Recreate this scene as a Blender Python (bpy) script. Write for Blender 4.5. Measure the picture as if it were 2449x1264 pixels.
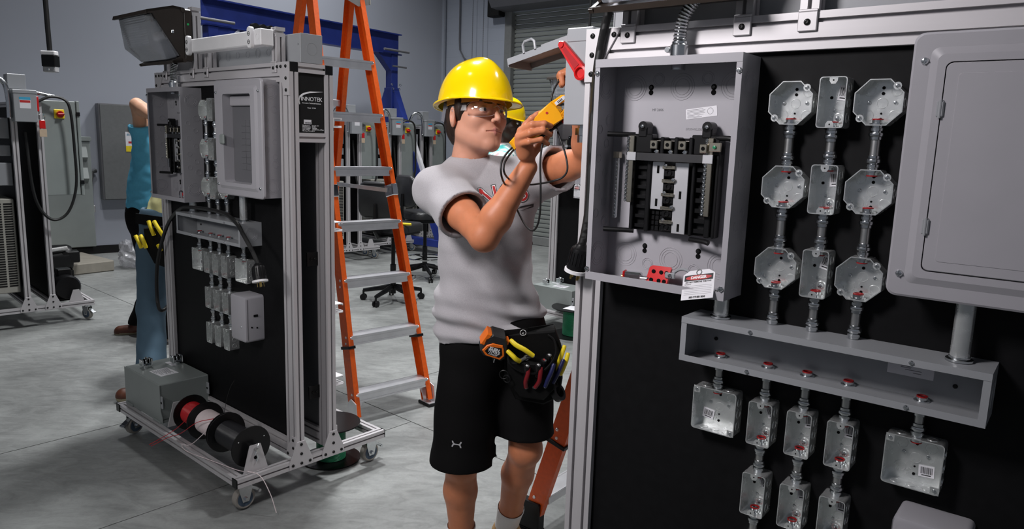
import bpy, bmesh, math, random
import numpy as np
from mathutils import Vector, Matrix
random.seed(7); np.random.seed(7)
for _o in list(bpy.data.objects): bpy.data.objects.remove(_o)
SC = bpy.context.scene
COL = SC.collection
R_ = math.radians
# ------------------------------------------------------------------ camera
CAM_H = 1.548
FPX, PITCH, ROLL = 1740.3, R_(9.605), R_(-1.822)
IMW, IMH = 2449.0, 1264.0
def cam_axes():
    fwd = Vector((0, math.cos(PITCH), -math.sin(PITCH))); rt = Vector((1, 0, 0)); dn = fwd.cross(rt)
    r2 = rt*math.cos(ROLL) + dn*math.sin(ROLL); d2 = dn*math.cos(ROLL) - rt*math.sin(ROLL)
    return r2, d2, fwd
CR, CD, CF = cam_axes()
cd = bpy.data.cameras.new('camera'); cam = bpy.data.objects.new('camera', cd); COL.objects.link(cam)
cam.matrix_world = Matrix(((CR.x, -CD.x, -CF.x, 0), (CR.y, -CD.y, -CF.y, 0), (CR.z, -CD.z, -CF.z, CAM_H), (0, 0, 0, 1)))
cd.sensor_fit = 'HORIZONTAL'; cd.sensor_width = 36.0; cd.lens = FPX/IMW*36.0
cd.clip_start = 0.05; cd.clip_end = 100
SC.camera = cam
def ray(px, py):
    return CR*((px-1224.5)/FPX) + CD*((py-632.0)/FPX) + CF
def at(px, py, Y):
    """surveyed point: image position -> world point at distance Y in front of the camera"""
    r = ray(px, py); return Vector((0, 0, CAM_H)) + r*(Y/r.y)
def fl(px, py, z=0.0):
    r = ray(px, py); return Vector((0, 0, CAM_H)) + r*((z-CAM_H)/r.z)
# ------------------------------------------------------------------ world, lights, exposure
SC.view_settings.view_transform = 'Standard'; SC.view_settings.look = 'None'
SC.view_settings.gamma = 1.0; SC.view_settings.use_curve_mapping = False
SC.view_settings.exposure = 0.0
W = bpy.data.worlds.new('world'); SC.world = W; W.use_nodes = True
W.node_tree.nodes['Background'].inputs[0].default_value = (0.80, 0.86, 1.0, 1)
W.node_tree.nodes['Background'].inputs[1].default_value = 0.15
def area(name, loc, target, size, power, color=(1, 1, 1), sizey=None, spread=180):
    l = bpy.data.lights.new(name, 'AREA'); l.energy = power; l.color = color; l.size = size
    if sizey: l.shape = 'RECTANGLE'; l.size_y = sizey
    l.spread = R_(spread)
    o = bpy.data.objects.new(name, l); COL.objects.link(o); o.location = loc
    o.rotation_euler = (Vector(target)-Vector(loc)).to_track_quat('-Z', 'Y').to_euler(); return o
# photographer's softbox, high and to the left of the camera
KEY = area('strobe_softbox', (-1.15, 0.80, 2.62), (0.12, 2.0, 1.55), 0.50, 17.2, (1.0, 0.96, 0.985), spread=104)
# second, weaker strobe far to the left, aimed across the left stand
FILL = area('strobe_left', (-2.9, 0.0, 2.7), (-1.0, 3.2, 1.35), 0.5, 4.6, (1.0, 0.98, 0.97), spread=60)
# ceiling lamp light is made in the lamps' own builder (bare area lights, no fixtures)
# ------------------------------------------------------------------ materials
MATS = {}
def mat(name, col, rough=0.5, metal=0.0, var=0.06, scale=30.0, bump=0.0, bscale=200.0, spec=0.5, coat=0.0, trans=0.0, ior=1.45, alpha=1.0, sheen=0.0, sss=0.0, stretch=None, rvar=0.0):
    if name in MATS: return MATS[name]
    m = bpy.data.materials.new(name); m.use_nodes = True; nt = m.node_tree; b = nt.nodes['Principled BSDF']
    b.inputs['Roughness'].default_value = rough; b.inputs['Metallic'].default_value = metal
    b.inputs['Specular IOR Level'].default_value = spec; b.inputs['IOR'].default_value = ior
    b.inputs['Coat Weight'].default_value = coat; b.inputs['Coat Roughness'].default_value = 0.06
    b.inputs['Transmission Weight'].default_value = trans; b.inputs['Alpha'].default_value = alpha
    if sheen: b.inputs['Sheen Weight'].default_value = sheen; b.inputs['Sheen Roughness'].default_value = 0.6
    if sss:
        b.inputs['Subsurface Weight'].default_value = sss; b.inputs['Subsurface Radius'].default_value = (0.012, 0.005, 0.003); b.inputs['Subsurface Scale'].default_value = 1.0
    tc = nt.nodes.new('ShaderNodeTexCoord'); src = tc.outputs['Object']
    if stretch:
        mp = nt.nodes.new('ShaderNodeMapping'); mp.inputs['Scale'].default_value = stretch; nt.links.new(src, mp.inputs['Vector']); src = mp.outputs['Vector']
    n = nt.nodes.new('ShaderNodeTexNoise'); n.inputs['Scale'].default_value = scale; n.inputs['Detail'].default_value = 5
    nt.links.new(src, n.inputs['Vector'])
    cr = nt.nodes.new('ShaderNodeValToRGB'); c = Vector(col[:3])
    lo = c*(1-var); hi = c*(1+var)
    cr.color_ramp.elements[0].position = 0.3; cr.color_ramp.elements[1].position = 0.7
    cr.color_ramp.elements[0].color = (*lo, 1); cr.color_ramp.elements[1].color = (min(hi[0], 1), min(hi[1], 1), min(hi[2], 1), 1)
    nt.links.new(n.outputs['Fac'], cr.inputs['Fac']); nt.links.new(cr.outputs['Color'], b.inputs['Base Color'])
    if rvar:
        mr = nt.nodes.new('ShaderNodeMapRange'); mr.inputs['To Min'].default_value = rough-rvar; mr.inputs['To Max'].default_value = rough+rvar
        nt.links.new(n.outputs['Fac'], mr.inputs['Value']); nt.links.new(mr.outputs['Result'], b.inputs['Roughness'])
    if bump:
        n2 = nt.nodes.new('ShaderNodeTexNoise'); n2.inputs['Scale'].default_value = bscale; n2.inputs['Detail'].default_value = 3; nt.links.new(src, n2.inputs['Vector'])
        bp = nt.nodes.new('ShaderNodeBump'); bp.inputs['Strength'].default_value = bump; bp.inputs['Distance'].default_value = 0.002
        nt.links.new(n2.outputs['Fac'], bp.inputs['Height']); nt.links.new(bp.outputs['Normal'], b.inputs['Normal'])
    MATS[name] = m; return m
ALU = mat('anodised_aluminium', (0.56, 0.54, 0.55), 0.45, 0.30, 0.03, 20, stretch=(1, 1, 0.1))
ALUB = mat('bright_aluminium', (0.74, 0.74, 0.76), 0.32, 0.65, 0.08, 14)
ZINC = mat('galvanised_steel', (0.80, 0.82, 0.81), 0.26, 0.78, 0.06, 55, rvar=0.06)
ZINCF = mat('zinc_fitting', (0.66, 0.68, 0.69), 0.2, 1.0, 0.08, 60)
STEEL = mat('steel_conduit', (0.55, 0.55, 0.54), 0.33, 0.95, 0.1, 60)
GREY = mat('grey_enamel', (0.37, 0.36, 0.385), 0.36, 0.0, 0.03, 8, bump=0.03, bscale=350)
GREYL = mat('light_grey_enamel', (0.30, 0.31, 0.325), 0.36, 0.0, 0.03, 8, bump=0.03, bscale=300)
GREYG = mat('green_grey_enamel', (0.25, 0.275, 0.265), 0.4, 0.0, 0.04, 8, bump=0.03, bscale=300)
GREYD = mat('dark_grey_enamel', (0.13, 0.13, 0.14), 0.4, 0.0, 0.04, 8)
PANEL = mat('black_panel', (0.0045, 0.0045, 0.005), 0.6, 0.0, 0.2, 40, spec=0.18)
BLACK = mat('black_plastic', (0.006, 0.006, 0.0065), 0.34, 0.0, 0.1, 40, spec=0.35)
BLACKM = mat('black_matt', (0.008, 0.008, 0.008), 0.7, 0.0, 0.1, 40, spec=0.3)
DARK = mat('dark_hole', (0.004, 0.004, 0.004), 0.8, spec=0.1)
RUBBER = mat('black_rubber_cord', (0.012, 0.012, 0.012), 0.48)
BOLT = mat('black_oxide_bolt', (0.018, 0.018, 0.018), 0.32, 0.5)
ORANGE = mat('orange_fibreglass', (0.80, 0.115, 0.010), 0.34, 0.0, 0.08, 60, coat=0.2)
YELLOW = mat('yellow_hat_plastic', (0.90, 0.62, 0.002), 0.16, 0.0, 0.01, 10, coat=0.5)
YELM = mat('yellow_tool_plastic', (0.90, 0.40, 0.008), 0.36, 0.0, 0.03, 30)
YELG = mat('yellow_grip', (0.80, 0.62, 0.02), 0.4)
RED = mat('red_plastic', (0.55, 0.012, 0.014), 0.35)
REDM = mat('red_enamel', (0.60, 0.010, 0.012), 0.18, coat=0.6)
BLUEP = mat('blue_paint', (0.018, 0.035, 0.21), 0.4, 0.0, 0.15, 6)
WHITE = mat('white_plastic', (0.80, 0.79, 0.80), 0.4, 0.0, 0.02)
PAPER = mat('white_label', (0.72, 0.71, 0.74), 0.55, 0.0, 0.03)
INK = mat('black_ink', (0.02, 0.02, 0.022), 0.6)
INKG = mat('grey_ink', (0.16, 0.16, 0.17), 0.6)
INKR = mat('red_ink', (0.48, 0.03, 0.03), 0.5)
INKW = mat('white_ink', (0.85, 0.85, 0.86), 0.5)
INKB = mat('blue_ink', (0.05, 0.35, 0.55), 0.5)
BROWN = mat('bronze_enamel', (0.030, 0.022, 0.017), 0.4, 0.0, 0.08, 30, bump=0.05, bscale=300)
BRASS = mat('brass', (0.75, 0.55, 0.18), 0.28, 1.0)
GOLD = mat('nickel_lug', (0.62, 0.57, 0.46), 0.25, 1.0)
GLASS = mat('prismatic_glass', (0.80, 0.84, 0.90), 0.18, 0.0, 0.02, trans=0.75, alpha=1.0)
def clear_mat(name, base, rough):
    m = bpy.data.materials.new(name); m.use_nodes = True; nt = m.node_tree; nt.nodes.remove(nt.nodes['Principled BSDF']); N = nt.nodes.new
    tr = N('ShaderNodeBsdfTransparent'); gl = N('ShaderNodeBsdfGlossy'); gl.inputs['Roughness'].default_value = rough; lw = N('ShaderNodeFresnel'); lw.inputs['IOR'].default_value = 1.55
    ad = N('ShaderNodeMath'); ad.operation = 'ADD'; ad.inputs[1].default_value = base; mx = N('ShaderNodeMixShader')
    nt.links.new(lw.outputs[0], ad.inputs[0]); nt.links.new(ad.outputs[0], mx.inputs[0]); nt.links.new(tr.outputs[0], mx.inputs[1]); nt.links.new(gl.outputs[0], mx.inputs[2]); nt.links.new(mx.outputs[0], nt.nodes['Material Output'].inputs[0]); return m
LENS = clear_mat('clear_polycarbonate', 0.05, 0.03)
CLEARB = mat('clear_plastic_bag', (0.5, 0.5, 0.53), 0.2, 0.0, 0.2, 25, alpha=0.45)
GREENW = mat('green_wire', (0.02, 0.22, 0.10), 0.35)
REDW = mat('red_wire', (0.50, 0.015, 0.02), 0.35, bump=0.0)
WHITEW = mat('white_wire', (0.72, 0.62, 0.62), 0.4)
BLACKW = mat('black_wire', (0.016, 0.016, 0.018), 0.3)
CLOTHG = mat('heather_grey_jersey', (0.385, 0.37, 0.385), 0.9, 0.0, 0.10, 420, bump=0.25, bscale=900, sheen=0.2, spec=0.2)
CLOTHK = mat('black_polyester', (0.0042, 0.004, 0.0042), 0.8, 0.0, 0.1, 200, spec=0.12)
NYLON = mat('black_nylon', (0.004, 0.004, 0.004), 0.65, 0.0, 0.2, 300, bump=0.3, bscale=700, spec=0.15)
CLOTHW = mat('white_rib_sock', (0.72, 0.70, 0.69), 0.9, 0.0, 0.04, 200)
CLOTHB = mat('light_blue_cotton', (0.10, 0.42, 0.62), 0.85, 0.0, 0.06, 60)
CLOTHY = mat('pale_yellow_cotton', (0.78, 0.74, 0.36), 0.85, 0.0, 0.04, 60)
DENIM = mat('blue_denim', (0.075, 0.13, 0.18), 0.85, 0.0, 0.22, 2.5, bump=0.2, bscale=500)
LEATHER = mat('brown_leather', (0.11, 0.035, 0.018), 0.45, 0.0, 0.2, 20)
TAN = mat('tan_suede', (0.42, 0.26, 0.12), 0.8)
SOLE = mat('gum_sole', (0.34, 0.30, 0.20), 0.7)
SKIN = mat('tanned_skin', (0.52, 0.19, 0.092), 0.46, 0.0, 0.07, 30, bump=0.06, bscale=500, sss=0.12, spec=0.4)
SKINL = mat('face_skin', (0.60, 0.295, 0.20), 0.44, 0.0, 0.06, 22, bump=0.05, bscale=600, sss=0.15, spec=0.4)
SKINP = mat('fair_skin', (0.62, 0.34, 0.22), 0.5, 0.0, 0.05, 20)
THROAT = mat('red_throat_plastic', (0.30, 0.008, 0.010), 0.4)
SKIND = mat('dark_skin', (0.045, 0.020, 0.012), 0.42, 0.0, 0.1, 30)
LIPS = mat('lip_skin', (0.50, 0.20, 0.165), 0.38, sss=0.1)
LIPSD = mat('dark_lip_skin', (0.07, 0.025, 0.02), 0.4)
HAIR = mat('dark_brown_hair', (0.022, 0.011, 0.007), 0.5, 0.0, 0.5, 60, bump=0.9, bscale=260, stretch=(1, 1, 0.15))
HAIRK = mat('black_hair', (0.008, 0.007, 0.007), 0.6, bump=0.8, bscale=300)
EYEW = mat('eye_white', (0.75, 0.72, 0.70), 0.15, 0.0, 0.02)
IRIS = mat('brown_iris', (0.035, 0.018, 0.010), 0.1)
RUBW = mat('grey_wheel_rubber', (0.30, 0.28, 0.25), 0.6)
WHEELB = mat('blue_grey_hub', (0.06, 0.09, 0.13), 0.5)
CHAIRV = mat('black_vinyl', (0.018, 0.018, 0.019), 0.35, 0.0, 0.1, 60, bump=0.1, bscale=300)
CONC = mat('concrete_pad', (0.27, 0.25, 0.21), 0.8, 0.0, 0.1, 12)
CHROME = mat('chrome', (0.75, 0.75, 0.76), 0.08, 1.0, 0.0)
# ------------------------------------------------------------------ mesh builder
def basis(d):
    d = Vector(d).normalized(); a = Vector((0, 0, 1)) if abs(d.z) < 0.9 else Vector((1, 0, 0))
    x = a.cross(d).normalized(); return x, d.cross(x).normalized(), d
class MB:
    def __init__(s): s.v = []; s.f = []; s.m = []; s.cur = 0
    def add(s, vs, fs):
        o = len(s.v); s.v += [tuple(v) for v in vs]
        for f in fs: s.f.append(tuple(i+o for i in f)); s.m.append(s.cur)
        return s
    def box(s, x0, x1, y0, y1, z0, z1):
        return s.add([(x0,y0,z0),(x1,y0,z0),(x1,y1,z0),(x0,y1,z0),(x0,y0,z1),(x1,y0,z1),(x1,y1,z1),(x0,y1,z1)],
                     [(0,3,2,1),(4,5,6,7),(0,1,5,4),(1,2,6,5),(2,3,7,6),(3,0,4,7)])
    def cbox(s, x0, x1, y0, y1, z0, z1, c=0.003):
        vs = []; 
        cx, cy, cz = (x0+x1)/2, (y0+y1)/2, (z0+z1)/2; hx, hy, hz = (x1-x0)/2, (y1-y0)/2, (z1-z0)/2; c = min(c, hx*.9, hy*.9, hz*.9)
        idx = {}
        for sx in (-1, 1):
            for sy in (-1, 1):
                for sz in (-1, 1):
                    for a in range(3):
                        h = [hx-c, hy-c, hz-c]; h[a] = (hx, hy, hz)[a]
                        idx[(sx, sy, sz, a)] = len(vs); vs.append((cx+sx*h[0], cy+sy*h[1], cz+sz*h[2]))
        fs = []
        for a in range(3):
            b, d = (a+1) % 3, (a+2) % 3
            for sg in (-1, 1):
                q = []
                for (p, r) in ((-1,-1),(1,-1),(1,1),(-1,1)):
                    t = [0,0,0]; t[a] = sg; t[b] = p; t[d] = r; q.append(idx[(*t, a)])
                fs.append(q if sg > 0 else q[::-1])
            for p in (-1, 1):
                for r in (-1, 1):
                    t0 = [0,0,0]; t1 = [0,0,0]; t0[b] = t1[b] = p; t0[d] = t1[d] = r; t0[a] = -1; t1[a] = 1
                    q = [idx[(*t0, b)], idx[(*t1, b)], idx[(*t1, d)], idx[(*t0, d)]]
                    fs.append(q if p*r < 0 else q[::-1])
        for sx in (-1, 1):
            for sy in (-1, 1):
                for sz in (-1, 1):
                    q = [idx[(sx, sy, sz, a)] for a in range(3)]
                    fs.append(q if sx*sy*sz > 0 else q[::-1])
        return s.add(vs, fs)
    def bar(s, p0, p1, w, h, up=(0, 0, 1)):
        p0, p1 = Vector(p0), Vector(p1); d = (p1-p0).normalized(); x = d.cross(Vector(up))
        if x.length < 1e-4: x = Vector((1, 0, 0))
        x.normalize(); y = x.cross(d); vs = []
        for p in (p0, p1):
            for a, b in ((-1,-1),(1,-1),(1,1),(-1,1)): vs.append(p + x*(a*w/2) + y*(b*h/2))
        return s.add(vs, [(0,1,2,3)[::-1],(4,5,6,7),(0,1,5,4),(1,2,6,5),(2,3,7,6),(3,0,4,7)])
    def cyl(s, p0, p1, r, r1=None, n=16, cap=True):
        r1 = r if r1 is None else r1; p0, p1 = Vector(p0), Vector(p1); x, y, d = basis(p1-p0); vs = []
        for p, q in ((p0, r), (p1, r1)):
            for i in range(n): a = 2*math.pi*i/n; vs.append(p + x*(q*math.cos(a)) + y*(q*math.sin(a)))
        fs = [(i, (i+1) % n, n+(i+1) % n, n+i) for i in range(n)]
        if cap: fs += [tuple(range(n))[::-1], tuple(range(n, 2*n))]
        return s.add(vs, fs)
    def lathe(s, prof, p0=(0, 0, 0), d=(0, 0, 1), n=16, cap=True):
        """prof: (radius, height along d)"""
        p0 = Vector(p0); x, y, d = basis(d); vs = []
        for r, h in prof:
            for i in range(n): a = 2*math.pi*i/n; vs.append(p0 + d*h + x*(r*math.cos(a)) + y*(r*math.sin(a)))
        fs = []
        for j in range(len(prof)-1):
            for i in range(n): fs.append((j*n+i, j*n+(i+1) % n, (j+1)*n+(i+1) % n, (j+1)*n+i))
        if cap:
            if prof[0][0] > 1e-5: fs.append(tuple(range(n))[::-1])
            if prof[-1][0] > 1e-5: k = (len(prof)-1)*n; fs.append(tuple(range(k, k+n)))
        return s.add(vs, fs)
    def tube(s, pts, r, n=8, cap=True, closed=False, rad=None):
        P = [Vector(p) for p in pts]; m = len(P); vs = []; prev = None
        for i in range(m):
            if closed: t = P[(i+1) % m]-P[i-1]
            else: t = P[min(i+1, m-1)]-P[max(i-1, 0)]
            t.normalize()
            if prev is None: x, y, _ = basis(t)
            else:
                x = prev - t*prev.dot(t)
                if x.length < 1e-6: x = basis(t)[0]
                x.normalize(); y = t.cross(x)
            prev = x; rr = rad[i] if rad else r
            for k in range(n): a = 2*math.pi*k/n; vs.append(P[i] + x*(rr*math.cos(a)) + y*(rr*math.sin(a)))
        fs = []
        for j in range(m if closed else m-1):
            j2 = (j+1) % m
            for k in range(n): fs.append((j*n+k, j*n+(k+1) % n, j2*n+(k+1) % n, j2*n+k))
        if cap and not closed: fs += [tuple(range(n))[::-1], tuple(range((m-1)*n, m*n))]
        return s.add(vs, fs)
    def torus(s, c, d, R, r, n=28, m=6, a0=0, a1=2*math.pi):
        x, y, d = basis(d); c = Vector(c); full = abs(a1-a0) > 6.28
        k = n if full else n+1
        return s.tube([c + x*(R*math.cos(a0+(a1-a0)*i/n)) + y*(R*math.sin(a0+(a1-a0)*i/n)) for i in range(k)], r, m, closed=full)
    def prism(s, poly, o, ax, ay, az, h):
        """polygon in plane (o; ax, ay) extruded by h along az"""
        o, ax, ay, az = Vector(o), Vector(ax), Vector(ay), Vector(az); n = len(poly)
        vs = [o+ax*a+ay*b for a, b in poly] + [o+ax*a+ay*b+az*h for a, b in poly]
        fs = [(i, (i+1) % n, n+(i+1) % n, n+i) for i in range(n)] + [tuple(range(n))[::-1], tuple(range(n, 2*n))]
        return s.add(vs, fs)
    def slab(s, outer, o, ax, ay, az, h, rnd):
        """polygon slab with a chamfered front edge (front = +az)"""
        o, ax, ay, az = Vector(o), Vector(ax), Vector(ay), Vector(az); n = len(outer)
        cx = sum(p[0] for p in outer)/n; cy = sum(p[1] for p in outer)/n
        def ins(p, t):
            dx, dy = p[0]-cx, p[1]-cy; L = math.hypot(dx, dy) or 1; return (p[0]-dx/L*t, p[1]-dy/L*t)
        rings = [(outer, 0), (outer, h-rnd), ([ins(p, rnd) for p in outer], h)]
        vs = [o+ax*a+ay*b+az*t for pl, t in rings for a, b in pl]; fs = []
        for j in range(2):
            for i in range(n): fs.append((j*n+i, j*n+(i+1) % n, (j+1)*n+(i+1) % n, (j+1)*n+i))
        fs += [tuple(range(n))[::-1], tuple(range(2*n, 3*n))]
        return s.add(vs, fs)
    def rev(s):
        s.f = [f[::-1] for f in s.f]; return s
    def mesh(s, name, smooth=None):
        me = bpy.data.meshes.new(name); me.from_pydata(s.v, [], s.f)
        me.polygons.foreach_set('material_index', s.m)
        bm = bmesh.new(); bm.from_mesh(me); bmesh.ops.recalc_face_normals(bm, faces=bm.faces); bm.to_mesh(me); bm.free()
        if smooth is not None and len(me.polygons):
            me.polygons.foreach_set('use_smooth', [True]*len(me.polygons)); me.set_sharp_from_angle(angle=R_(smooth))
        me.update(); return me
def rrect(x0, x1, y0, y1, r, n=5):
    P = []
    for cx, cy, a in ((x1-r, y0+r, -90), (x1-r, y1-r, 0), (x0+r, y1-r, 90), (x0+r, y0+r, 180)):
        for i in range(n+1): t = R_(a+90*i/n); P.append((cx+r*math.cos(t), cy+r*math.sin(t)))
    return P
MESH = {}
def M(key, fn, smooth=32):
    """cached mesh"""
    if key not in MESH:
        mb = MB(); fn(mb); MESH[key] = mb.mesh(key if isinstance(key, str) else key[0], smooth)
    return MESH[key]
def ob(name, me, m, parent=None, loc=(0, 0, 0), rot=(0, 0, 0), scale=None):
    if isinstance(me, MB): me = me.mesh(name, 32)
    if m is not None and not len(me.materials):
        for k in (m if isinstance(m, (list, tuple)) else [m]): me.materials.append(k)
    elif m is not None:
        k0 = m[0] if isinstance(m, (list, tuple)) else m
        if me.materials[0] != k0:
            me = me.copy(); me.materials.clear()
            for k in (m if isinstance(m, (list, tuple)) else [m]): me.materials.append(k)
    o = bpy.data.objects.new(name, me); COL.objects.link(o); o.location = loc; o.rotation_euler = rot
    if scale: o.scale = scale
    if parent: o.parent = parent
    return o
def part(name, fn, m, parent, smooth=32, **kw):
    mb = MB(); fn(mb); return ob(name, mb.mesh(name, smooth), m, parent, **kw)
def tag(o, label, cat, group=None, kind=None):
    o['label'] = label; o['category'] = cat
    if group: o['group'] = group
    if kind: o['kind'] = kind
    return o
class Frame:
    """local frame of a stand: x along panel, y into the stand, z up"""
    def __init__(s, x, y, a, z=0): s.o = Vector((x, y, z)); s.a = a; s.M = Matrix.Translation(s.o) @ Matrix.Rotation(a, 4, 'Z')
    def p(s, u, w, z): return s.M @ Vector((u, -w, z))
WORLD = Frame(0, 0, 0)
def iw(fr, px, py, w):
    r = ray(px, py); n = Vector((math.sin(fr.a), -math.cos(fr.a), 0)); c = Vector((0, 0, CAM_H)); d = (n.dot(fr.o)+w-n.dot(c))/n.dot(r)
    q = fr.M.inverted() @ (c+r*d); return Vector((q.x, -q.y, q.z))
def V(fr_uvw): return Vector((fr_uvw[0], -fr_uvw[1], fr_uvw[2]))
def thing(name, label, cat, fr=WORLD, loc=(0, 0, 0), group=None, rz=0.0):
    """loc = (u, w, z) in the frame, w outward"""
    o = bpy.data.objects.new(name, None); COL.objects.link(o); o.empty_display_size = 0.05
    o.location = fr.p(*loc); o.rotation_euler = (0, 0, fr.a+rz)
    return tag(o, label, cat, group)
def text_mesh(s, size, align='CENTER', ext=0.0003, bold=0.0, shear=0.0, key=None):
    k = key or ('text', s, size, align, bold)
    if k in MESH: return MESH[k]
    c = bpy.data.curves.new('t', 'FONT'); c.body = s; c.size = size; c.align_x = align; c.align_y = 'CENTER'; c.extrude = ext; c.offset = bold; c.shear = shear; c.resolution_u = 3
    o = bpy.data.objects.new('t', c); COL.objects.link(o); bpy.context.view_layer.update()
    me = bpy.data.meshes.new_from_object(o.evaluated_get(bpy.context.evaluated_depsgraph_get()))
    bpy.data.objects.remove(o); bpy.data.curves.remove(c); me.materials.clear(); me.name = 'lettering'; MESH[k] = me; return me
def text(name, s, size, m, parent, loc, rot=(math.pi/2, 0, 0), **kw):
    return ob(name, text_mesh(s, size, **kw), m, parent, loc, rot)
# T-slot extrusion section
def tslot(w=0.0381):
    h = w/2; s = 0.0042; d = 0.0115; t = 0.0045; e = 0.0095
    q = [(h, -h), (h, -s), (h-t, -s), (h-t, -e), (h-d, -s*1.1), (h-d, s*1.1), (h-t, e), (h-t, s), (h, s)]
    P = []
    for k in range(4):
        c, sn = math.cos(k*math.pi/2), math.sin(k*math.pi/2); P += [(a*c-b*sn, a*sn+b*c) for a, b in q]
    return P
TS = tslot()
def ext(mb, p0, p1):
    p0, p1 = Vector(p0), Vector(p1); d = (p1-p0)
    if abs(d.z) > 0.5*d.length: ax, ay = (1, 0, 0), (0, 1, 0)
    elif abs(d.x) > abs(d.y): ax, ay = (0, 1, 0), (0, 0, 1)
    else: ax, ay = (1, 0, 0), (0, 0, 1)
    mb.prism(TS, p0, ax, ay, d.normalized(), d.length)
def spline(pts, n=8):
    """Catmull-Rom through points"""
    P = [Vector(p) for p in pts]; Q = [P[0]*2-P[1]] + P + [P[-1]*2-P[-2]]; out = []
    for i in range(1, len(Q)-2):
        for k in range(n):
            t = k/n; a, b, c, d = Q[i-1], Q[i], Q[i+1], Q[i+2]
            out.append(0.5*((2*b)+(c-a)*t+(2*a-5*b+4*c-d)*t*t+(3*b-a-3*c+d)*t**3))
    return out + [P[-1]]
# ------------------------------------------------------------------ room
def node_mat(name):
    m = bpy.data.materials.new(name); m.use_nodes = True; return m, m.node_tree, m.node_tree.nodes['Principled BSDF']
def floor_material():
    m, nt, b = node_mat('trowelled_concrete'); N = nt.nodes.new; L = nt.links.new
    g = N('ShaderNodeNewGeometry')
    def noise(sc, det, rough=0.6, dist=0.0, st=None):
        n = N('ShaderNodeTexNoise'); n.inputs['Scale'].default_value = sc; n.inputs['Detail'].default_value = det; n.inputs['Roughness'].default_value = rough; n.inputs['Distortion'].default_value = dist
        if st:
            mp = N('ShaderNodeMapping'); mp.inputs['Scale'].default_value = st; mp.inputs['Rotation'].default_value = (0, 0, 0.6); L(g.outputs['Position'], mp.inputs['Vector']); L(mp.outputs['Vector'], n.inputs['Vector'])
        else: L(g.outputs['Position'], n.inputs['Vector'])
        return n
    def ramp(n, a, ca, bb, cb):
        r = N('ShaderNodeValToRGB'); r.color_ramp.elements[0].position = a; r.color_ramp.elements[0].color = (*ca, 1); r.color_ramp.elements[1].position = bb; r.color_ramp.elements[1].color = (*cb, 1); L(n.outputs['Fac'], r.inputs['Fac']); return r
    def mul(a, bb, f=1.0):
        x = N('ShaderNodeMix'); x.data_type = 'RGBA'; x.blend_type = 'MULTIPLY'; x.inputs['Factor'].default_value = f
        L(a, x.inputs['A']); L(bb, x.inputs['B']); return x.outputs['Result']
    c1 = ramp(noise(1.3, 6, 0.62, 0.8), 0.34, (0.215, 0.222, 0.216), 0.66, (0.335, 0.345, 0.335))
    c2 = ramp(noise(5.0, 8, 0.7, 1.5, (1.0, 2.6, 1)), 0.36, (0.66, 0.66, 0.66), 0.58, (1, 1, 1))
    c3 = ramp(noise(60, 4), 0.3, (0.88, 0.88, 0.88), 0.7, (1, 1, 1))
    col = mul(mul(c1.outputs['Color'], c2.outputs['Color'], 0.75), c3.outputs['Color'])
    L(col, b.inputs['Base Color'])
    rr = ramp(noise(3, 5), 0.3, (0.30,)*3, 0.7, (0.52,)*3); L(rr.outputs['Color'], b.inputs['Roughness'])
    b.inputs['Specular IOR Level'].default_value = 0.35
    return m
def wall_material(name, col, blocks=False):
    m, nt, b = node_mat(name); N = nt.nodes.new; L = nt.links.new
    tc = N('ShaderNodeTexCoord'); n = N('ShaderNodeTexNoise'); n.inputs['Scale'].default_value = 0.8; n.inputs['Detail'].default_value = 5; L(tc.outputs['Object'], n.inputs['Vector'])
    r = N('ShaderNodeValToRGB'); c = Vector(col); r.color_ramp.elements[0].color = (*(c*0.93), 1); r.color_ramp.elements[1].color = (*(c*1.05), 1); L(n.outputs['Fac'], r.inputs['Fac']); L(r.outputs['Color'], b.inputs['Base Color'])
    b.inputs['Roughness'].default_value = 0.55; b.inputs['Specular IOR Level'].default_value = 0.25
    if blocks:
        mp = N('ShaderNodeMapping'); mp.inputs['Rotation'].default_value = (math.pi/2, 0, 0); L(tc.outputs['Object'], mp.inputs['Vector'])
        bk = N('ShaderNodeTexBrick'); bk.inputs['Scale'].default_value = 1.0; bk.inputs['Brick Width'].default_value = 0.405; bk.inputs['Row Height'].default_value = 0.2025; bk.inputs['Mortar Size'].default_value = 0.006
        L(mp.outputs['Vector'], bk.inputs['Vector']); bp = N('ShaderNodeBump'); bp.inputs['Strength'].default_value = 0.5; bp.inputs['Distance'].default_value = 0.004; bp.invert = True
        L(bk.outputs['Fac'], bp.inputs['Height']); L(bp.outputs['Normal'], b.inputs['Normal'])
    return m
FLOORM = floor_material(); WALLM = wall_material('blue_grey_wall_paint', (0.40, 0.42, 0.475)); BLOCKM = wall_material('painted_block', (0.37, 0.40, 0.46), True)
DOORM = mat('door_slat_enamel', (0.235, 0.25, 0.235), 0.36, 0.0, 0.04, 3)
JAMB = mat('door_guide_grey', (0.20, 0.205, 0.20), 0.5)
def struct(o): o['kind'] = 'structure'; return o
CORNER = Vector((-1.25, 12.2, 0))
WL = (CORNER - Vector((-5.04, 9.11, 0))).normalized()            # along left wall, towards the corner
WD = Vector((0.7793, -0.6266, 0))                                # along door wall, away from the corner
ZC = 6.2
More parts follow.
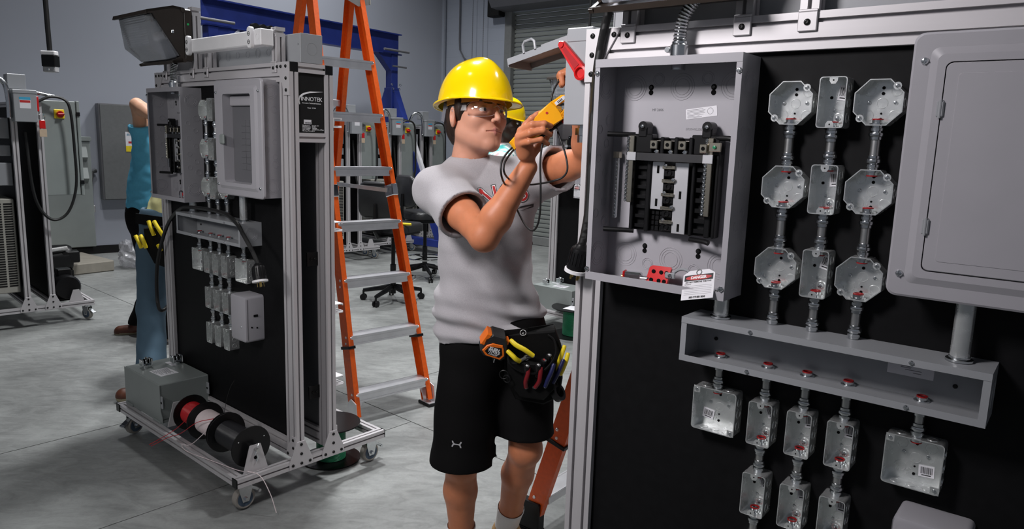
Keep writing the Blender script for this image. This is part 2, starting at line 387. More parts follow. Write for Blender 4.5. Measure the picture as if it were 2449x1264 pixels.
# floor: dark bed + saw-cut slabs
fo = struct(part('floor', lambda b: b.box(-14, 12, -6, 20, -0.16, -0.012), DARK, None))
sx, sy = Vector((0.75, -0.6614, 0)), Vector((0.6614, 0.75, 0))
def slab(s0, s1, t0, t1):
    g = 0.0028
    def f(b):
        b.prism([(s0+g, t0+g), (s1-g, t0+g), (s1-g, t1-g), (s0+g, t1-g)], (0, 0, -0.012), sx, sy, (0, 0, 1), 0.012)
    part('slab', f, FLOORM, fo)
TJ = 2.52
br = [-14, -8.1, -3.97, -2.93, 1.35, 5.5, 12]
for i in range(6): slab(br[i], br[i+1], -9, TJ)
br = [-14, -8.1, -3.48, 0.9, 5.5, 12]
for i in range(5): slab(br[i], br[i+1], TJ, 7.1); slab(br[i], br[i+1], 7.1, 18)
def wall(name, p0, p1, z0, z1, m, th=0.15, side=1):
    d = (p1-p0); L = d.length; a = math.atan2(d.y, d.x)
    def f(b): b.box(0, L, 0 if side > 0 else -th, th if side > 0 else 0, z0, z1)
    return struct(part(name, f, m, None, loc=p0, rot=(0, 0, a)))
wall('wall_left', CORNER-WL*13, CORNER+WL*0.2, 0, ZC, WALLM)
DS0, DS1 = 1.42, 5.6
DZ = at(1250, 26, 11.15).z
p0 = CORNER; wall('wall_back', p0, p0+WD*(DS0-0.02), 0, ZC, BLOCKM)
wall('wall_right', p0+WD*(DS1+0.05), p0+WD*11, 0, ZC, BLOCKM)
wall('trim_1', p0+WD*(DS0-0.02), p0+WD*(DS1+0.05), DZ, ZC, BLOCKM)
struct(part('ceiling', lambda b: b.box(-14, 12, -6, 20, ZC, ZC+0.1), mat('ceiling_deck', (0.10, 0.10, 0.105), 0.8), None))
wall('baseboard_left', CORNER-WL*13, CORNER, 0, 0.10, BLACKM, 0.012, -1)
wall('baseboard_back', p0, p0+WD*(DS0-0.1), 0, 0.10, BLACKM, 0.012, -1)
# roll-up door with slats
da = math.atan2(WD.y, WD.x)
dr = bpy.data.objects.new('door_1', None); COL.objects.link(dr); dr.location = p0+WD*DS0; dr.rotation_euler = (0, 0, da); struct(dr)
dr['label'] = 'grey ribbed roll-up steel door behind the student'
LD = DS1-DS0; SP = 0.0665
def slatm(b):
    pr = [(0.0, 0.002), (-0.012, 0.010), (-0.016, SP*0.5), (-0.012, SP-0.012), (0.0, SP-0.004), (0.006, SP-0.004), (0.006, 0.002)]
    b.prism(pr, (0.03, 0.07, 0), (0, 1, 0), (0, 0, 1), (1, 0, 0), LD-0.06)
sm = M('slat', slatm, 40)
for i in range(int((DZ-0.14)/SP)+1): ob('slat', sm, DOORM, dr, (0, 0, 0.14+i*SP))
part('bottom_bar', lambda b: b.cbox(0.02, LD-0.02, 0.045, 0.085, 0.0, 0.135, 0.01), JAMB, dr)
part('guide', lambda b: b.cbox(-0.09, 0.045, -0.02, 0.10, 0, DZ+0.02, 0.008), JAMB, dr)
part('guide', lambda b: b.cbox(LD-0.045, LD+0.09, -0.02, 0.10, 0, DZ+0.02, 0.008), JAMB, dr)
part('hood', lambda b: b.prism([(0.05, 0), (-0.30, 0.03), (-0.42, 0.2), (-0.42, 0.5), (0.05, 0.55)], (-0.12, 0, DZ), (0, 1, 0), (0, 0, 1), (1, 0, 0), LD+0.24), GREYD, dr)
part('bracket', lambda b: b.cbox(-0.34, -0.10, -0.14, 0.0, DZ-0.06, DZ+0.25, 0.01), BLACKM, dr)
# pipe and hoist chains beside the door
def on_back(s, z, off=0.03): 
    q = p0+WD*s+Vector((-0.6266, -0.7793, 0))*off; return Vector((q.x, q.y, z))
o = part('wall_conduit', lambda b: b.tube([on_back(0.42, ZC), on_back(0.42, 3.1), on_back(0.43, 2.95), on_back(0.52, 2.82), on_back(0.62, 2.75), on_back(0.62, 0.6)], 0.012, 8), GREYD, None)
tag(o, 'thin grey conduit bending down the block wall beside the roll-up door', 'conduit')
o = part('wall_conduit', lambda b: b.tube([on_back(0.10, ZC), on_back(0.10, 0.1)], 0.016, 8), mat('painted_conduit', (0.25, 0.27, 0.31), 0.5), None)
tag(o, 'straight painted conduit running down the room corner', 'conduit')
def chain(b, s, z0, z1):
    z = z0; k = 0
    while z < z1:
        b.tube([on_back(s-0.006, z, 0.10), on_back(s, z+0.018, 0.10), on_back(s+0.006, z, 0.10), on_back(s, z-0.018, 0.10)], 0.003, 4, closed=True); z += 0.03
o = thing('chain_hoist', 'door hand chain hanging in a long double loop from a black reel', 'chain')
for s_ in (0.76, 0.98): part('chain', lambda b: chain(b, s_, 1.0, 3.95), GREYD, o, None)
part('reel', lambda b: b.cyl(on_back(0.87, 3.98, 0.02), on_back(0.87, 3.98, 0.15), 0.15, n=24), BLACKM, o)
# ceiling lamps: unseen, bare area lights without any fixture
def lamp(x, y, e, z=5.6, size=0.55, col=(0.97, 0.98, 1.0), sy_=None):
    l = bpy.data.lights.new('ceiling_area_light', 'AREA'); l.energy = e; l.size = size; l.color = col; l.shape = 'DISK'; l.spread = R_(125)
    o = bpy.data.objects.new('ceiling_area_light', l); COL.objects.link(o); o.location = (x, y, z)
for (x, y, e) in ((-3.4, 6.2, 50), (-0.2, 7.6, 85), (2.5, 2.7, 75), (-2.4, 1.8, 6), (-0.9, 4.6, 130), (-2.5, 9.3, 75)): lamp(x, y, e)  # the right-hand one is added to brighten the left stand's end posts
# ------------------------------------------------------------------ training stands
FR = Frame(1.003, 1.2645, R_(-38.42)); FL = Frame(-1.0175, 3.0766, -0.7168); FB = Frame(1.139, 5.628, -0.684)
EW = 0.0381
HP = math.pi/2
def em(L): return M(('extrusion', round(L, 4)), lambda b: ext(b, (0, 0, 0), (0, 0, L)), 30)
def ex_z(name, par, u, w, z0, z1): return ob(name, em(z1-z0), ALU, par, (u, -w, z0))
def ex_u(name, par, u0, u1, w, z): return ob(name, em(u1-u0), ALU, par, (u0, -w, z), (0, HP, 0))
def ex_w(name, par, u, w0, w1, z): return ob(name, em(w1-w0), ALU, par, (u, -w0, z), (HP, 0, 0))
def boltm(b):
    b.lathe([(0.0068, 0), (0.0068, 0.0012), (0.0058, 0.0032), (0.0035, 0.0042), (0.0028, 0.0042), (0.0026, 0.002), (0.0, 0.002)], (0, 0, 0), (0, -1, 0), 14)
def bolt(par, x, y, z, rz=0.0): return ob('bolt', M('bolt', boltm, 40), BOLT, par, (x, y, z), (0, 0, rz))
def screwm(b):
    b.lathe([(0.0052, 0), (0.005, 0.0018), (0.0036, 0.0034), (0, 0.004)], (0, 0, 0), (0, -1, 0), 12)
    b.box(-0.0042, 0.0042, -0.0043, -0.003, -0.0007, 0.0007); b.box(-0.0007, 0.0007, -0.0043, -0.003, -0.0042, 0.0042)
def screw(par, x, y, z, s=1.0, rz=0.0, m=None, rx=0): return ob('screw', M('screw', screwm, 40), m or ZINCF, par, (x, y, z), (rx, 0, rz), (s, s, s))
def plate(par, poly, y, bolts, name='gusset_plate', t=0.005, m=None, rz=0, loc=(0, 0, 0)):
    p = part(name, lambda b: b.slab(poly, (0, y, 0), (1, 0, 0), (0, 0, 1), (0, -1, 0), t, 0.001), m or ALU, par, 32, loc=loc, rot=(0, 0, rz))
    for (x, z) in bolts: bolt(p, x, y-t, z)
    return p
def caster_m(b):
    pass
def caster(par, u, w, side):
    c = part('caster', lambda b: (b.cbox(-0.03, 0.03, -0.035, 0.035, 0.116, 0.122, 0.002), b.cyl((0, 0, 0.105), (0, 0, 0.116), 0.024, n=16),
        b.prism([(-0.028, 0.108), (0.028, 0.108), (0.028, 0.085), (0.014, 0.035), (-0.014, 0.035), (-0.028, 0.085)], (0, -0.022, 0), (1, 0, 0), (0, 0, 1), (0, 1, 0), 0.003),
        b.prism([(-0.028, 0.108), (0.028, 0.108), (0.028, 0.085), (0.014, 0.035), (-0.014, 0.035), (-0.028, 0.085)], (0, 0.019, 0), (1, 0, 0), (0, 0, 1), (0, 1, 0), 0.003)), ZINCF, par, 32, loc=(u, -w, 0.004), rot=(0, 0, side))
    ob('wheel', M('wheel', lambda b: b.lathe([(0.020, -0.015), (0.040, -0.0165), (0.0455, -0.012), (0.047, 0), (0.0455, 0.012), (0.040, 0.0165), (0.020, 0.015)], (0, 0, 0.048), (0, 1, 0), 24)), RUBW, c)
    ob('hub', M('hub', lambda b: (b.lathe([(0.034, -0.017), (0.034, 0.017)], (0, 0, 0.048), (0, 1, 0), 20), )), WHEELB, c)
    ob('axle_nut', M('axlenut', lambda b: b.cyl((0, -0.031, 0.048), (0, 0.031, 0.048), 0.009, n=6)), ZINCF, c)
    ob('brake_lever', M('brake', lambda b: (b.bar((0.02, 0, 0.09), (0.072, 0, 0.06), 0.028, 0.006), b.cyl((0.066, -0.016, 0.060), (0.066, 0.016, 0.060), 0.007, n=10))), ZINCF, c)
U0, U1 = -1.047, 0.173
def make_stand(fr, label, kind):
    t = thing('training_stand', label, 'training stand', fr)
    h = EW/2; ZT = 1.83
    wb = -0.164
    for uc in (U0+h, U0+3*h, U1-h, U1-3*h):
        for w in (0, wb):
            outer = uc in (U0+h, U1-h)
            ex_z('post', t, uc, w, 0.165, ZT-EW if outer else ZT-2*EW)
            if outer: ob('corner_cap', M('cap', lambda b: b.cbox(-h-.0005, h+.0005, -h-.0005, h+.0005, 0, EW, 0.002)), BLACK, t, (uc, -w, ZT-EW+.0006))
    for w in (0, wb):
        ex_u('rail', t, U0+EW, U1-EW, w, ZT-h); ex_u('rail', t, U0+EW, U1-EW, w, ZT-3*h)
        ex_u('rail', t, U0+2*EW, U1-2*EW, w, 0.165+h); ex_u('rail', t, U0+2*EW, U1-2*EW, w, 0.165+3*h)
        part('back_board', lambda b: b.box(U0+2*EW-.003, U1-2*EW+.003, -w, -w+0.006, 0.165+2*EW-.003, ZT-2*EW+.003), PANEL if w == 0 else GREYD, t)
    for u in (U0+h, U1-h):
        for z in (ZT-h, 1.536, 0.6):
            if z == 0.6: continue
            ex_w('cross_rail', t, u, wb+h, -h, z)
    # end plate with name
    for u, sg in ((U1-0.012, 1), (U0+0.012, -1)):
        part('name_plate', lambda b: b.box(u-0.003, u+0.003, h+.0005, -wb-h-.0005, 1.5552, ZT-EW-.0005), BLACKM, t)
    # base frame
    wf, wr = 0.292, -0.457; zb = 0.146
    for w in (wf-h, wr+h): ex_u('base_rail', t, U0+EW, U1-EW, w, zb)
    for u in (U0+h, U1-h): ex_w('base_rail', t, u, wr, wf, zb)
    for u in (U0, U1):
        for w in (wf, wr): 
            sg = 1 if w > 0 else -1
            ob('end_cap', M('endcap', lambda b: b.cbox(-h, h, -.0025, .0025, -h, h, .001)), BLACK, t, (U0+h if u == U0 else U1-h, -(w+sg*.0025), zb))
    for u in (U0+0.06, U1-0.06):
        for w in (wf-0.055, wr+0.045): caster(t, u, w, HP if u > 0 else -HP*0.8)
    # end gussets (trapezoids)
    tz = [(-0.057, 0.130), (0.057, 0.130), (0.057, 0.158), (0.019, 0.247), (-0.019, 0.247), (-0.057, 0.158)]
    bz = [(0, 0.232), (0, 0.190), (0, 0.147), (-0.042, 0.147), (0.042, 0.147)]
    for w in (0, wb):
        plate(t, tz, 0, bz, rz=HP, loc=(U1+.0005, -w, 0)); plate(t, tz, 0, bz, rz=-HP, loc=(U0-.0005, -w, 0))
    # side gussets at the foot of each post
    fz = [(-0.019, 0.167), (0.055, 0.167), (0.055, 0.19), (0.012, 0.265), (-0.019, 0.265)]
    for uc, sx_ in ((U0+h, 1), (U1-h, -1)):
        pl = [(x*sx_, z) for x, z in fz]
        pl = pl if sx_ > 0 else pl[::-1]
        plate(t, pl, -h-.0003, [(0, 0.25), (0, 0.215), (0, 0.18), (0.042*sx_, 0.18)], loc=(uc, 0, 0))
        plate(t, pl[::-1], h+wb*0+.0053, [], loc=(uc, -wb, 0))
    # top gussets on the front
    gz = [(-0.019, 1.700), (0.021, 1.700), (0.030, 1.745), (0.082, 1.829), (-0.019, 1.829)]
    for uc, sx_ in ((U0+h, 1), (U1-h, -1)):
        pl = [(x*sx_, z) for x, z in gz]; pl = pl if sx_ > 0 else pl[::-1]
        plate(t, pl, -h-.0003, [(0.001*sx_, 1.812), (0.001*sx_, 1.766), (0.001*sx_, 1.720), (0.036*sx_, 1.812), (0.062*sx_, 1.812)], loc=(uc, 0, 0))
    # stubs standing on the top rail with angle brackets
    for u, zt in ((-0.928, 2.07), (-0.645, 2.07), (-0.507, 1.93), (0.064, 1.93)):
        ex_z('stub_post', t, u, 0, ZT, zt)
        br_ = part('angle_bracket', lambda b: (b.cbox(-0.019, 0.019, -0.024, -0.019, 1.792, 1.838, 0.0015), b.cbox(-0.019, 0.019, -0.044, -0.019, 1.833, 1.838, 0.0015)), ALU, t, loc=(u, 0, 0)) if False else None
        br_ = part('angle_bracket', lambda b: (b.cbox(-0.0195, 0.0195, -0.0255, -0.0195, 1.790, 1.829, 0.0015), b.cbox(-0.0195, 0.0195, -0.0255, -0.0195, 1.829, 1.834, 0.001)), ALU, t, loc=(u, 0, 0))
        bolt(br_, 0, -0.0255, 1.808)
    for u, z in ((-0.645, 2.089), (-0.928, 2.089), (0.064, 1.949)): ex_w('arm', t, u, -0.02, 0.021, z)
    # struts on the rear side, seen end-on
    for z in (1.60, 1.16, 0.80, 0.47):
        part('strut_channel', lambda b: b.prism([(0, 0), (0.0413, 0), (0.0413, 0.009), (0.0385, 0.009), (0.0385, 0.0028), (0.0028, 0.0028), (0.0028, 0.0385), (0.0385, 0.0385), (0.0385, 0.0323), (0.0413, 0.0323), (0.0413, 0.0413), (0, 0.0413)],
             (U0+0.02, 0.1835, z-0.02), (0, 1, 0), (0, 0, 1), (1, 0, 0), U1-U0-0.02), WHITE, t)
    # hinge blocks inside the end opening
    for z in (1.02, 0.42):
        p = part('bracket', lambda b: (b.cbox(0.10, 0.106, -wb-h-0.055, -wb-h-0.001, z-0.03, z+0.03, 0.001), ), BLACK, t); bolt(p, 0.107, -wb-h-0.035, z, HP); bolt(p, 0.107, -wb-h-0.015, z, HP)
    if kind == 'L':
        n = 0.0035
        x = U1-0.012+n
        def sw(b):
            P = [(-0.055, -0.028), (-0.06, -0.012), (-0.054, 0.006), (-0.036, 0.018), (-0.005, 0.026), (0.06, 0.028), (-0.005, 0.020), (-0.034, 0.011), (-0.05, -0.001), (-0.054, -0.013), (-0.051, -0.026)]
            b.prism(P, (x-0.0005, 0.082, 1.695), (0, 1, 0), (0, 0, 1), (1, 0, 0), 0.0008)
        part('logo_swoosh', sw, INKW, t, None)
        rt = (HP, 0, HP)
        text('lettering', 'INNOTEK', 0.023, INKW, t, (x, 0.085, 1.690), rt)
        text('lettering', 'Innovative Technical Solutions', 0.0072, INKW, t, (x, 0.085, 1.674), rt)
        text('lettering', 'Model   RC201', 0.0065, INKW, t, (x, 0.085, 1.655), rt)
        part('serial_sticker', lambda b: b.box(x-.0004, x+.0004, 0.047, 0.082, 1.590, 1.608), PAPER, t)
        part('barcode', lambda b: [b.box(x, x+.0007, 0.052+i*0.0035, 0.052+i*0.0035+0.002, 1.592, 1.598) for i in range(8)], INK, t, None)
        for i, (a, c) in enumerate((('Manufacturer:', 'Innotek, LLC'), ('Model Number:', 'RC201'), ('Serial Number:', '1016-003'), ('Input Voltage:', '120/208 VAC, 3 Phase'), ('Max Input Current:', '20 A'))):
            text('lettering', a, 0.0062, INKW, t, (x, 0.040, 1.585-i*0.0055), rt, align='LEFT'); text('lettering', c, 0.0062, INKW, t, (x, 0.085, 1.585-i*0.0055), rt, align='LEFT')
    return t
# ------------------------------------------------------------------ electrical boxes
def cup(mb, poly, d, t, lip=0.0):
    n = len(poly); X = max(abs(p[0]) for p in poly); Z = max(abs(p[1]) for p in poly)
    inn = [(p[0]*(X-t)/X, p[1]*(Z-t)/Z) for p in poly]
    vs = [(a, 0, b) for a, b in poly] + [(a, -d, b) for a, b in poly] + [(a, -d, b) for a, b in inn] + [(a, -t, b) for a, b in inn]
    fs = [(j*n+i, j*n+(i+1) % n, (j+1)*n+(i+1) % n, (j+1)*n+i) for j in range(3) for i in range(n)]
    fs += [tuple(range(n)), tuple(range(3*n, 4*n))]
    mb.add(vs, fs)
OCT = [(0.0445/math.cos(R_(22.5))*math.cos(R_(22.5+45*i)), 0.0445/math.cos(R_(22.5))*math.sin(R_(22.5+45*i))) for i in range(8)]
def kom(r):
    return M(('knockout', r), lambda b: (b.lathe([(r, 0), (r*0.96, 0.0009), (r*0.86, 0.0009), (r*0.82, 0.0004), (0, 0.0004)], (0, 0, 0), (0, -1, 0), 20),), 40)
def knock(par, x, y, z, r, rz=0.0, m=None, rx=0.0): return ob('knockout', kom(r), m or ZINC, par, (x, y, z), (rx, 0, rz))
def ringm(rs): return M(('knockout_rings', rs), lambda b: [b.torus((0, 0, 0), (0, 1, 0), r, 0.00075, 30, 5) for r in rs], 60)
def rings(par, x, y, z, rs, m, rz=0.0, rx=0.0): return ob('knockout', ringm(rs), m, par, (x, y, z), (rx, 0, rz))
def holes(par, pts, y=-0.0022, r=0.003):
    o = part('mounting_holes', lambda b: [b.cyl((x, y, z), (x, y-0.0006, z), rr, n=10) for x, z, rr in [(p+(r,))[:3] for p in pts]], DARK, par); o['kind'] = 'stuff'; return o
def barcode(par, x, y, z, w, h, rot):
    def f(b):
        b.cur = 0; b.box(-w/2, w/2, -0.0005, 0, -h/2, h/2); b.cur = 1
        xx = -w*0.36; k = 0
        while xx < w*0.36:
            ww = (0.0011, 0.0006, 0.0016)[k % 3]; b.box(xx, min(xx+ww, w*0.38), -0.0008, -0.0003, -h*0.22, h*0.36); xx += ww+0.0011; k += 1
        b.box(-w*.3, w*.3, -0.0008, -0.0003, -h*0.38, -h*0.3)
    return ob('barcode_sticker', M(('barcode', w, h), f, None), [PAPER, INK], par, (x, y, z), (0, rot, 0))
def oct_box(fr, u, z, label, group):
    t = thing('octagonal_junction_box', label, 'junction box', fr, (u, 0.0005, z), group)
    ob('body', M('octbody', lambda b: cup(b, OCT, 0.038, 0.0018), 20), ZINC, t)
    for x, q in ((0, 0), (-0.024, 0.024), (0.024, 0.024), (-0.024, -0.024), (0.024, -0.024)): knock(t, x, -0.0018, q, 0.0108)
    holes(t, [(0, 0.03, .0032), (0, 0.019, .0032), (0, -0.02, .002), (0, -0.031, .003)])
    for x in (-0.024, 0.024): screw(t, x, -0.002, 0.001, 0.75)
    for x, q in ((0.031, 0.031), (-0.031, -0.031)):
        e = ob('ear', M('octear', lambda b: b.cyl((0, 0, 0), (0, 0.0015, 0), 0.0075, n=12)), ZINC, t, (x, -0.036, q)); screw(e, 0, 0, 0, 0.8)
    for rz_, x, y, q in ((HP, 0.0447, -0.019, 0), (-HP, -0.0447, -0.019, 0)): knock(t, x, y, q, 0.011, rz_)
    return t
def handy_box(fr, u, z, label, group, k=0):
    t = thing('handy_box', label, 'utility box', fr, (u, 0.0005, z), group)
    ob('body', M('handybody', lambda b: cup(b, rrect(-0.0265, 0.0265, -0.0505, 0.0505, 0.006, 3), 0.048, 0.0016), 40), ZINC, t)
    ob('boss', M('boss', lambda b: b.lathe([(0.011, 0), (0.0095, 0.004), (0, 0.004)], (0, 0, 0), (0, -1, 0), 16)), ZINC, t, (0.004, -0.0016, -0.030)); screw(t, 0.004, -0.0056, -0.030, 1.0)
    screw(t, -0.004, -0.0018, -0.014, 0.7)
    for q in (0.020, -0.004): knock(t, 0.006, -0.0016, q, 0.0108)
    holes(t, [(-0.013, 0.012, .0032), (0.018, -0.012, .0028), (0.019, 0.008, .0026)], -0.002)
    for q, s_ in ((0.0445, 1), (-0.0445, -1)):
        e = ob('ear', M('hear', lambda b: b.prism([(-0.008, 0.005), (0.008, 0.005), (0.008, -0.002), (0.004, -0.008), (-0.004, -0.008), (-0.008, -0.002)], (0, 0, 0), (1, 0, 0), (0, 0, 1), (0, 1, 0), 0.0015)), ZINC, t, (0, -0.0475, q), (0, 0 if s_ > 0 else math.pi, 0))
        part('hole', lambda b: b.cyl((0, -0.0004, -0.001), (0, 0, -0.001), 0.0016, n=8), DARK, e)
    for x, rz_ in ((0.0266, HP), (-0.0266, -HP)):
        for q in (0.03, 0, -0.03): knock(t, x, -0.024, q, 0.0105, rz_)
    if k >= 0: barcode(t, 0.010, -0.0032, 0.021, 0.020, 0.030, R_((8, -4, 14, -22, -6, 0)[k % 6]))
    return t
def square_box(fr, u, z, label, group):
    t = thing('square_junction_box', label, 'junction box', fr, (u, 0.0005, z), group)
    ob('body', M('sqbody', lambda b: cup(b, rrect(-0.0525, 0.0525, -0.0525, 0.0525, 0.007, 3), 0.040, 0.0018), 40), ZINC, t)
    for x, q in ((0, 0.0), (-0.026, 0.026), (0.026, 0.026), (-0.026, -0.024)): knock(t, x, -0.0018, q, 0.0115)
    holes(t, [(0, 0.03, .003), (0, -0.018, .002), (0, -0.034, .003)])
    for x in (-0.022, 0.022): screw(t, x, -0.002, 0.008, 0.75)
    for x, q in ((-0.044, 0.044), (0.044, -0.044)):
        e = ob('ear', M('sqear', lambda b: b.cbox(-0.008, 0.008, 0, 0.0015, -0.008, 0.008, .0006)), ZINC, t, (x, -0.0395, q)); screw(e, 0, 0, 0, 0.8)
    for x, rz_ in ((0.0526, HP), (-0.0526, -HP)):
        for q in (0.028, 0, -0.028): knock(t, x, -0.02, q, 0.0105, rz_)
    for x in (-0.028, 0, 0.028): knock(t, x, -0.02, -0.0508, 0.0105, 0, None, -HP); knock(t, x, -0.02, 0.0526, 0.0105, 0, None, -HP)
    barcode(t, 0.022 if u > -0.4 else -0.026, -0.0032, -0.022, 0.028, 0.024, R_(-4 if u > -.4 else 8))
    return t
def connm(b):
    b.lathe([(0.0108, 0), (0.0108, 0.004), (0.0128, 0.005), (0.0128, 0.010), (0.0098, 0.011), (0.0098, 0.013), (0.0140, 0.014), (0.0146, 0.017), (0.0138, 0.0205), (0.0118, 0.022), (0.0118, 0.027), (0.0098, 0.028)], n=18)
def nipple(fr, u, w, z0, z1, label, group, bottom=True, top=True):
    t = thing('conduit_nipple', label, 'conduit', fr, (u, w, z0), group); L = z1-z0
    ob('pipe', M(('pipe', round(L, 3)), lambda b: b.cyl((0, 0, 0.001), (0, 0, L-0.001), 0.0089, n=16)), STEEL, t)
    me = M('conn', connm, 30)
    ob('connector', me, ZINCF, t); ob('connector', me, ZINCF, t, (0, 0, L), (math.pi, 0, 0))
    ln = M('locknut', lambda b: b.lathe([(0.0093, -0.001), (0.0148, -0.001), (0.0148, 0.003), (0.0105, 0.0035), (0.0105, 0.009), (0.0093, 0.009)], n=14, cap=False), 30)
    th = M('throat', lambda b: b.lathe([(0.0098, 0.008), (0.0104, 0.0085), (0.0104, 0.0115), (0.0088, 0.0118), (0.0080, 0.0085)], n=14, cap=False), 30)
    if top: 
        k = ob('locknut', ln, ZINCF, t, (0, 0, L+0.002)); ob('red_throat', th, THROAT, k)
    if bottom:
        k = ob('locknut', ln, ZINCF, t, (0, 0, -0.002), (math.pi, 0, 0)); ob('red_throat', th, THROAT, k)
    return t
def sheet_box(b, x0, x1, z0, z1, d, t=0.0016, lip=0.014, toplip=0.02):
    """open-front sheet box, back at y=0, front at y=-d, with inturned lips"""
    b.box(x0, x1, -t, 0, z0, z1); b.box(x0, x0+t, -d, -t, z0, z1); b.box(x1-t, x1, -d, -t, z0, z1)
    b.box(x0+t, x1-t, -d, -t, z0, z0+t); b.box(x0+t, x1-t, -d, -t, z1-t, z1)
    b.box(x0, x0+lip, -d-t, -d, z0+toplip, z1-toplip); b.box(x1-lip, x1, -d-t, -d, z0+toplip, z1-toplip)
    b.box(x0, x1, -d-t*1.5, -d, z0, z0+toplip); b.box(x0, x1, -d-t*1.5, -d, z1-toplip, z1)
BIGR = (0.031, 0.026, 0.021, 0.0165); MEDR = (0.030, 0.0245, 0.018); SMR = (0.0145, 0.0105); TINY = (0.0105,)
def load_center(fr, where, hi=True):
    """open load-centre tub; origin = centre of its back"""
    t = thing('breaker_panel_box', 'open grey breaker panel tub with knockouts, %s' % where, 'electrical panel', fr, (-0.786, 0.0008, 1.4808), 'open breaker panel tubs')
    part('tub', lambda b: sheet_box(b, -0.18, 0.18, -0.2643, 0.2643, 0.098, 0.0016, 0.013, 0.019), GREY, t, 30)
    for z, xs in ((0.205, (-0.125, 0.0, 0.125)), (-0.205, (-0.125, 0.0, 0.125))):
        for x in xs: rings(t, x, -0.0018, z, MEDR, GREY)
        for x in (-0.062, 0.062): rings(t, x, -0.0018, z+(0.018 if z > 0 else -0.018), SMR, GREY)
    for x, rz_, sgn in ((0.1802, HP, 1), (-0.1802, -HP, 1), (-0.1782, HP, -1), (0.1782, -HP, -1)):
        for z in (0.205, -0.205): rings(t, x, -0.05, z, MEDR, GREY, rz_)
        for z in (0.125, -0.125): rings(t, x, -0.028, z, SMR, GREY, rz_); rings(t, x, -0.068, z*0.82, TINY, GREY, rz_)
        for k in range(5): rings(t, x, -0.068 if k % 2 else -0.035, -0.075+0.036*k, TINY, GREY, rz_)
    for x, z in ((-0.081, 0.199), (0.078, 0.197), (-0.072, -0.185), (0.070, -0.182)):
        p = part('keyhole_slot', lambda b: (b.cyl((0, -0.0018, 0.006), (0, -0.0022, 0.006), 0.0068, n=12), b.cyl((0, -0.0018, -0.006), (0, -0.0022, -0.006), 0.0062, n=12)), DARK, t, loc=(x, 0, z))
        screw(p, 0, -0.002, 0.006, 0.9, m=BOLT)
    for x, z in ((-0.174, 0.232), (0.174, 0.228), (-0.176, -0.238), (0.172, -0.238)): screw(t, x, -0.1, z, 1.25)
    # sticker, stamp
    if hi:
        s = part('instruction_sticker', lambda b: b.box(-0.038, 0.038, -0.0004, 0, -0.0115, 0.0115), PAPER, t, loc=(0.052, -0.0018, 0.146), rot=(0, R_(-7), 0))
        part('print', lambda b: [b.box(-0.035, -0.035+w_, -0.0006, 0, z-0.0004, z+0.0004) for z, w_ in ((0.0085, .04), (0.0055, .045), (0.0025, .042), (-0.0005, .044), (-0.0035, .04), (-0.0065, .03), (-.009, .036))] + [b.torus((0.022, -0.0004, 0.001), (0, 1, 0), 0.007, 0.0004, 14, 4)], INKG, s, None)
        text('stamp', 'MF 2606', 0.0085, INKG, t, (-0.060, -0.0019, 0.152), (HP, 0, 0))
        text('stamp', 'BR8040L200FP', 0.008, GREY, t, (0.04, -0.0018, 0.108), (HP, 0, 0), ext=0.0006)
    # ground bar on the left of the back
    g = part('ground_bar', lambda b: b.cbox(-0.160, -0.150, -0.022, -0.012, -0.115, 0.038, 0.001), ZINCF, t)
    part('terminal_screws', lambda b: [b.cyl((-0.155, -0.021, -0.11+i*0.0095), (-0.155, -0.024, -0.11+i*0.0095), 0.0034, n=8) for i in range(15)], ZINCF, g)['kind'] = 'stuff'
    part('lug', lambda b: b.cbox(-0.163, -0.146, -0.026, -0.010, 0.034, 0.050, .001), GOLD, g)
    # interior
    i_ = thing('bus_bar_assembly', 'black breaker bus assembly inside the open tub, %s' % where, 'bus bars', fr, (-0.786, 0.0, 1.4808), 'breaker bus assemblies')
    def base(b):
        b.cbox(-0.101, 0.120, -0.020, -0.010, -0.138, 0.086, .002)
        for x0, x1 in ((-0.101, -0.092), (-0.060, -0.048), (0.056, 0.064), (0.094, 0.108), (0.112, 0.120)): b.cbox(x0, x1, -0.040, -0.018, -0.138, 0.086, .002)
        for k in range(9): b.box(-0.092, -0.060, -0.030, -0.018, -0.13+k*0.0235, -0.122+k*0.0235); b.box(0.064, 0.094, -0.032, -0.018, -0.13+k*0.0235, -0.120+k*0.0235)
        for k in range(7):
            for q in range(3): b.cbox(-0.048+q*0.012, -0.038+q*0.012, -0.028, -0.019, -0.134+k*0.0125, -0.1235+k*0.0125, .001)
        b.cbox(-0.101, -0.048, -0.044, -0.018, 0.050, 0.094, .002); b.cbox(0.052, 0.120, -0.044, -0.018, 0.050, 0.094, .002)
        for x in (-0.074, 0.088): b.cbox(x-0.012, x+0.012, -0.046, -0.016, 0.086, 0.112, .003); b.cyl((x, -0.046, 0.112), (x, -0.016, 0.112), 0.012, n=16)
    part('insulator_base', base, BLACK, i_)
    for (x0, x1, z) in ((-0.160, -0.100, 0.092), (-0.158, -0.09, -0.140), (0.085, 0.150, 0.088), (0.06, 0.112, -0.146)):
        part('arm', lambda b: b.tube([(x0, -0.062, z), (x0+0.01, -0.058, z), (x1, -0.032, z)] if x0 < 0 else [(x0, -0.032, z), (x1-0.01, -0.045, z), (x1, -0.047, z-0.002)], 0.0062, 10), BLACK, i_)
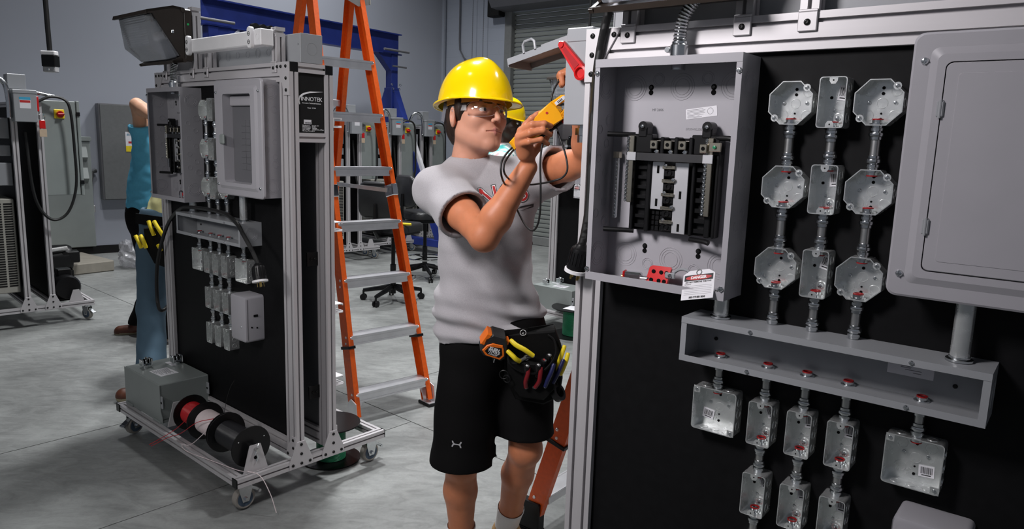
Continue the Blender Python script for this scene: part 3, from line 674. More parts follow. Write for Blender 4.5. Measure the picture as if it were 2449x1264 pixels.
    for x, z0, z1, n in ((-0.098, -0.07, 0.090, 17), (0.102, -0.088, 0.088, 19)):
        nb = part('neutral_bar', lambda b: (b.cbox(x-0.006, x+0.006, -0.052, -0.040, z0, z1, .001)), GOLD, i_)
        part('terminal_screws', lambda b: [b.lathe([(0.0050, 0), (0.0050, 0.0035), (0.0030, 0.0038), (0.0028, 0.002), (0, .002)], (x-0.0085, -0.049, z0+0.006+k*(z1-z0-0.012)/(n-1)), (-0.35, -0.94, 0), 10) for k in range(n) if abs(z0+0.006+k*(z1-z0-0.012)/(n-1)-0.038) > 0.008], ZINCF, nb)['kind'] = 'stuff'
    for x0, x1, z0 in ((-0.047, -0.016, -0.083), (0.012, 0.046, -0.136)):
        bb = part('bus_bar', lambda b: b.cbox(x0, x1, -0.036, -0.032, z0, 0.030, .0008), ALUB, i_)
        for z in ((0.012, -0.066) if x0 < 0 else (-0.045, -0.122)): part('slot', lambda b: b.box((x0+x1)/2-0.003, (x0+x1)/2+0.003, -0.0365, -0.0355, z-0.009, z+0.009), DARK, bb)
    for k in range(5):
        z = 0.018-k*0.032
        st = part('stab', lambda b: (b.cbox(-0.018, 0.014, -0.042, -0.038, z-0.004, z+0.004, .001), b.cbox(-0.010, 0.006, -0.046, -0.032, z+0.002, z+0.0035, .0005)), GOLD, i_)
        screw(st, (-0.008 if k % 2 == 0 else 0.012), -0.042, z+0.004, 0.9)
        part('stab_well', lambda b: (b.cbox(-0.016, 0.012, -0.036, -0.022, z-0.022, z-0.006, .002), b.torus((-0.002, -0.037, z-0.013), (0, 1, 0), 0.006, 0.0012, 14, 5)), BLACK, i_)
    part('strap', lambda b: b.prism([(-0.104, -0.052), (-0.07, -0.052), (-0.05, -0.058), (0.05, -0.058), (0.07, -0.052), (0.106, -0.052), (0.106, -0.049), (0.07, -0.049), (0.05, -0.055), (-0.05, -0.055), (-0.07, -0.049), (-0.104, -0.049)][::-1], (0, 0, 0.032), (1, 0, 0), (0, 1, 0), (0, 0, 1), 0.018), mat('charcoal_strap', (0.03, 0.03, 0.032), 0.45), i_)
    for x in (-0.096, 0.098): part('strap_end', lambda b: b.cbox(x-0.012, x+0.012, -0.0545, -0.0515, 0.031, 0.051, .0006), ALUB, i_)
    for x in (-0.074, 0.088): screw(i_, x, -0.046, 0.112, 1.0)
    for x in (-0.036, 0.0, 0.036):
        lg = part('lug', lambda b: (b.cbox(x-0.0095, x+0.0095, -0.060, -0.034, 0.060, 0.080, .0015)), GOLD, i_)
        part('lug_hole', lambda b: b.cyl((x, -0.0602, 0.070), (x, -0.0606, 0.070), 0.0045, n=12), DARK, lg); screw(lg, x+0.004, -0.046, 0.054, 1.3)
        part('divider', lambda b: b.cbox(x+0.012, x+0.022, -0.050, -0.020, 0.048, 0.088, .002), BLACK, i_)
    lg = part('lug', lambda b: b.cbox(0.080, 0.098, -0.062, -0.042, 0.054, 0.074, .0015), GOLD, i_); part('lug_hole', lambda b: b.cyl((0.089, -0.0622, 0.064), (0.089, -0.0626, 0.064), 0.0045, n=12), DARK, lg)
    part('bonding_strap', lambda b: b.cbox(0.100, 0.128, -0.056, -0.052, 0.058, 0.078, .001), GOLD, i_); part('green_screw', lambda b: b.lathe([(0.004, 0), (0.004, .004), (0, .005)], (0.114, -0.056, 0.068), (0, -1, 0), 6), GREENW, i_)
    return t
def wireway(fr, where):
    t = thing('wireway', 'open grey wireway trough between the conduit runs, %s' % where, 'wireway', fr, (-0.40, 0.0008, 1.116), 'open wireways')
    W_, H_ = 0.2995, 0.051
    part('trough', lambda b: (sheet_box(b, -W_, W_, -H_, H_, 0.100, 0.0016, 0.013, 0.014)), GREYL, t, 30)
    for x in (-0.14, 0.17):
        for z in (H_-0.007, -H_+0.007): screw(t, x, -0.1028, z, 0.9)
    for x in (-0.255, 0.235): screw(t, x, -0.002, -0.012, 0.9, m=BOLT)
    s = part('rating_label', lambda b: b.cbox(-0.042, 0.042, -0.0006, 0, -0.016, 0.016, .0003), PAPER, t, loc=(0.155, -0.002, 0.006))
    part('print', lambda b: [b.box(-0.03+o_, -0.03+o_+w_, -0.0009, 0, z-0.0006, z+0.0006) for o_, w_, z in ((0, .05, .011), (.012, .025, .007), (.012, .02, .004), (.012, .018, .001), (.02, .03, -.003), (.035, .015, -.008))], INKG, s, None)
    for x, rz_ in ((W_+.0003, HP), (-W_-.0003, -HP)): rings(t, x, -0.05, 0, MEDR, GREYL, rz_)
    return t
def cover_box(fr, where, opened):
    """second load centre with its trim cover"""
    t = thing('breaker_panel_cover', ('grey breaker panel with open recessed door, %s' if opened else 'grey breaker panel with closed hinged door, %s') % where, 'electrical panel', fr, (-0.0975, 0.0008, 1.523), 'covered breaker panels')
    part('tub', lambda b: (sheet_box(b, -0.17, 0.17, -0.238, 0.238, 0.090)), GREY, t, 30)
    for x, rz_ in ((0.1702, HP), (-0.1702, -HP)):
        for z in (0.19, -0.19): rings(t, x, -0.045, z, MEDR, GREY, rz_)
        for z in (0.12, -0.1): rings(t, x, -0.03, z, SMR, GREY, rz_)
        for k in range(6): rings(t, x, -0.065 if k % 2 else -0.03, -0.07+0.03*k, TINY, GREY, rz_)
    w, h = 0.1925, 0.240
    def frame(b, X0, X1, Z0, Z1, x0, x1, z0, z1, y0, y1, r0, r1):
        A = rrect(X0, X1, Z0, Z1, r0, 6); B = rrect(x0, x1, z0, z1, r1, 6); n = len(A)
        vs = [(a, y0, q) for a, q in A] + [(a, y1, q) for a, q in B]
        b.add(vs, [(i, (i+1) % n, n+(i+1) % n, n+i) for i in range(n)])
    dx0, dx1, dz0, dz1 = (-0.137, 0.137, -0.187, 0.187) if not opened else (-0.108, 0.118, -0.185, 0.182)
    def trim(b):
        frame(b, -w, w, -h, h, -w, w, -h, h, -0.088, -0.096, .018, .018)
        frame(b, -w, w, -h, h, -w+.004, w-.004, -h+.004, h-.004, -0.096, -0.099, .018, .016)
        frame(b, -w+.004, w-.004, -h+.004, h-.004, -0.163, 0.163, -0.213, 0.213, -0.099, -0.099, .016, .014)
        frame(b, -0.163, 0.163, -0.213, 0.213, -0.150, 0.150, -0.200, 0.200, -0.099, -0.106, .014, .012)
        frame(b, -0.150, 0.150, -0.200, 0.200, dx0, dx1, dz0, dz1, -0.106, -0.106, .012, .012)
        if opened: frame(b, dx0, dx1, dz0, dz1, dx0+0.002, dx1-0.002, dz0+.002, dz1-.002, -0.106, -0.062, .012, .012)
        else: frame(b, dx0, dx1, dz0, dz1, dx0, dx1, dz0, dz1, -0.106, -0.100, .012, .012)
    part('trim_cover', trim, GREY, t, 25)
    if opened:
        part('dead_front', lambda b: b.prism(rrect(dx0, dx1, dz0, dz1, .012), (0, -0.062, 0), (1, 0, 0), (0, 0, 1), (0, 1, 0), .002), GREYD, t)
        part('breaker_blank', lambda b: [b.cbox(-0.035+c*0.037, -0.001+c*0.037, -0.0635, -0.062, -0.13+r*0.026, -0.106+r*0.026, .0006) for c in range(2) for r in range(8)], GREYD, t)
        part('upper_step', lambda b: b.cbox(dx0+.004, dx1-.004, -0.075, -0.062, 0.135, 0.176, .003), GREY, t)
        lt = part('latch', lambda b: (b.cbox(-0.128, -0.092, -0.116, -0.104, -0.026, 0.016, .005)), GREYG, t)
    else:
        d = part('door', lambda b: b.slab(rrect(dx0+.0018, dx1-.0018, dz0+.0018, dz1-.0018, .011, 6), (0, -0.100, 0), (1, 0, 0), (0, 0, 1), (0, -1, 0), .0068, .0016), GREY, t, 25)
        part('raised_field', lambda b: b.slab(rrect(dx0+.022, dx1-.022, dz0+.02, dz1-.02, .006, 4), (0, -0.1066, 0), (1, 0, 0), (0, 0, 1), (0, -1, 0), .0012, .0009), GREY, d, 25)
        for z in (0.105, -0.105):
            hg = part('hinge', lambda b: (b.cbox(dx0-.006, dx0+.006, -0.1115, -0.104, z-.014, z+.014, .002), b.cyl((dx0, -0.110, z-.016), (dx0, -0.110, z+.016), .003, n=10)), GREYL, t)
    for x, z in ((-0.172, 0.190), (0.172, 0.190), (-0.172, -0.197), (0.172, -0.197)): screw(t, x, -0.099, z, 1.3)
    return t
def surface_box(fr, where):
    t = thing('raised_cover_box', 'plain grey rounded surface box low on the board, %s' % where, 'electrical box', fr, (-0.165, 0.0008, 0.742), 'rounded surface boxes')
    def f(b):
        A = [(rrect(-0.0655, 0.0655, -0.103, 0.103, .012, 4), 0), (rrect(-0.0655, 0.0655, -0.103, 0.103, .012, 4), -0.078), (rrect(-0.063, 0.063, -0.1005, 0.1005, .012, 4), -0.086), (rrect(-0.056, 0.056, -0.0935, 0.0935, .010, 4), -0.0895)]
        n = len(A[0][0]); vs = [(a, y, q) for pl, y in A for a, q in pl]
        b.add(vs, [(j*n+i, j*n+(i+1) % n, (j+1)*n+(i+1) % n, (j+1)*n+i) for j in range(3) for i in range(n)] + [tuple(range(n)), tuple(range(3*n, 4*n))])
    part('cover', f, GREY, t, 30)
    part('seam', lambda b: b.box(-0.0665, 0.0665, -0.0795, -0.0775, -0.09, 0.09), GREYD, t); screw(t, 0.03, -0.0895, -0.035, 0.8)
    part('clasp', lambda b: (b.cbox(0.064, 0.0685, -0.05, -0.03, 0.01, 0.02, .001), b.cyl((0.0655, -0.035, -0.04), (0.0675, -0.035, -0.04), .004, n=10), b.cyl((0.0655, -0.06, -0.035), (0.0675, -0.06, -0.035), .004, n=10)), BOLT, t)
    return t
def fat_conduit(fr, u, z0, z1, label):
    t = thing('conduit_nipple', label, 'conduit', fr, (u, 0.05, z0), 'large conduit nipples'); L = z1-z0
    part('pipe', lambda b: b.cyl((0, 0, -0.01), (0, 0, L+0.012), 0.0168, n=20), ZINC, t)
    part('locknut', lambda b: b.lathe([(0.017, 0), (0.0235, 0), (0.0235, 0.004), (0.0185, 0.006), (0.0185, 0.009), (0.017, 0.009)], n=16), ZINCF, t)
    part('bushing', lambda b: b.lathe([(0.0165, L+0.003), (0.023, L+0.003), (0.023, L+0.012), (0.0185, L+0.016), (0.0165, L+0.016)], n=16), ZINCF, t)
    return t
def flex(fr, path, label, r=0.0155, group=None, n=0.0072):
    t = thing('flexible_conduit', label, 'conduit', fr, (0, 0, 0), group)
    P = spline([(u, -w, z) for u, w, z in path], 24); out = [P[0]]; 
    # resample evenly
    D = [0]
    for i in range(1, len(P)): D.append(D[-1]+(P[i]-P[i-1]).length)
    tot = D[-1]; k = max(4, int(tot/(n/2))); res = []; j = 0
    for i in range(k+1):
        d = tot*i/k
        while j < len(D)-2 and D[j+1] < d: j += 1
        f = (d-D[j])/max(1e-9, D[j+1]-D[j]); res.append(P[j].lerp(P[j+1], f))
    part('armour', lambda b: b.tube(res, r, 14, rad=[r*(1.0 if i % 2 else 0.84) for i in range(len(res))]), ZINCF, t, 60)
    return t, res
def trough_top(fr, where):
    t = thing('top_wireway', 'long grey closed wireway lying on top of the frame, %s' % where, 'wireway', fr, (-0.415, -0.082, 1.832), 'closed wireways on top of the stands')
    part('trough', lambda b: b.cbox(-0.585, 0.585, -0.050, 0.050, 0, 0.112, .0015), GREYL, t)
    part('end_cap', lambda b: b.cbox(0.585, 0.589, -0.051, 0.051, -0.001, 0.113, .001), GREYL, t); part('end_cap', lambda b: b.cbox(-0.589, -0.585, -0.051, 0.051, -0.001, 0.113, .001), GREYL, t)
    rings(t, 0.5893, 0, 0.055, (0.024,), GREYL, HP); screw(t, 0.57, -0.0505, 0.07, 0.7); screw(t, -0.57, -0.0505, 0.07, 0.7)
    for k in range(12): rings(t, -0.5+k*0.085, -0.0503, 0.05, (0.014,) if k % 3 else (0.02, 0.014), GREYL)
    return t
def wall_pack(fr, where):
    t = thing('wall_pack_light', 'dark bronze wall pack floodlight with ribbed glass lens, %s' % where, 'light fixture', fr, (-0.80, 0.024, 1.862), 'wall pack lights')
    x0, x1 = -0.18, 0.18
    part('back_box', lambda b: b.cbox(x0, x1, -0.040, 0.0, 0.0, 0.232, .006), BROWN, t)
    pr = [(-0.041, 0.235), (-0.085, 0.238), (-0.200, 0.205), (-0.205, 0.190), (-0.195, 0.190), (-0.176, 0.192), (-0.058, 0.020), (-0.075, 0.010), (-0.10, -0.006), (-0.092, -0.014), (-0.041, -0.004)]
    part('housing_cheek', lambda b: b.prism(pr, (x1-0.012, 0, 0), (0, 1, 0), (0, 0, 1), (1, 0, 0), .012), BROWN, t)
    part('housing_cheek', lambda b: b.prism(pr, (x0, 0, 0), (0, 1, 0), (0, 0, 1), (1, 0, 0), .012), BROWN, t)
    part('hood', lambda b: b.prism([(-0.041, 0.235), (-0.085, 0.238), (-0.205, 0.203), (-0.210, 0.186), (-0.200, 0.186), (-0.196, 0.196), (-0.085, 0.226), (-0.041, 0.224)], (x0, 0, 0), (0, 1, 0), (0, 0, 1), (1, 0, 0), x1-x0), BROWN, t)
    part('sill', lambda b: b.prism([(-0.041, -0.004), (-0.041, 0.010), (-0.06, 0.012), (-0.097, -0.002), (-0.092, -0.014)], (x0, 0, 0), (0, 1, 0), (0, 0, 1), (1, 0, 0), x1-x0), BROWN, t)
    def lens(b):
        L0 = [(-0.176, 0.192), (-0.196, 0.186), (-0.176, 0.056), (-0.104, 0.004), (-0.056, 0.018)]
        a, c = x0+0.014, x1-0.014; n = 26
        # ribbed front and bottom
        prof = []
        for (p, q) in zip(L0[1:-1], L0[2:]):
            for k in range(n): 
                f = k/n; y = p[0]+(q[0]-p[0])*f; z = p[1]+(q[1]-p[1])*f; prof.append((y-(0.0016 if k % 2 else 0), z))
        prof.append(L0[-1]); m = len(prof)
        vs = [(a+0.03, y, z) for y, z in prof] + [(c-0.03, y, z) for y, z in prof]
        b.add(vs, [(i, i+1, m+i+1, m+i) for i in range(m-1)])
        for X, X2 in ((a, a+0.03), (c, c-0.03)):
            b.add([(X, -0.176, 0.192)] + [(X2, y, z) for y, z in prof], [(0, i+1, i+2) for i in range(m-1)])
    part('glass_lens', lens, GLASS, t, 20)
    part('reflector', lambda b: b.prism([(-0.116, 0.185), (-0.06, 0.20), (-0.045, 0.03), (-0.048, 0.026)], (x0+0.02, 0, 0), (0, 1, 0), (0, 0, 1), (1, 0, 0), x1-x0-0.04), ALUB, t)
    part('lamp_socket', lambda b: (b.cyl((0.0, -0.09, 0.12), (0.13, -0.09, 0.12), 0.024, n=16)), WHITE, t)
    part('latch_screw', lambda b: b.cbox(x1-0.001, x1+0.004, -0.098, -0.086, 0.118, 0.130, .001), ZINCF, t)
    part('indicator', lambda b: b.cyl((x1, -0.02, 0.165), (x1+0.002, -0.02, 0.165), 0.005, n=12), mat('green_indicator', (0.02, 0.45, 0.12), 0.4), t)
    [part('hinge', lambda b: b.cyl((x1-0.01, -0.042, z), (x1+0.004, -0.042, z), .01, n=10), BROWN, t) for z in (0.225, 0.004)]
    return t
def strip_light(fr, where):
    t = thing('strip_light', 'white bare strip light fixture across the top posts, %s' % where, 'light fixture', fr, (-0.215, 0.020, 1.893), 'strip lights')
    part('channel', lambda b: b.cbox(-0.325, 0.255, -0.060, -0.006, 0.0, 0.058, .004), WHITE, t)
    for x in (-0.33, 0.205): 
        s = part('lamp_holder', lambda b: b.slab(rrect(x, x+0.03, -0.012, 0.072, .012, 4), (0, -0.060, 0), (1, 0, 0), (0, 0, 1), (0, -1, 0), .016, .003), WHITE, t)
        for z in (0.012, 0.044): part('socket', lambda b: (b.torus((x+0.015, -0.0768, z), (0, 1, 0), 0.0075, 0.0012, 14, 5), b.box(x+.007, x+.023, -0.0775, -0.0765, z-.001, z+.001)), INK, s)
    part('end_box', lambda b: b.cbox(0.24, 0.29, -0.064, -0.006, -0.002, 0.062, .003), WHITE, t); rings(t, 0.265, -0.0645, 0.03, (0.012,), WHITE)
    return t
def plug(name, fr, p0, d, label):
    """locking cord plug: p0 = cord end, d = direction to the blades"""
    t = thing(name, label, 'plug', fr, p0); d = Vector((d[0], -d[1], d[2])).normalized()
    part('body', lambda b: b.lathe([(0.013, -0.008), (0.018, 0), (0.0235, 0.004), (0.0255, 0.012), (0.027, 0.052), (0.027, 0.06)], (0, 0, 0), d, 24), BLACK, t)
    part('grip_ribs', lambda b: [b.cyl(Vector((0, 0, 0))+d*0.012+(basis(d)[0]*math.cos(a)+basis(d)[1]*math.sin(a))*0.0256, Vector((0, 0, 0))+d*0.046+(basis(d)[0]*math.cos(a)+basis(d)[1]*math.sin(a))*0.0268, .0016, n=5) for a in [i*math.pi/9 for i in range(18)]], BLACK, t)
    part('face_ring', lambda b: b.lathe([(0.027, 0.060), (0.031, 0.061), (0.031, 0.069), (0.0, 0.069)], (0, 0, 0), d, 24), WHITE, t)
    x, y, _ = basis(d)
    for i in range(4):
        a = i*HP+0.4; c = (x*math.cos(a)+y*math.sin(a))*0.0125
        part('blade', lambda b: b.bar(c+d*0.068, c+d*0.088, 0.007, 0.0018, up=c), BRASS, t)
    return t
GR = dict(oct='octagonal boxes', handy='handy boxes', sq='square boxes', nip='short conduit nipples')
CU = (-0.522, -0.437, -0.353); RZ = (1.645, 1.470, 1.294); LZ = (0.940, 0.770, 0.598)
def populate(fr, where, kind):
    load_center(fr, where, kind != 'B')
    if kind != 'B' : wireway(fr, where)
    wall_pack(fr, where); trough_top(fr, where)
    if kind == 'B': return
    cover_box(fr, where, kind == 'L'); surface_box(fr, where)
    rn = ('top', 'middle', 'bottom'); cn = ('left', 'centre', 'right')
    col_n = {0: 'left column', 1: 'handy box column', 2: 'right column'}
    hb = (0.0445, 0.0505, 0.0445)
    for c in range(3):
        for r in range(3):
            if kind == 'L' and c == 2 and r < 2: continue
            if c == 1: handy_box(fr, CU[c], RZ[r], 'narrow zinc handy box, %s of the column above the wireway, %s' % (rn[r], where), GR['handy'], r if r != 2 else 2)
            else: oct_box(fr, CU[c], RZ[r], 'zinc octagonal box, %s row of the %s column, %s' % (rn[r], cn[c], where), GR['oct'])
            z1 = RZ[r]-hb[c]; z0 = RZ[r+1]+hb[c] if r < 2 else 1.168
            nxt = 'the %s box' % rn[r+1] if r < 2 else 'the wireway'
            nipple(fr, CU[c], 0.022, z0, z1, 'conduit nipple under the %s box of the %s column above the wireway, %s' % (rn[r], cn[c], where), GR['nip'])
    hs = [(-0.633, 'sq'), (CU[0], 'h'), (CU[1], 'h'), (CU[2], 'h'), (-0.216, 'sq')]
    on = ('first', 'second', 'third', 'fourth', 'fifth')
    for i, (u, k) in enumerate(hs):
        if k == 'sq':
            square_box(fr, u, 0.940, 'square zinc box hanging under the %s end of the wireway, %s' % ('left' if i == 0 else 'right', where), GR['sq'])
            nipple(fr, u, 0.022, 0.9935, 1.064, 'conduit nipple above the %s square box under the wireway, %s' % ('left' if i == 0 else 'right', where), GR['nip'])
        else:
            c = i-1
            for r in range(3):
                handy_box(fr, u, LZ[r], 'narrow zinc handy box, %s of the %s column below the wireway, %s' % (rn[r], cn[c], where), GR['handy'], 3+c if r < 2 else -1)
                z1 = 1.064 if r == 0 else LZ[r-1]-0.0505
                nipple(fr, u, 0.022, LZ[r]+0.0505, z1, 'conduit nipple above the %s box of the %s column below the wireway, %s' % (rn[r], cn[c], where), GR['nip'])
    fat_conduit(fr, -0.630, 1.168, 1.2165, 'stubby wide conduit joining the open tub to the wireway, %s' % where)
    fat_conduit(fr, -0.160, 1.168, 1.285, 'wide conduit joining the covered panel to the wireway, %s' % where)
    t, res = flex(fr, [(-0.777, 0.05, 1.775), (-0.777, 0.05, 1.80), (-0.768, 0.05, 1.84), (-0.742, 0.045, 1.875), (-0.70, 0.045, 1.895), (-0.66, 0.04, 1.905), (-0.60, 0.0, 1.91), (-0.58, -0.03, 1.91)] if kind == 'R' else
                  [(-0.777, 0.05, 1.775), (-0.777, 0.05, 1.80), (-0.773, 0.05, 1.83), (-0.764, 0.045, 1.862)], 'ribbed flexible steel conduit rising from the open tub, %s' % where, group='flexible conduits')
    part('connector', lambda b: (b.lathe([(0.0165, -0.026), (0.0165, 0.004), (0.0205, 0.005), (0.0205, 0.028), (0.0175, 0.031), (0.0175, 0.036)], (-0.777, -0.05, 1.745), (0, 0, 1), 20), b.cyl((-0.802, -0.062, 1.764), (-0.802, -0.045, 1.764), 0.006, n=10), b.cbox(-0.806, -0.785, -0.058, -0.05, 1.758, 1.770, .001)), ZINCF, t)
STAND_R = make_stand(FR, 'aluminium frame stand with black board filling the right of the picture', 'R')
STAND_L = make_stand(FL, 'aluminium rolling stand with black board and name plate on the left', 'L')
STAND_B = make_stand(FB, 'aluminium frame stand seen behind the student, largely hidden', 'B')
populate(FR, 'near right stand', 'R')
populate(FL, 'left rolling stand', 'L')
populate(FB, 'stand behind the student', 'B')
strip_light(FL, 'left rolling stand')
# ------------------------------------------------------------------ things on and around the stands
def transformer(fr, where):
    t = thing('transformer', 'green grey steel transformer box on the base %s' % where, 'transformer', fr, (-0.827, 0.13, 0.1655), 'transformer boxes')
    part('body', lambda b: (b.cbox(-0.203, 0.203, -0.12, 0.12, 0.012, 0.190, .004)), GREYG, t)
    part('cover_flap', lambda b: b.prism([(-0.205, 0.0), (0.222, 0.0), (0.222, 0.03), (0.206, 0.06), (0.206, 0.189), (-0.205, 0.189)], (0, -0.123, 0.0), (1, 0, 0), (0, 0, 1), (0, 1, 0), .003), GREYG, t)
    for x in (-0.16, 0.16): part('mounting_foot', lambda b: b.cbox(x-0.03, x+0.05, -0.13, 0.13, 0.0, 0.012, .002), GREYG, t)
    for y, z in ((-0.10, 0.105), (0.125, 0.125)):
        l = part('lifting_tab', lambda b: b.cbox(0.203, 0.222, y-0.02, y-0.014, z-0.03, z+0.03, .002) if y < 0 else b.cbox(0.203, 0.226, y-0.02, y-0.014, z-0.03, z+0.03, .002), GREYL, t)
        part('slot', lambda b: b.cyl((0.213, y-0.0206, z), (0.213, y-0.0212, z), 0.006, n=12), DARK, l)
    s = part('data_label', lambda b: b.cbox(-0.06, 0.06, -0.045, 0.045, 0.190, 0.1906, .0002), PAPER, t, loc=(0.02, -0.02, 0), rot=(0, 0, 0.06))
    part('print', lambda b: [b.box(-0.05, -0.05+w_, q-0.0015, q+0.0015, 0.1906, 0.191) for q, w_ in ((0.036, .03), (0.028, .09), (0.02, .08), (0.012, .095), (0.004, .07), (-0.004, .09), (-0.012, .06), (-0.02, .085), (-0.028, .09), (-0.036, .05))], INKG, s, None)
    part('small_label', lambda b: b.cbox(-0.13, -0.05, 0.05, 0.075, 0.190, 0.1906, .0002), PAPER, t)
    for x, y in ((-0.115, -0.05), (-0.07, 0.085)):
        c = part('cable_clamp', lambda b: (b.cyl((x, y, 0.19), (x, y, 0.205), 0.022, n=16), b.cbox(x-0.022, x+0.022, y-0.026, y-0.018, 0.2, 0.236, .003), b.cbox(x-0.022, x+0.022, y+0.018, y+0.026, 0.2, 0.236, .003), b.torus((x, y, 0.222), (0.3, 1, 0), 0.017, 0.006, 18, 8)), ZINCF, t)
        part('opening', lambda b: b.cyl((x-0.001, y-0.012, 0.222), (x, y+0.012, 0.222), 0.013, n=14), DARK, c)
        screw(c, x+0.014, y-0.026, 0.23, 1.2)
    return t
transformer(FL, 'of the left rolling stand'); transformer(FB, 'of the stand behind the student')
def spool(fr, u0, u1, w, z, r, rh, wm, label, hubr=0.02, turns=True):
    t = thing('wire_spool', label, 'wire spool', fr, ((u0+u1)/2, w, z), 'wire spools on the left stand'); L = (u1-u0)/2
    for s_ in (-1, 1): part('flange', lambda b: b.lathe([(0.014, L*s_-0.003*s_), (r-0.002, L*s_-0.003*s_), (r, L*s_-0.0015*s_), (r-0.002, L*s_), (0.014, L*s_)], (0, 0, 0), (1, 0, 0), 32), BLACK, t)
    n = int(2*(L-0.006)/0.0034); pr = []
    for i in range(n):
        x = -L+0.005+i*0.0034; pr += [(rh-0.0012, x), (rh, x+0.0012), (rh, x+0.0022), (rh-0.0012, x+0.0034)]
    part('wound_wire', lambda b: b.lathe(pr, (0, 0, 0), (1, 0, 0), 28), wm, t, 50)
    part('rivets', lambda b: [b.cyl((L*s_, 0.75*r*math.cos(a), 0.75*r*math.sin(a)), (L*s_+0.002*s_, 0.75*r*math.cos(a), 0.75*r*math.sin(a)), .003, n=8) for s_ in (-1, 1) for a in (0.5, 2.6, 4.7)], ZINCF, t)['kind'] = 'stuff'
    return t
AW, AZ = 0.195, 0.262
spool(FL, -0.430, -0.295, AW, AZ, 0.083, 0.052, REDW, 'black flanged spool wound with red wire')
spool(FL, -0.285, -0.110, AW, AZ, 0.086, 0.054, WHITEW, 'black flanged spool wound with white wire')
spool(FL, -0.098, 0.112, AW, AZ, 0.088, 0.056, BLACKW, 'black flanged spool wound with black wire')
t = thing('spool_axle', 'steel spool axle with aluminium end brackets on the left stand base', 'axle', FL, (0, AW, 0.165))
part('axle_rod', lambda b: b.cyl((-0.60, 0, AZ-0.165), (0.168, 0, AZ-0.165), 0.008, n=12), STEEL, t)
for u in (0.140, -0.56):
    p = part('end_bracket', lambda b: b.prism([(-0.055, 0.0006), (0.055, 0.0006), (0.024, 0.115), (-0.024, 0.115)], (u, 0, 0), (0, 1, 0), (0, 0, 1), (1, 0, 0), .005), ALU, t); 
    if u > 0: 
        part('axle_hole', lambda b: b.cyl((u+.005, 0.0, 0.06), (u+.0055, 0.0, 0.06), .008, n=12), DARK, p); part('cotter_pin', lambda b: (b.tube([(u+.012, -0.006, 0.075), (u+.014, 0.0, 0.10), (u+.012, 0.012, 0.118)], .0025, 6), b.tube([(u+.012, 0.0, 0.045), (u+.013, 0.006, 0.06), (u+.012, 0.002, 0.075)], .0035, 6)), ZINCF, p)
# loose wire ends
def wire(name, fr, pts, r, m, label, cat='wire', n=8):
    mb = MB(); mb.tube(spline([V(p) for p in pts], n), r, 6); o = ob(name, mb.mesh(name, 60), m, None); o.matrix_world = fr.M; return tag(o, label, cat, )
wire('loose_wire', FL, [(-0.36, 0.245, 0.262), (-0.40, 0.275, 0.215), (-0.45, 0.31, 0.172), (-0.50, 0.36, 0.13)], .0016, REDW, 'upper red wire end trailing over the front base rail')
wire('loose_wire', FL, [(-0.13, 0.23, 0.325), (-0.21, 0.27, 0.295), (-0.33, 0.29, 0.215), (-0.41, 0.31, 0.178), (-0.48, 0.36, 0.13)], .0016, REDW, 'long red wire arching across the spools to the floor side')
wire('loose_wire', FL, [(-0.17, 0.25, 0.26), (-0.24, 0.285, 0.19), (-0.30, 0.30, 0.171), (-0.22, 0.31, 0.169), (-0.05, 0.28, 0.171), (0.10, 0.25, 0.171), (0.19, 0.21, 0.169), (0.24, 0.19, 0.10), (0.27, 0.18, 0.02)], .0019, WHITEW, 'white wire end looping over the base corner of the left stand')
wire('loose_wire', FL, [(-0.10, 0.20, 0.352), (-0.09, 0.19, 0.42), (-0.075, 0.18, 0.47), (-0.06, 0.17, 0.50)], .0012, RUBBER, 'thin black wire end standing up above the spools')
# vertical spools standing on the floor
def floor_spool(x, y, r, h, wm, label, paper=False):
    t = thing('wire_reel', label, 'wire reel', WORLD, (0, 0, 0)); t.location = (x, y, 0)
    part('flange', lambda b: b.lathe([(0.015, 0.0), (r, 0.0), (r, 0.006), (0.015, 0.006)], n=36), BLACK, t); part('flange', lambda b: b.lathe([(0.015, h-0.006), (r, h-0.006), (r, h), (0.015, h)], n=36), BLACK, t)
    pr = []
    for i in range(int((h-0.014)/0.006)): z = 0.007+i*0.006; pr += [(r*0.5-0.002, z), (r*0.5, z+0.002), (r*0.5, z+0.004), (r*0.5-0.002, z+0.006)]
    part('wound_wire', lambda b: b.lathe(pr, n=28), wm, t, 50)
    if paper: part('paper_label', lambda b: b.box(-0.055, 0.055, -0.07, 0.07, h, h+0.0008), PAPER, t, rot=(0, 0, -0.6), loc=(-0.02, -0.05, 0))
    return t
q = FL.p(-0.045, -0.305, 0); floor_spool(q.x, q.y, 0.140, 0.185, GREENW, 'dark reel of green wire standing inside the back of the left stand base')
q = fl(1372, 800); floor_spool(q.x, q.y, 0.19, 0.235, GREENW, 'black reel of green wire with white label on the floor behind the student', True)
# power cord and plug on the left stand
wire('power_cord', FL, [(-1.06, -0.10, 0.9), (-1.075, -0.02, 0.66), (-1.06, 0.045, 0.61), (-1.085, 0.05, 0.70), (-1.05, 0.05, 0.884), (-0.90, 0.06, 1.075), (-0.72, 0.075, 1.172), (-0.55, 0.085, 1.198), (-0.25, 0.10, 1.200), (-0.11, 0.113, 1.172), (-0.02, 0.13, 1.13), (0.07, 0.14, 1.07), (0.120, 0.148, 1.028)], 0.0095, RUBBER, 'thick black power cord draped over the wireway of the left stand', 'cord', 10)
plug('locking_plug', FL, (0.123, 0.148, 1.024), (0.30, 0.06, -0.95), 'black locking plug with white face hanging from the left stand')
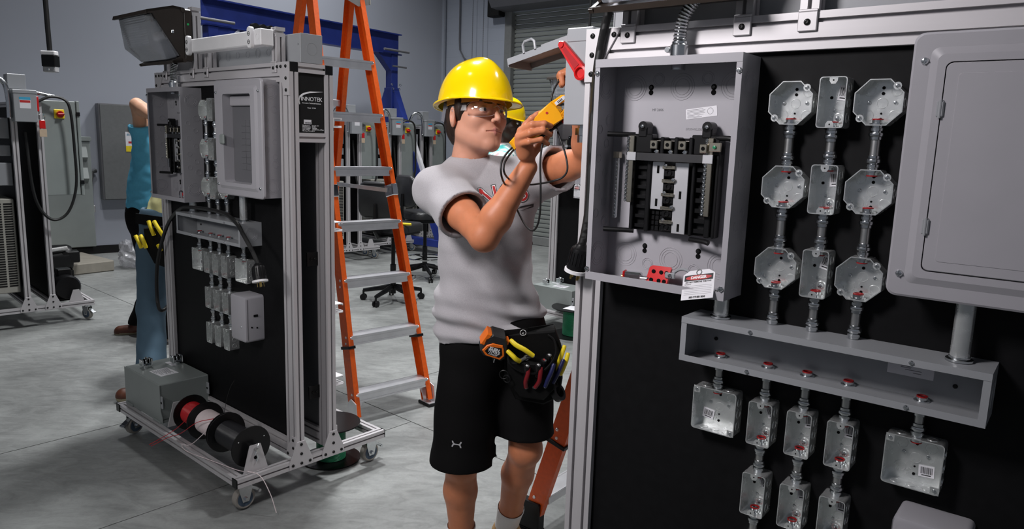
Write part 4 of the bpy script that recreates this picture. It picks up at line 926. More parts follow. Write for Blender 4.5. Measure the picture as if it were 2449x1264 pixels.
# right stand: cord, plug
wire('power_cord', FR, [(-0.955, 0.045, 2.0), (-0.965, 0.040, 1.90), (-0.985, 0.034, 1.84), (-0.998, 0.034, 1.77), (-1.004, 0.036, 1.70), (-1.006, 0.037, 1.55), (-1.006, 0.037, 1.40), (-1.010, 0.042, 1.33), (-1.016, 0.048, 1.285)], 0.0105, RUBBER, 'thick black power cord running down the edge of the near right stand', 'cord', 10)
plug('locking_plug', FR, (-1.016, 0.048, 1.285), (-0.20, -0.02, -0.95), 'black locking plug hanging at the left edge of the near right stand')
# safety switch on the left end of the right stand
t = thing('safety_switch', 'open grey safety switch box with raised lid and red handle by the student', 'switch', FR, (-1.047, -0.06, 1.60))
def swbox(b):
    x0, x1, y0, y1, z0, z1 = -0.092, -0.006, -0.035, 0.11, -0.004, 0.232; th = 0.0016
    b.box(x1-th, x1, y0, y1, z0, z1); b.box(x0, x1, y0, y0+th, z0, z1); b.box(x0, x1, y1-th, y1, z0, z1); b.box(x0, x1, y0, y1, z0, z0+th); b.box(x0, x1, y0, y1, z1-th, z1)
part('enclosure', swbox, GREYL, t)
part('cover_hinge', lambda b: b.cbox(-0.092, -0.01, -0.037, 0.112, 0.208, 0.245, .003), GREYL, t)
part('conduit_hub', lambda b: (b.cyl((-0.05, 0.0, -0.05), (-0.05, 0.0, 0.0), 0.016, n=16), b.cyl((-0.05, 0.0, -0.03), (-0.05, 0.0, -0.012), 0.022, n=8)), ZINCF, t)
part('fuse_block', lambda b: b.cbox(-0.05, -0.01, 0.0, 0.09, 0.03, 0.16, .004), BLACK, t)
lid = part('lid', lambda b: (b.box(-0.210, 0.0, -0.055, 0.055, 0.0, 0.0016), b.box(-0.210, 0.0, -0.055, -0.0534, -0.016, 0.0), b.box(-0.210, 0.0, 0.0534, 0.055, -0.016, 0.0), b.box(-0.212, -0.210, -0.055, 0.055, -0.022, 0.0016), b.box(-0.09, 0.0, -0.0555, -0.0534, -0.016, 0.006)), GREYL, t, loc=(-0.088, 0.02, 0.222), rot=(0, R_(-13), 0))
part('wiring_diagram', lambda b: b.box(-0.180, -0.02, -0.048, 0.048, -0.0006, -0.0002), mat('printed_diagram', (0.30, 0.25, 0.22), 0.6, 0, 0.3, 60, stretch=(1, 14, 1)), lid)
part('hasp_loop', lambda b: b.tube([(-0.150, -0.055, 0.0), (-0.150, -0.055, 0.022), (-0.142, -0.055, 0.030), (-0.118, -0.055, 0.030), (-0.110, -0.055, 0.022), (-0.110, -0.055, 0.0)], 0.004, 8), GREYL, lid)
hd = part('handle', lambda b: (b.slab([(-0.008, -0.062), (0.012, -0.055), (0.017, -0.04), (0.010, 0.052), (0.0, 0.062), (-0.010, 0.052), (-0.018, -0.045)], (0, -0.0, 0), (1, 0, 0), (0, 0, 1), (0, -1, 0), .012, .003), b.lathe([(0.019, 0), (0.019, 0.018), (0.014, 0.02), (0.012, 0.013), (0, 0.013)], (0.0, 0, -0.052), (0, -1, 0), 20), b.lathe([(0.008, 0.01), (0.008, 0.015), (0, 0.015)], (0, 0, 0.048), (0, -1, 0), 12)), RED, t, loc=(-0.066, -0.040, 0.166), rot=(0, R_(-42), 0))
part('handle_groove', lambda b: b.prism([(-0.009, -0.03), (0.009, -0.03), (0.005, 0.035), (-0.005, 0.035)], (0, -0.0122, 0), (1, 0, 0), (0, 0, 1), (0, -1, 0), .0012), mat('dark_red_plastic', (0.35, 0.006, 0.01), 0.4), hd)
# lockout hasp, padlock and danger tag lying in the near tub
t = thing('lockout_hasp', 'red lockout hasp with grey jaw ring in the near open tub', 'lockout hasp', FR, (-0.79, 0.062, 1.2205))
def hb(b):
    P = rrect(-0.030, 0.026, -0.001, 0.046, .006, 3)
    b.prism(P, (0, -0.002, 0), (1, 0, 0.02), (0.08, 0.35, 0.93), (0, 1, -0.3), .0035)
    b.prism([(p[0]-0.002, p[1]) for p in P], (0, 0.008, 0), (1, 0, 0.02), (0.08, 0.35, 0.93), (0, 1, -0.3), .003)
part('red_body', hb, REDM, t)
for x in (-0.016, 0.004, 0.018):
    for z in (0.012, 0.033): part('hole', lambda b: b.cyl(Vector((x, -0.003, 0))+Vector((0.08, 0.35, 0.93))*z, Vector((x, -0.0042, 0.0004))+Vector((0.08, 0.35, 0.93))*z, 0.0048, n=12), DARK, t)
part('jaw', lambda b: (b.tube([(0.062+0.026*math.cos(a), 0.006+0.006*math.sin(a), 0.021+0.024*math.sin(a)) for a in [R_(-120+i*15) for i in range(0, 20)]], 0.0036, 8), b.cbox(0.020, 0.046, 0.0, 0.006, 0.020, 0.034, .002)), GREYL, t); screw(t, 0.034, 0.0, 0.027, 1.0)
p = thing('padlock', 'silver padlock with brass keyway and red bumper beside the hasp', 'padlock', FR, (-0.847, 0.062, 1.2205))
part('body', lambda b: b.cbox(-0.028, 0.016, -0.010, 0.012, 0.0005, 0.024, .004), ZINCF, p, rot=(0, 0, R_(14)))
part('bumper', lambda b: b.cbox(-0.030, -0.024, -0.011, 0.013, 0.0004, 0.026, .003), RED, p, rot=(0, 0, R_(14)))
part('keyway', lambda b: b.cyl((-0.034, 0.0, 0.010), (-0.024, 0.0, 0.010), 0.0055, n=12), BRASS, p, rot=(0, 0, R_(14)))
part('shackle', lambda b: b.tube([(0.012, -0.006, 0.012), (0.03, -0.006, 0.012), (0.037, 0.0, 0.013), (0.03, 0.007, 0.013), (0.012, 0.007, 0.012)], .003, 8), ZINCF, p, rot=(0, 0, R_(14)))
def danger_tag(fr, TL, TR, BL, BR, label):
    TL, TR, BL, BR = [V(q) for q in (TL, TR, BL, BR)]; o = (TL+TR+BL+BR)/4; ax = ((TR-TL)+(BR-BL)).normalized(); ay0 = (TL-BL)+(TR-BR); az = ax.cross(ay0).normalized(); ay = az.cross(ax)
    W_ = ((TR-TL).length+(BR-BL).length)/2; H_ = ay0.length/2; t = thing('danger_tag', label, 'tag', fr)
    m = Matrix((ax.to_4d(), ay.to_4d(), az.to_4d(), (0, 0, 0, 1))).transposed(); m.translation = o
    for r in range(3): m[3][r] = 0
    e = part('card', lambda b: b.prism([(-W_/2, -H_/2), (W_/2, -H_/2), (W_/2, H_*0.36), (W_*0.30, H_/2), (-W_*0.30, H_/2), (-W_/2, H_*0.36)], (0, 0, -.0004), (1, 0, 0), (0, 1, 0), (0, 0, 1), .0008), PAPER, t); e.matrix_local = m
    part('header', lambda b: b.box(-W_*0.45, W_*0.45, H_*0.14, H_*0.34, .0004, .0007), INK, e)
    part('header_oval', lambda b: b.prism([(W_*0.41*math.cos(i*math.pi/12), H_*0.24+H_*0.08*math.sin(i*math.pi/12)) for i in range(24)], (0, 0, .0007), (1, 0, 0), (0, 1, 0), (0, 0, 1), .0003), INKR, e)
    text('lettering', 'DANGER', H_*0.13, INKW, e, (0, H_*0.24, .0011), (0, 0, 0), bold=0.0004)
    text('lettering', 'DO NOT REMOVE THIS TAG', H_*0.068, INK, e, (0, H_*0.09, .0005), (0, 0, 0), bold=0.0002)
    text('lettering', 'REMARKS:', H_*0.05, INK, e, (-W_*0.43, H_*0.02, .0005), (0, 0, 0), align='LEFT')
    text('lettering', 'SEE OTHER SIDE', H_*0.075, INK, e, (0, -H_*0.43, .0005), (0, 0, 0), bold=0.0003)
    part('ruled_lines', lambda b: [b.box(-W_*0.43, W_*0.43, H_*(-0.04-0.058*i), H_*(-0.04-0.058*i)+0.0005, .0004, .0006) for i in range(6)], INKG, e, None)
    part('grommet', lambda b: b.torus((0, H_*0.42, 0), (0, 0, 1), 0.006, 0.0018, 16, 6), ZINCF, e)
    return t
danger_tag(FR, iw(FR, 1616, 656, 0.080), iw(FR, 1692, 650, 0.080), iw(FR, 1649, 712, 0.112), iw(FR, 1725, 702, 0.112), 'white DANGER tag hanging over the lip of the near open tub')
danger_tag(FB, iw(FB, 1373, 440, 0.11), iw(FB, 1388, 441, 0.11), iw(FB, 1372, 473, 0.112), iw(FB, 1387, 474, 0.112), 'small white DANGER tag on the stand behind the student')
t = thing('lockout_hasp', 'small red lockout hasp lying in the open tub of the left stand', 'lockout hasp', FL, (-0.70, 0.06, 1.2205))
part('red_body', lambda b: b.cbox(-0.012, 0.014, -0.004, 0.004, 0.0, 0.035, .002), REDM, t); part('jaw', lambda b: b.torus((-0.028, 0, 0.022), (0, 1, 0), 0.02, 0.003, 20, 6), ZINCF, t)
# ------------------------------------------------------------------ motor control trainers (left edge and background row)
def motor_trainer(fr, desc, full):
    t = thing('motor_control_trainer', 'aluminium motor control trainer %s' % desc, 'training stand', fr, (0, 0, 0), 'motor control trainers'); h = EW/2; wb = -0.164
    for u in (U0+h, U1-h):
        for w in (0, wb): ex_z('post', t, u, w, 0.165, 1.72)
        ex_w('cross_rail', t, u, wb+h, -h, 1.70)
    for w in (0, wb):
        ex_u('rail', t, U0+EW, U1-EW, w, 1.70); ex_u('rail', t, U0+EW, U1-EW, w, 0.184)
        part('back_board', lambda b: b.box(U0+EW, U1-EW, -w, -w+.006, 0.203, 1.68), PANEL, t)
    wf, wr = 0.40, -0.457
    for w in (wf-h, wr+h): ex_u('base_rail', t, U0+EW, U1-EW, w, 0.146)
    for u in (U0+h, U1-h): ex_w('base_rail', t, u, wr, wf, 0.146)
    for w in (wf-0.05, wr+0.045): caster(t, U1-0.05, w, HP*0.3)
    tz = [(-0.057, 0.130), (0.057, 0.130), (0.057, 0.158), (0.019, 0.247), (-0.019, 0.247), (-0.057, 0.158)]
    bz = [(0, 0.232), (0, 0.190), (0, 0.147), (-0.042, 0.147), (0.042, 0.147)]
    for w in (0, wb): plate(t, tz, 0, bz, rz=HP, loc=(U1+.0005, -w, 0))
    part('spool_bracket', lambda b: b.prism([(-0.055, 0.1655), (0.055, 0.1655), (0.022, 0.262), (-0.022, 0.262)], (U1-0.03, 0.335, 0), (0, 1, 0), (0, 0, 1), (1, 0, 0), .005), ALU, t)
    part('louvred_drive', lambda b: (b.cbox(-0.5, 0.11, -0.26, -0.03, 0.28, 1.0, .006)), mat('beige_enamel', (0.36, 0.35, 0.31), 0.5), t)
    part('louvres', lambda b: [b.box(0.1105, 0.1125, -0.235, -0.115, 0.33+i*0.019, 0.341+i*0.019) for i in range(34)] + [b.box(0.1105, 0.1125, -0.10, -0.045, 0.33+i*0.019, 0.341+i*0.019) for i in range(34)], BLACKM, t, None)['kind'] = 'stuff'
    for z0, z1, d in ((1.10, 1.27, 0.17), (1.32, 1.40, 0.12), (1.45, 1.60, 0.19)): part('control_box', lambda b: b.cbox(-0.1, 0.10, -d-0.02, -0.022, z0, z1, .004), GREYL, t)
    # disconnect on the end
    d = thing('disconnect_switch', 'small grey disconnect switch with blue label, trainer %s' % desc, 'switch', fr, (U1+0.001, -0.06, 1.575), 'disconnect switches')
    part('body', lambda b: b.cbox(0.0, 0.095, -0.072, 0.075, 0, 0.225, .004), GREYL, d); part('lid_hinge', lambda b: b.cbox(0.0, 0.099, -0.075, 0.078, 0.205, 0.232, .003), GREYL, d)
    part('label', lambda b: b.box(0.0952, 0.0960, -0.035, 0.035, 0.098, 0.18), PAPER, d); part('label_band', lambda b: b.box(0.0956, 0.0964, -0.035, 0.035, 0.160, 0.18), INKB, d); part('label_band', lambda b: b.box(0.0956, 0.0964, -0.033, 0.033, 0.14, 0.157), INKR, d)
    part('red_handle', lambda b: b.cbox(0.05, 0.066, 0.078, 0.094, 0.08, 0.19, .004), RED, d)
    part('cable_box', lambda b: b.cbox(-0.10, 0.02, -0.085, 0.03, 0.236, 0.345, .003), GREYL, d)
    hp = thing('lockout_hasp', 'red lockout hasp and tag hanging on the trainer %s' % desc, 'lockout hasp', fr, (U1+0.06, -0.165, 1.50), 'hanging lockout hasps')
    part('ring', lambda b: b.torus((0, 0, 0.115), (1, 0.3, 0), 0.024, 0.003, 20, 6), ZINCF, hp); part('red_body', lambda b: b.cbox(-0.004, 0.004, -0.018, 0.022, 0.03, 0.09, .002), REDM, hp); part('tag', lambda b: b.cbox(-0.002, 0.002, -0.02, 0.028, -0.03, 0.026, .001), mat('clear_tag', (0.55, 0.42, 0.30), 0.4), hp)
    flex(fr, [(U1-0.05, 0.19, 1.78), (U1-0.01, 0.17, 1.86), (U1+0.02, 0.11, 1.895), (U1+0.035, 0.05, 1.85), (U1+0.04, 0.032, 1.75), (U1+0.04, 0.032, 1.60)], 'curved flexible conduit beside the disconnect, trainer %s' % desc, 0.019, 'trainer flexible conduits', 0.012)
    # enclosure on the back face
    e = thing('control_enclosure', 'tall grey control enclosure with yellow rotary switch, trainer %s' % desc, 'enclosure', fr, (0, -0.186, 0), 'control enclosures')
    part('body', lambda b: b.cbox(-0.55, 0.13, 0, 0.235, 1.02, 1.745, .004), GREYG, e); part('door', lambda b: b.cbox(-0.55, 0.134, 0.24, 0.262, 1.015, 1.75, .004), GREYG, e)
    for z in (1.12, 1.65): part('latch', lambda b: b.cbox(0.1345, 0.142, 0.236, 0.262, z-0.016, z+0.016, .002), BLACK, e)
    k = part('rotary_plate', lambda b: b.cbox(0.1305, 0.138, 0.085, 0.155, 1.61, 1.68, .003), YELG, e); part('rotary_knob', lambda b: b.lathe([(0.026, 0), (0.024, 0.02), (0, 0.022)], (0.138, 0.125, 1.643), (1, 0, 0), 20), RED, k); part('knob_grip', lambda b: b.cbox(0.158, 0.175, 0.103, 0.147, 1.636, 1.650, .003), RED, k)
    pc = [(U1+0.02, -0.14, 1.72), (U1+0.03, -0.24, 1.77), (U1+0.05, -0.33, 1.75), (U1+0.06, -0.36, 1.66), (U1+0.06, -0.37, 1.4), (U1+0.06, -0.365, 1.1), (U1+0.06, -0.30, 0.90), (U1+0.06, -0.20, 0.84), (U1+0.04, -0.12, 0.92), (U1+0.02, -0.08, 1.1), (U1-0.02, -0.07, 1.5)]
    wire('power_cord', fr, pc, 0.0115, RUBBER, 'black power cord looping down the trainer %s' % desc, 'cord')
    wire('cord_conduit', fr, [(U1-0.02, -0.10, 1.80), (U1, -0.17, 1.79), (U1+0.02, -0.27, 1.772)], 0.014, ZINCF, 'short metal conduit at the top of the trainer %s' % desc, 'conduit')
    if full:
        m_ = thing('electric_motor', 'black electric motor on the base of the trainer %s' % desc, 'motor', fr, (-0.02, -0.29, 0.166), 'trainer motors')
        part('motor_body', lambda b: b.lathe([(0.03, -0.14), (0.085, -0.13), (0.098, -0.11), (0.10, 0.10), (0.088, 0.125), (0.03, 0.13)], (0, 0, 0.108), (1, 0, 0), 28), BLACK, m_); part('foot', lambda b: b.cbox(-0.1, 0.1, -0.09, 0.09, 0, 0.02, .003), BLACK, m_); part('terminal_box', lambda b: b.cbox(-0.05, 0.05, -0.05, 0.05, 0.19, 0.25, .006), BLACK, m_)
AT = -0.785
def tf(x, y): return Frame(x-0.173*math.cos(AT), y-0.173*math.sin(AT), AT)
motor_trainer(tf(-3.72, 5.47), 'at the left edge', True)
motor_trainer(tf(-2.03, 8.95), 'behind the ladder', False)
motor_trainer(tf(-1.65, 9.68), 'second in the far row', False)
motor_trainer(tf(-1.32, 10.42), 'third in the far row', False)
# ------------------------------------------------------------------ step ladders
def ladder(cx, cy, a, zt, off, hw, hb, rear, label, nst=7, blk=False):
    t = thing('step_ladder', label, 'ladder'); t.location = (cx, cy, 0); t.rotation_euler = (0, 0, a)
    # local: x along steps, y back
    def rl(s_, z): f = z/zt; return Vector((s_*(hb+(hw-hb)*f), off*f, z))
    def rr(s_, z): f = z/zt; return Vector((s_*(hb*0.92+(hw-hb*0.92)*f), rear+(off+0.07-rear)*f, z))
    def chan(b, p0, p1, s_, d=0.075, w=0.030, th=0.004):
        dr_ = (p1-p0).normalized(); y = Vector((0, 1, 0)); x = Vector((1, 0, 0)); y = (y-dr_*y.dot(dr_)).normalized(); x = dr_.cross(y)*1.0
        if x.x < 0: x = -x
        P = [(0, -d/2), (w, -d/2), (w, -d/2+th), (th, -d/2+th), (th, d/2-th), (w, d/2-th), (w, d/2), (0, d/2)]
        P = [(-p*s_+0.5*w*s_, q) for p, q in P]
        b.prism(P if s_ < 0 else P[::-1], p0, x, y, dr_, (p1-p0).length)
    for s_ in (-1, 1):
        r_ = part('front_rail', lambda b: chan(b, rl(s_, 0.03), rl(s_, zt-0.02), s_), ORANGE, t); part('rear_rail', lambda b: chan(b, rr(s_, 0.03), rr(s_, zt-0.03), s_, 0.070), ORANGE, t)
        f = rl(s_, 0.0); g = rr(s_, 0.0)
        part('foot_bracket', lambda b: (b.prism([(-0.05, 0.02), (0.05, 0.02), (0.055, 0.10), (0.02, 0.135), (-0.035, 0.12)], f+Vector((s_*0.018-0.002, 0.004, 0)), (0, 1, 0), (0, 0, 1), (1, 0, 0), .004), b.box(f.x-0.025, f.x+0.025, f.y-0.045, f.y+0.055, 0.016, 0.022), *([b.cbox(f.x-0.022, f.x+0.022, f.y-0.052, f.y+0.062, 0.018, 0.135, .004)] if blk else [])), BLACK if blk else ALUB, t)
        part('foot_pad', lambda b: b.cbox(f.x-0.03, f.x+0.03, f.y-0.05, f.y+0.06, 0.0, 0.018, .003), BLACK, t)
        part('rear_foot', lambda b: (b.cbox(g.x-0.026, g.x+0.026, g.y-0.048, g.y+0.048, 0.0, 0.115, .004)), BLACK, t)
        part('strap_band', lambda b: b.cbox(-0.022, 0.022, -0.045, 0.045, -0.008, 0.008, .002), BLACK, t, loc=rl(s_, 0.40), rot=(-0.25, 0, 0))
        part('spreader_clip', lambda b: b.cbox(-0.02, 0.02, -0.042, 0.042, -0.035, 0.035, .004), CHROME, t, loc=rl(s_, 1.24), rot=(-0.25, 0, 0))
        p0 = rl(s_, 1.24)+Vector((-0.03*s_, 0, 0)); p1 = rr(s_, 1.24)+Vector((-0.03*s_, 0, 0)); mdp = (p0+p1)/2+Vector((0, 0, -0.0))
        part('spreader_bar', lambda b: (b.bar(p0, mdp, .004, .024), b.bar(mdp, p1, .004, .024)), ALUB, t)
    zs = [0.33+0.302*i for i in range(nst)] if nst > 1 else []
    for i, z in enumerate([0.165] + [0.165+0.303*k for k in range(1, nst)]):
        x = rl(1, z).x-0.004; y = rl(1, z).y
        stp = part('step', lambda b: (b.cbox(-x, x, y-0.040, y+0.040, z-0.004, z, .0012), b.box(-x, x, y-0.044, y-0.039, z-0.052, z+0.001), b.box(-x, x, y-0.048, y-0.044, z-0.010, z+0.001), b.box(-x, x, y-0.048, y-0.044, z-0.052, z-0.042), b.box(-x, x, y+0.036, y+0.040, z-0.03, z)), ALUB, t)
        for s_ in (-1, 1):
            for dz in (-0.01, -0.045):
                part('rivet', lambda b: b.lathe([(0.0075, 0), (0.006, 0.003), (0, 0.004)], (s_*(x+0.02), y-0.018, z+dz), (s_, 0, 0), 10), ALUB, stp); part('rivet', lambda b: b.lathe([(0.0065, 0), (0.005, 0.003), (0, 0.0035)], (s_*(x-0.002)+s_*0.006, y-0.041-0.003, z+dz), (0, -1, 0), 8), ALUB, stp)
        if i == 0:
            for s_ in (-1, 1): part('knee_brace', lambda b: b.prism([(0, 0), (-0.085*s_, 0.0), (-0.05*s_, -0.03), (-0.02*s_, -0.085), (-0.004*s_, -0.15), (0.012*s_, -0.15)], (s_*(x-0.002), y-0.03, z-0.008), (1, 0, 0), (0, 0, 1), (0, 1, 0), .004), ALUB, stp)
    for z in (0.55, 1.15, 1.75):
        x = rr(1, z).x-0.01; y = rr(1, z).y; part('rear_brace', lambda b: b.cbox(-x, x, y-0.012, y+0.012, z-0.02, z+0.02, .003), ALUB, t)
    y0, y1 = off-0.06, off+0.15
    part('top_cap', lambda b: b.slab(rrect(-hw-0.055, hw+0.055, y0, y1, .03, 5), (0, 0, zt-0.012), (1, 0, 0), (0, 1, 0), (0, 0, 1), .055, .012), WHITE if False else mat('ladder_cap_grey', (0.42, 0.42, 0.40), 0.45), t)
    part('cap_skirt', lambda b: (b.prism([(-hw-0.056, 0), (hw+0.056, 0), (hw+0.06, -0.09), (hw-0.02, -0.11), (0, -0.06), (-hw+0.02, -0.11), (-hw-0.06, -0.09)], (0, y0, zt-0.01), (1, 0, 0), (0, 0, 1), (0, 1, 0), .006), b.prism([(y0, 0), (y1, 0), (y1+0.01, -0.07), (off+0.04, -0.04), (y0-0.01, -0.09)], (hw+0.05, 0, zt-0.01), (0, 1, 0), (0, 0, 1), (1, 0, 0), .006), b.prism([(y0, 0), (y1, 0), (y1+0.01, -0.07), (off+0.04, -0.04), (y0-0.01, -0.09)], (-hw-0.056, 0, zt-0.01), (0, 1, 0), (0, 0, 1), (1, 0, 0), .006)), mat('ladder_cap_grey', (0, 0, 0)), t)
    return t
ladder(-0.648, 3.943, 0.737, 2.42, 0.65, 0.150, 0.240, 1.30, 'orange fibreglass step ladder with aluminium steps behind the left stand')
ladder(0.237, 2.90, R_(-128.4), 1.78, 0.50, 0.13, 0.22, 1.05, 'second orange step ladder, only its lower rail showing beside the near right stand', 6, True)
# ------------------------------------------------------------------ gantry crane
t = thing('gantry_crane', 'blue steel gantry crane with two trolleys behind the ladder', 'crane')
GA, GB = at(482, 60, 8.0), at(952, 118, 10.4); gz = 2.80; GA.z = GB.z = 0
gd = (GB-GA); gl = gd.length; t.location = (GA.x, GA.y, 0); t.rotation_euler = (0, 0, math.atan2(gd.y, gd.x))
IB = [(-0.075, -0.14), (0.075, -0.14), (0.075, -0.125), (0.007, -0.125), (0.007, 0.125), (0.075, 0.125), (0.075, 0.14), (-0.075, 0.14), (-0.075, 0.125), (-0.007, 0.125), (-0.007, -0.125), (-0.075, -0.125)]
part('i_beam', lambda b: b.prism(IB, (0, 0, gz), (0, 1, 0), (0, 0, 1), (1, 0, 0), gl), BLUEP, t)
for x, sg in ((0.10, 1), (gl-0.12, -1)):
    part('mast', lambda b: b.cbox(x-0.06, x+0.06, -0.06, 0.06, 0.5, gz-0.14, .006), BLUEP, t)
    part('knee_plate', lambda b: b.prism([(0.06*sg, 0), (0.30*sg, 0), (0.06*sg, -0.22)], (x, -0.05, gz-0.14), (1, 0, 0), (0, 0, 1), (0, 1, 0), .1), BLUEP, t)
    part('lock_pin', lambda b: b.cyl((x-0.1*1, -0.12, gz-0.30), (x+0.16, -0.12, gz-0.30), 0.012, n=10), GREYD, t)
    part('side_pin', lambda b: b.cyl((x-0.25, -0.11, gz-0.09), (x+0.22, -0.11, gz-0.09), 0.016, n=10), GREYD, t)
    for s_ in (-1, 1):
        lg = part('a_frame_leg', lambda b: b.bar((x, s_*0.05, 2.16), (x, s_*0.95, 0.14), .10, .10, up=(1, 0, 0)), BLUEP, t)
        if sg < 0 and s_ < 0: part('warning_decal', lambda b: b.bar((x, -0.368, 1.56), (x, -0.664, 0.895), .104, .05, up=(1, 0, 0)), PAPER, lg)
    part('base_tube', lambda b: b.cbox(x-0.06, x+0.06, -1.15, 1.15, 0.10, 0.20, .006), BLUEP, t)
    part('sleeve', lambda b: b.cbox(x-0.075, x+0.075, -0.075, 0.075, 1.5, 2.22, .006), BLUEP, t)
    part('safety_chain', lambda b: [b.torus((x-0.08+0.16*i/9, -0.085, 2.26-0.16*math.sin(math.pi*i/9)), (1, 0.3*(i % 2), 0.6), 0.014, .004, 10, 5) for i in range(10)], ZINCF, t)['kind'] = 'stuff'
    for y in (-1.0, 1.0): part('wheel', lambda b: b.lathe([(0.03, -0.025), (0.048, -0.022), (0.05, 0), (0.048, 0.022), (0.03, 0.025)], (x, y, 0.051), (1, 0, 0), 20), BLACK, t)
for px_ in (580, 622):
    q = (at(px_, 60, 8.0)-GA); k = q.x*math.cos(-t.rotation_euler.z)-q.y*math.sin(-t.rotation_euler.z)
    k = 0.62 if px_ == 580 else 0.82
    o = thing('trolley_hoist', 'black beam trolley, %s of the pair on the blue gantry' % ('left' if px_ == 580 else 'right'), 'trolley', WORLD, (0, 0, 0), 'gantry trolleys')
    o.matrix_world = Matrix.Translation(t.location) @ Matrix.Rotation(t.rotation_euler.z, 4, 'Z') @ Matrix.Translation((k, 0, gz-0.14))
    part('side_plate', lambda b: b.slab([(-0.09, -0.05), (-0.03, -0.12), (0.03, -0.12), (0.09, -0.05), (0.09, 0.07), (-0.09, 0.07)], (0, -0.09, 0), (1, 0, 0), (0, 0, 1), (0, -1, 0), .02, .004), BLACKM, o)
    part('side_plate', lambda b: b.slab([(-0.09, -0.05), (-0.03, -0.12), (0.03, -0.12), (0.09, -0.05), (0.09, 0.07), (-0.09, 0.07)], (0, 0.11, 0), (1, 0, 0), (0, 0, 1), (0, -1, 0), .02, .004), BLACKM, o)
    for x in (-0.05, 0.05): part('wheel', lambda b: b.cyl((x, -0.14, 0.045), (x, -0.08, 0.045), 0.045, n=16), BLACKM, o)
    part('data_plate', lambda b: b.box(-0.03, 0.05, -0.1415, -0.1405, -0.02, 0.02), PAPER, o); part('hook_block', lambda b: (b.cyl((0, -0.11, -0.14), (0, 0.11, -0.14), 0.02, n=12), b.lathe([(0.02, -0.22), (0.035, -0.18), (0.03, -0.13)], (0, 0, 0), (0, 0, 1), 12)), mat('hoist_brass_grey', (0.25, 0.22, 0.10), 0.5), o)
# ------------------------------------------------------------------ drafting chairs
def chair(x, y, rz, label):
    t = thing('drafting_chair', label, 'chair', WORLD, (0, 0, 0), 'drafting chairs'); t.location = (x, y, 0); t.rotation_euler = (0, 0, rz)
    for i in range(5):
        a = i*2*math.pi/5+0.35; d = Vector((math.cos(a), math.sin(a), 0))
        lg = part('base_arm', lambda b: b.tube([d*0.03+Vector((0, 0, 0.145)), d*0.12+Vector((0, 0, 0.125)), d*0.29+Vector((0, 0, 0.095))], .02, 8, rad=[0.026, 0.024, 0.018]), BLACK, t)
        part('twin_wheel', lambda b: (b.cyl(d*0.29+Vector((-d.y*0.022, d.x*0.022, 0.03)), d*0.29+Vector((-d.y*0.008, d.x*0.008, 0.03)), .030, n=16), b.cyl(d*0.29+Vector((d.y*0.022, -d.x*0.022, 0.03)), d*0.29+Vector((d.y*0.008, -d.x*0.008, 0.03)), .030, n=16), b.cyl(d*0.29+Vector((0, 0, 0.03)), d*0.29+Vector((0, 0, 0.095)), .010, n=8)), BLACK, lg)
    part('column', lambda b: (b.cyl((0, 0, 0.08), (0, 0, 0.36), 0.028, n=16), b.cyl((0, 0, 0.36), (0, 0, 0.66), 0.019, n=16)), BLACK, t)
    part('foot_ring', lambda b: b.torus((0, 0, 0.235), (0, 0, 1), 0.215, 0.010, 40, 8), CHROME, t)
    for i in range(3):
        a = i*2.094; part('ring_spoke', lambda b: b.cyl((0.02*math.cos(a), 0.02*math.sin(a), 0.235), (0.21*math.cos(a), 0.21*math.sin(a), 0.235), .008, n=8), BLACK, t)
    part('seat', lambda b: b.slab(rrect(-0.235, 0.235, -0.22, 0.23, .10, 6), (0, 0, 0.685), (1, 0, 0), (0, 1, 0), (0, 0, 1), .075, .022), CHAIRV, t, 60)
    part('seat_pan', lambda b: b.slab(rrect(-0.22, 0.22, -0.2, 0.21, .10, 6), (0, 0, 0.665), (1, 0, 0), (0, 1, 0), (0, 0, 1), .02, .004), BLACK, t)
    part('tilt_lever', lambda b: (b.cbox(-0.09, 0.09, -0.08, 0.08, 0.625, 0.665, .008), b.cyl((0.05, 0, 0.64), (0.24, -0.03, 0.635), .006, n=8)), BLACK, t)
    part('back_bar', lambda b: b.tube([(0, 0.10, 0.64), (0, 0.25, 0.645), (0, 0.29, 0.70), (0, 0.285, 0.95)], .018, 8), BLACK, t)
    def bk(b):
        P = rrect(-0.22, 0.22, -0.17, 0.17, .10, 7); n = len(P); vs = []
        for y_, s_ in ((0.0, 0.92), (0.02, 1.0), (0.045, 1.0), (0.065, 0.9)):
            for x_, z_ in P: vs.append((x_*s_, 0.225+y_-0.35*(x_*s_)**2*1.6, 0.98+z_*s_))
        b.add(vs, [(j*n+i, j*n+(i+1) % n, (j+1)*n+(i+1) % n, (j+1)*n+i) for j in range(3) for i in range(n)] + [tuple(range(n)), tuple(range(3*n, 4*n))])
    part('backrest', bk, CHAIRV, t, 50)
    return t
chair(-1.13, 6.82, 2.7, 'black drafting chair with chrome foot ring just behind the ladder')
chair(-0.98, 8.05, 2.2, 'black drafting chair farther back, partly behind the first chair')
part_y = tag(part('marker_pen', lambda b: b.cyl((-1.05, 6.62, 0.772), (-0.93, 6.60, 0.772), 0.012, n=10), YELG, None), 'yellow tool lying on the seat of the nearer drafting chair', 'tool')
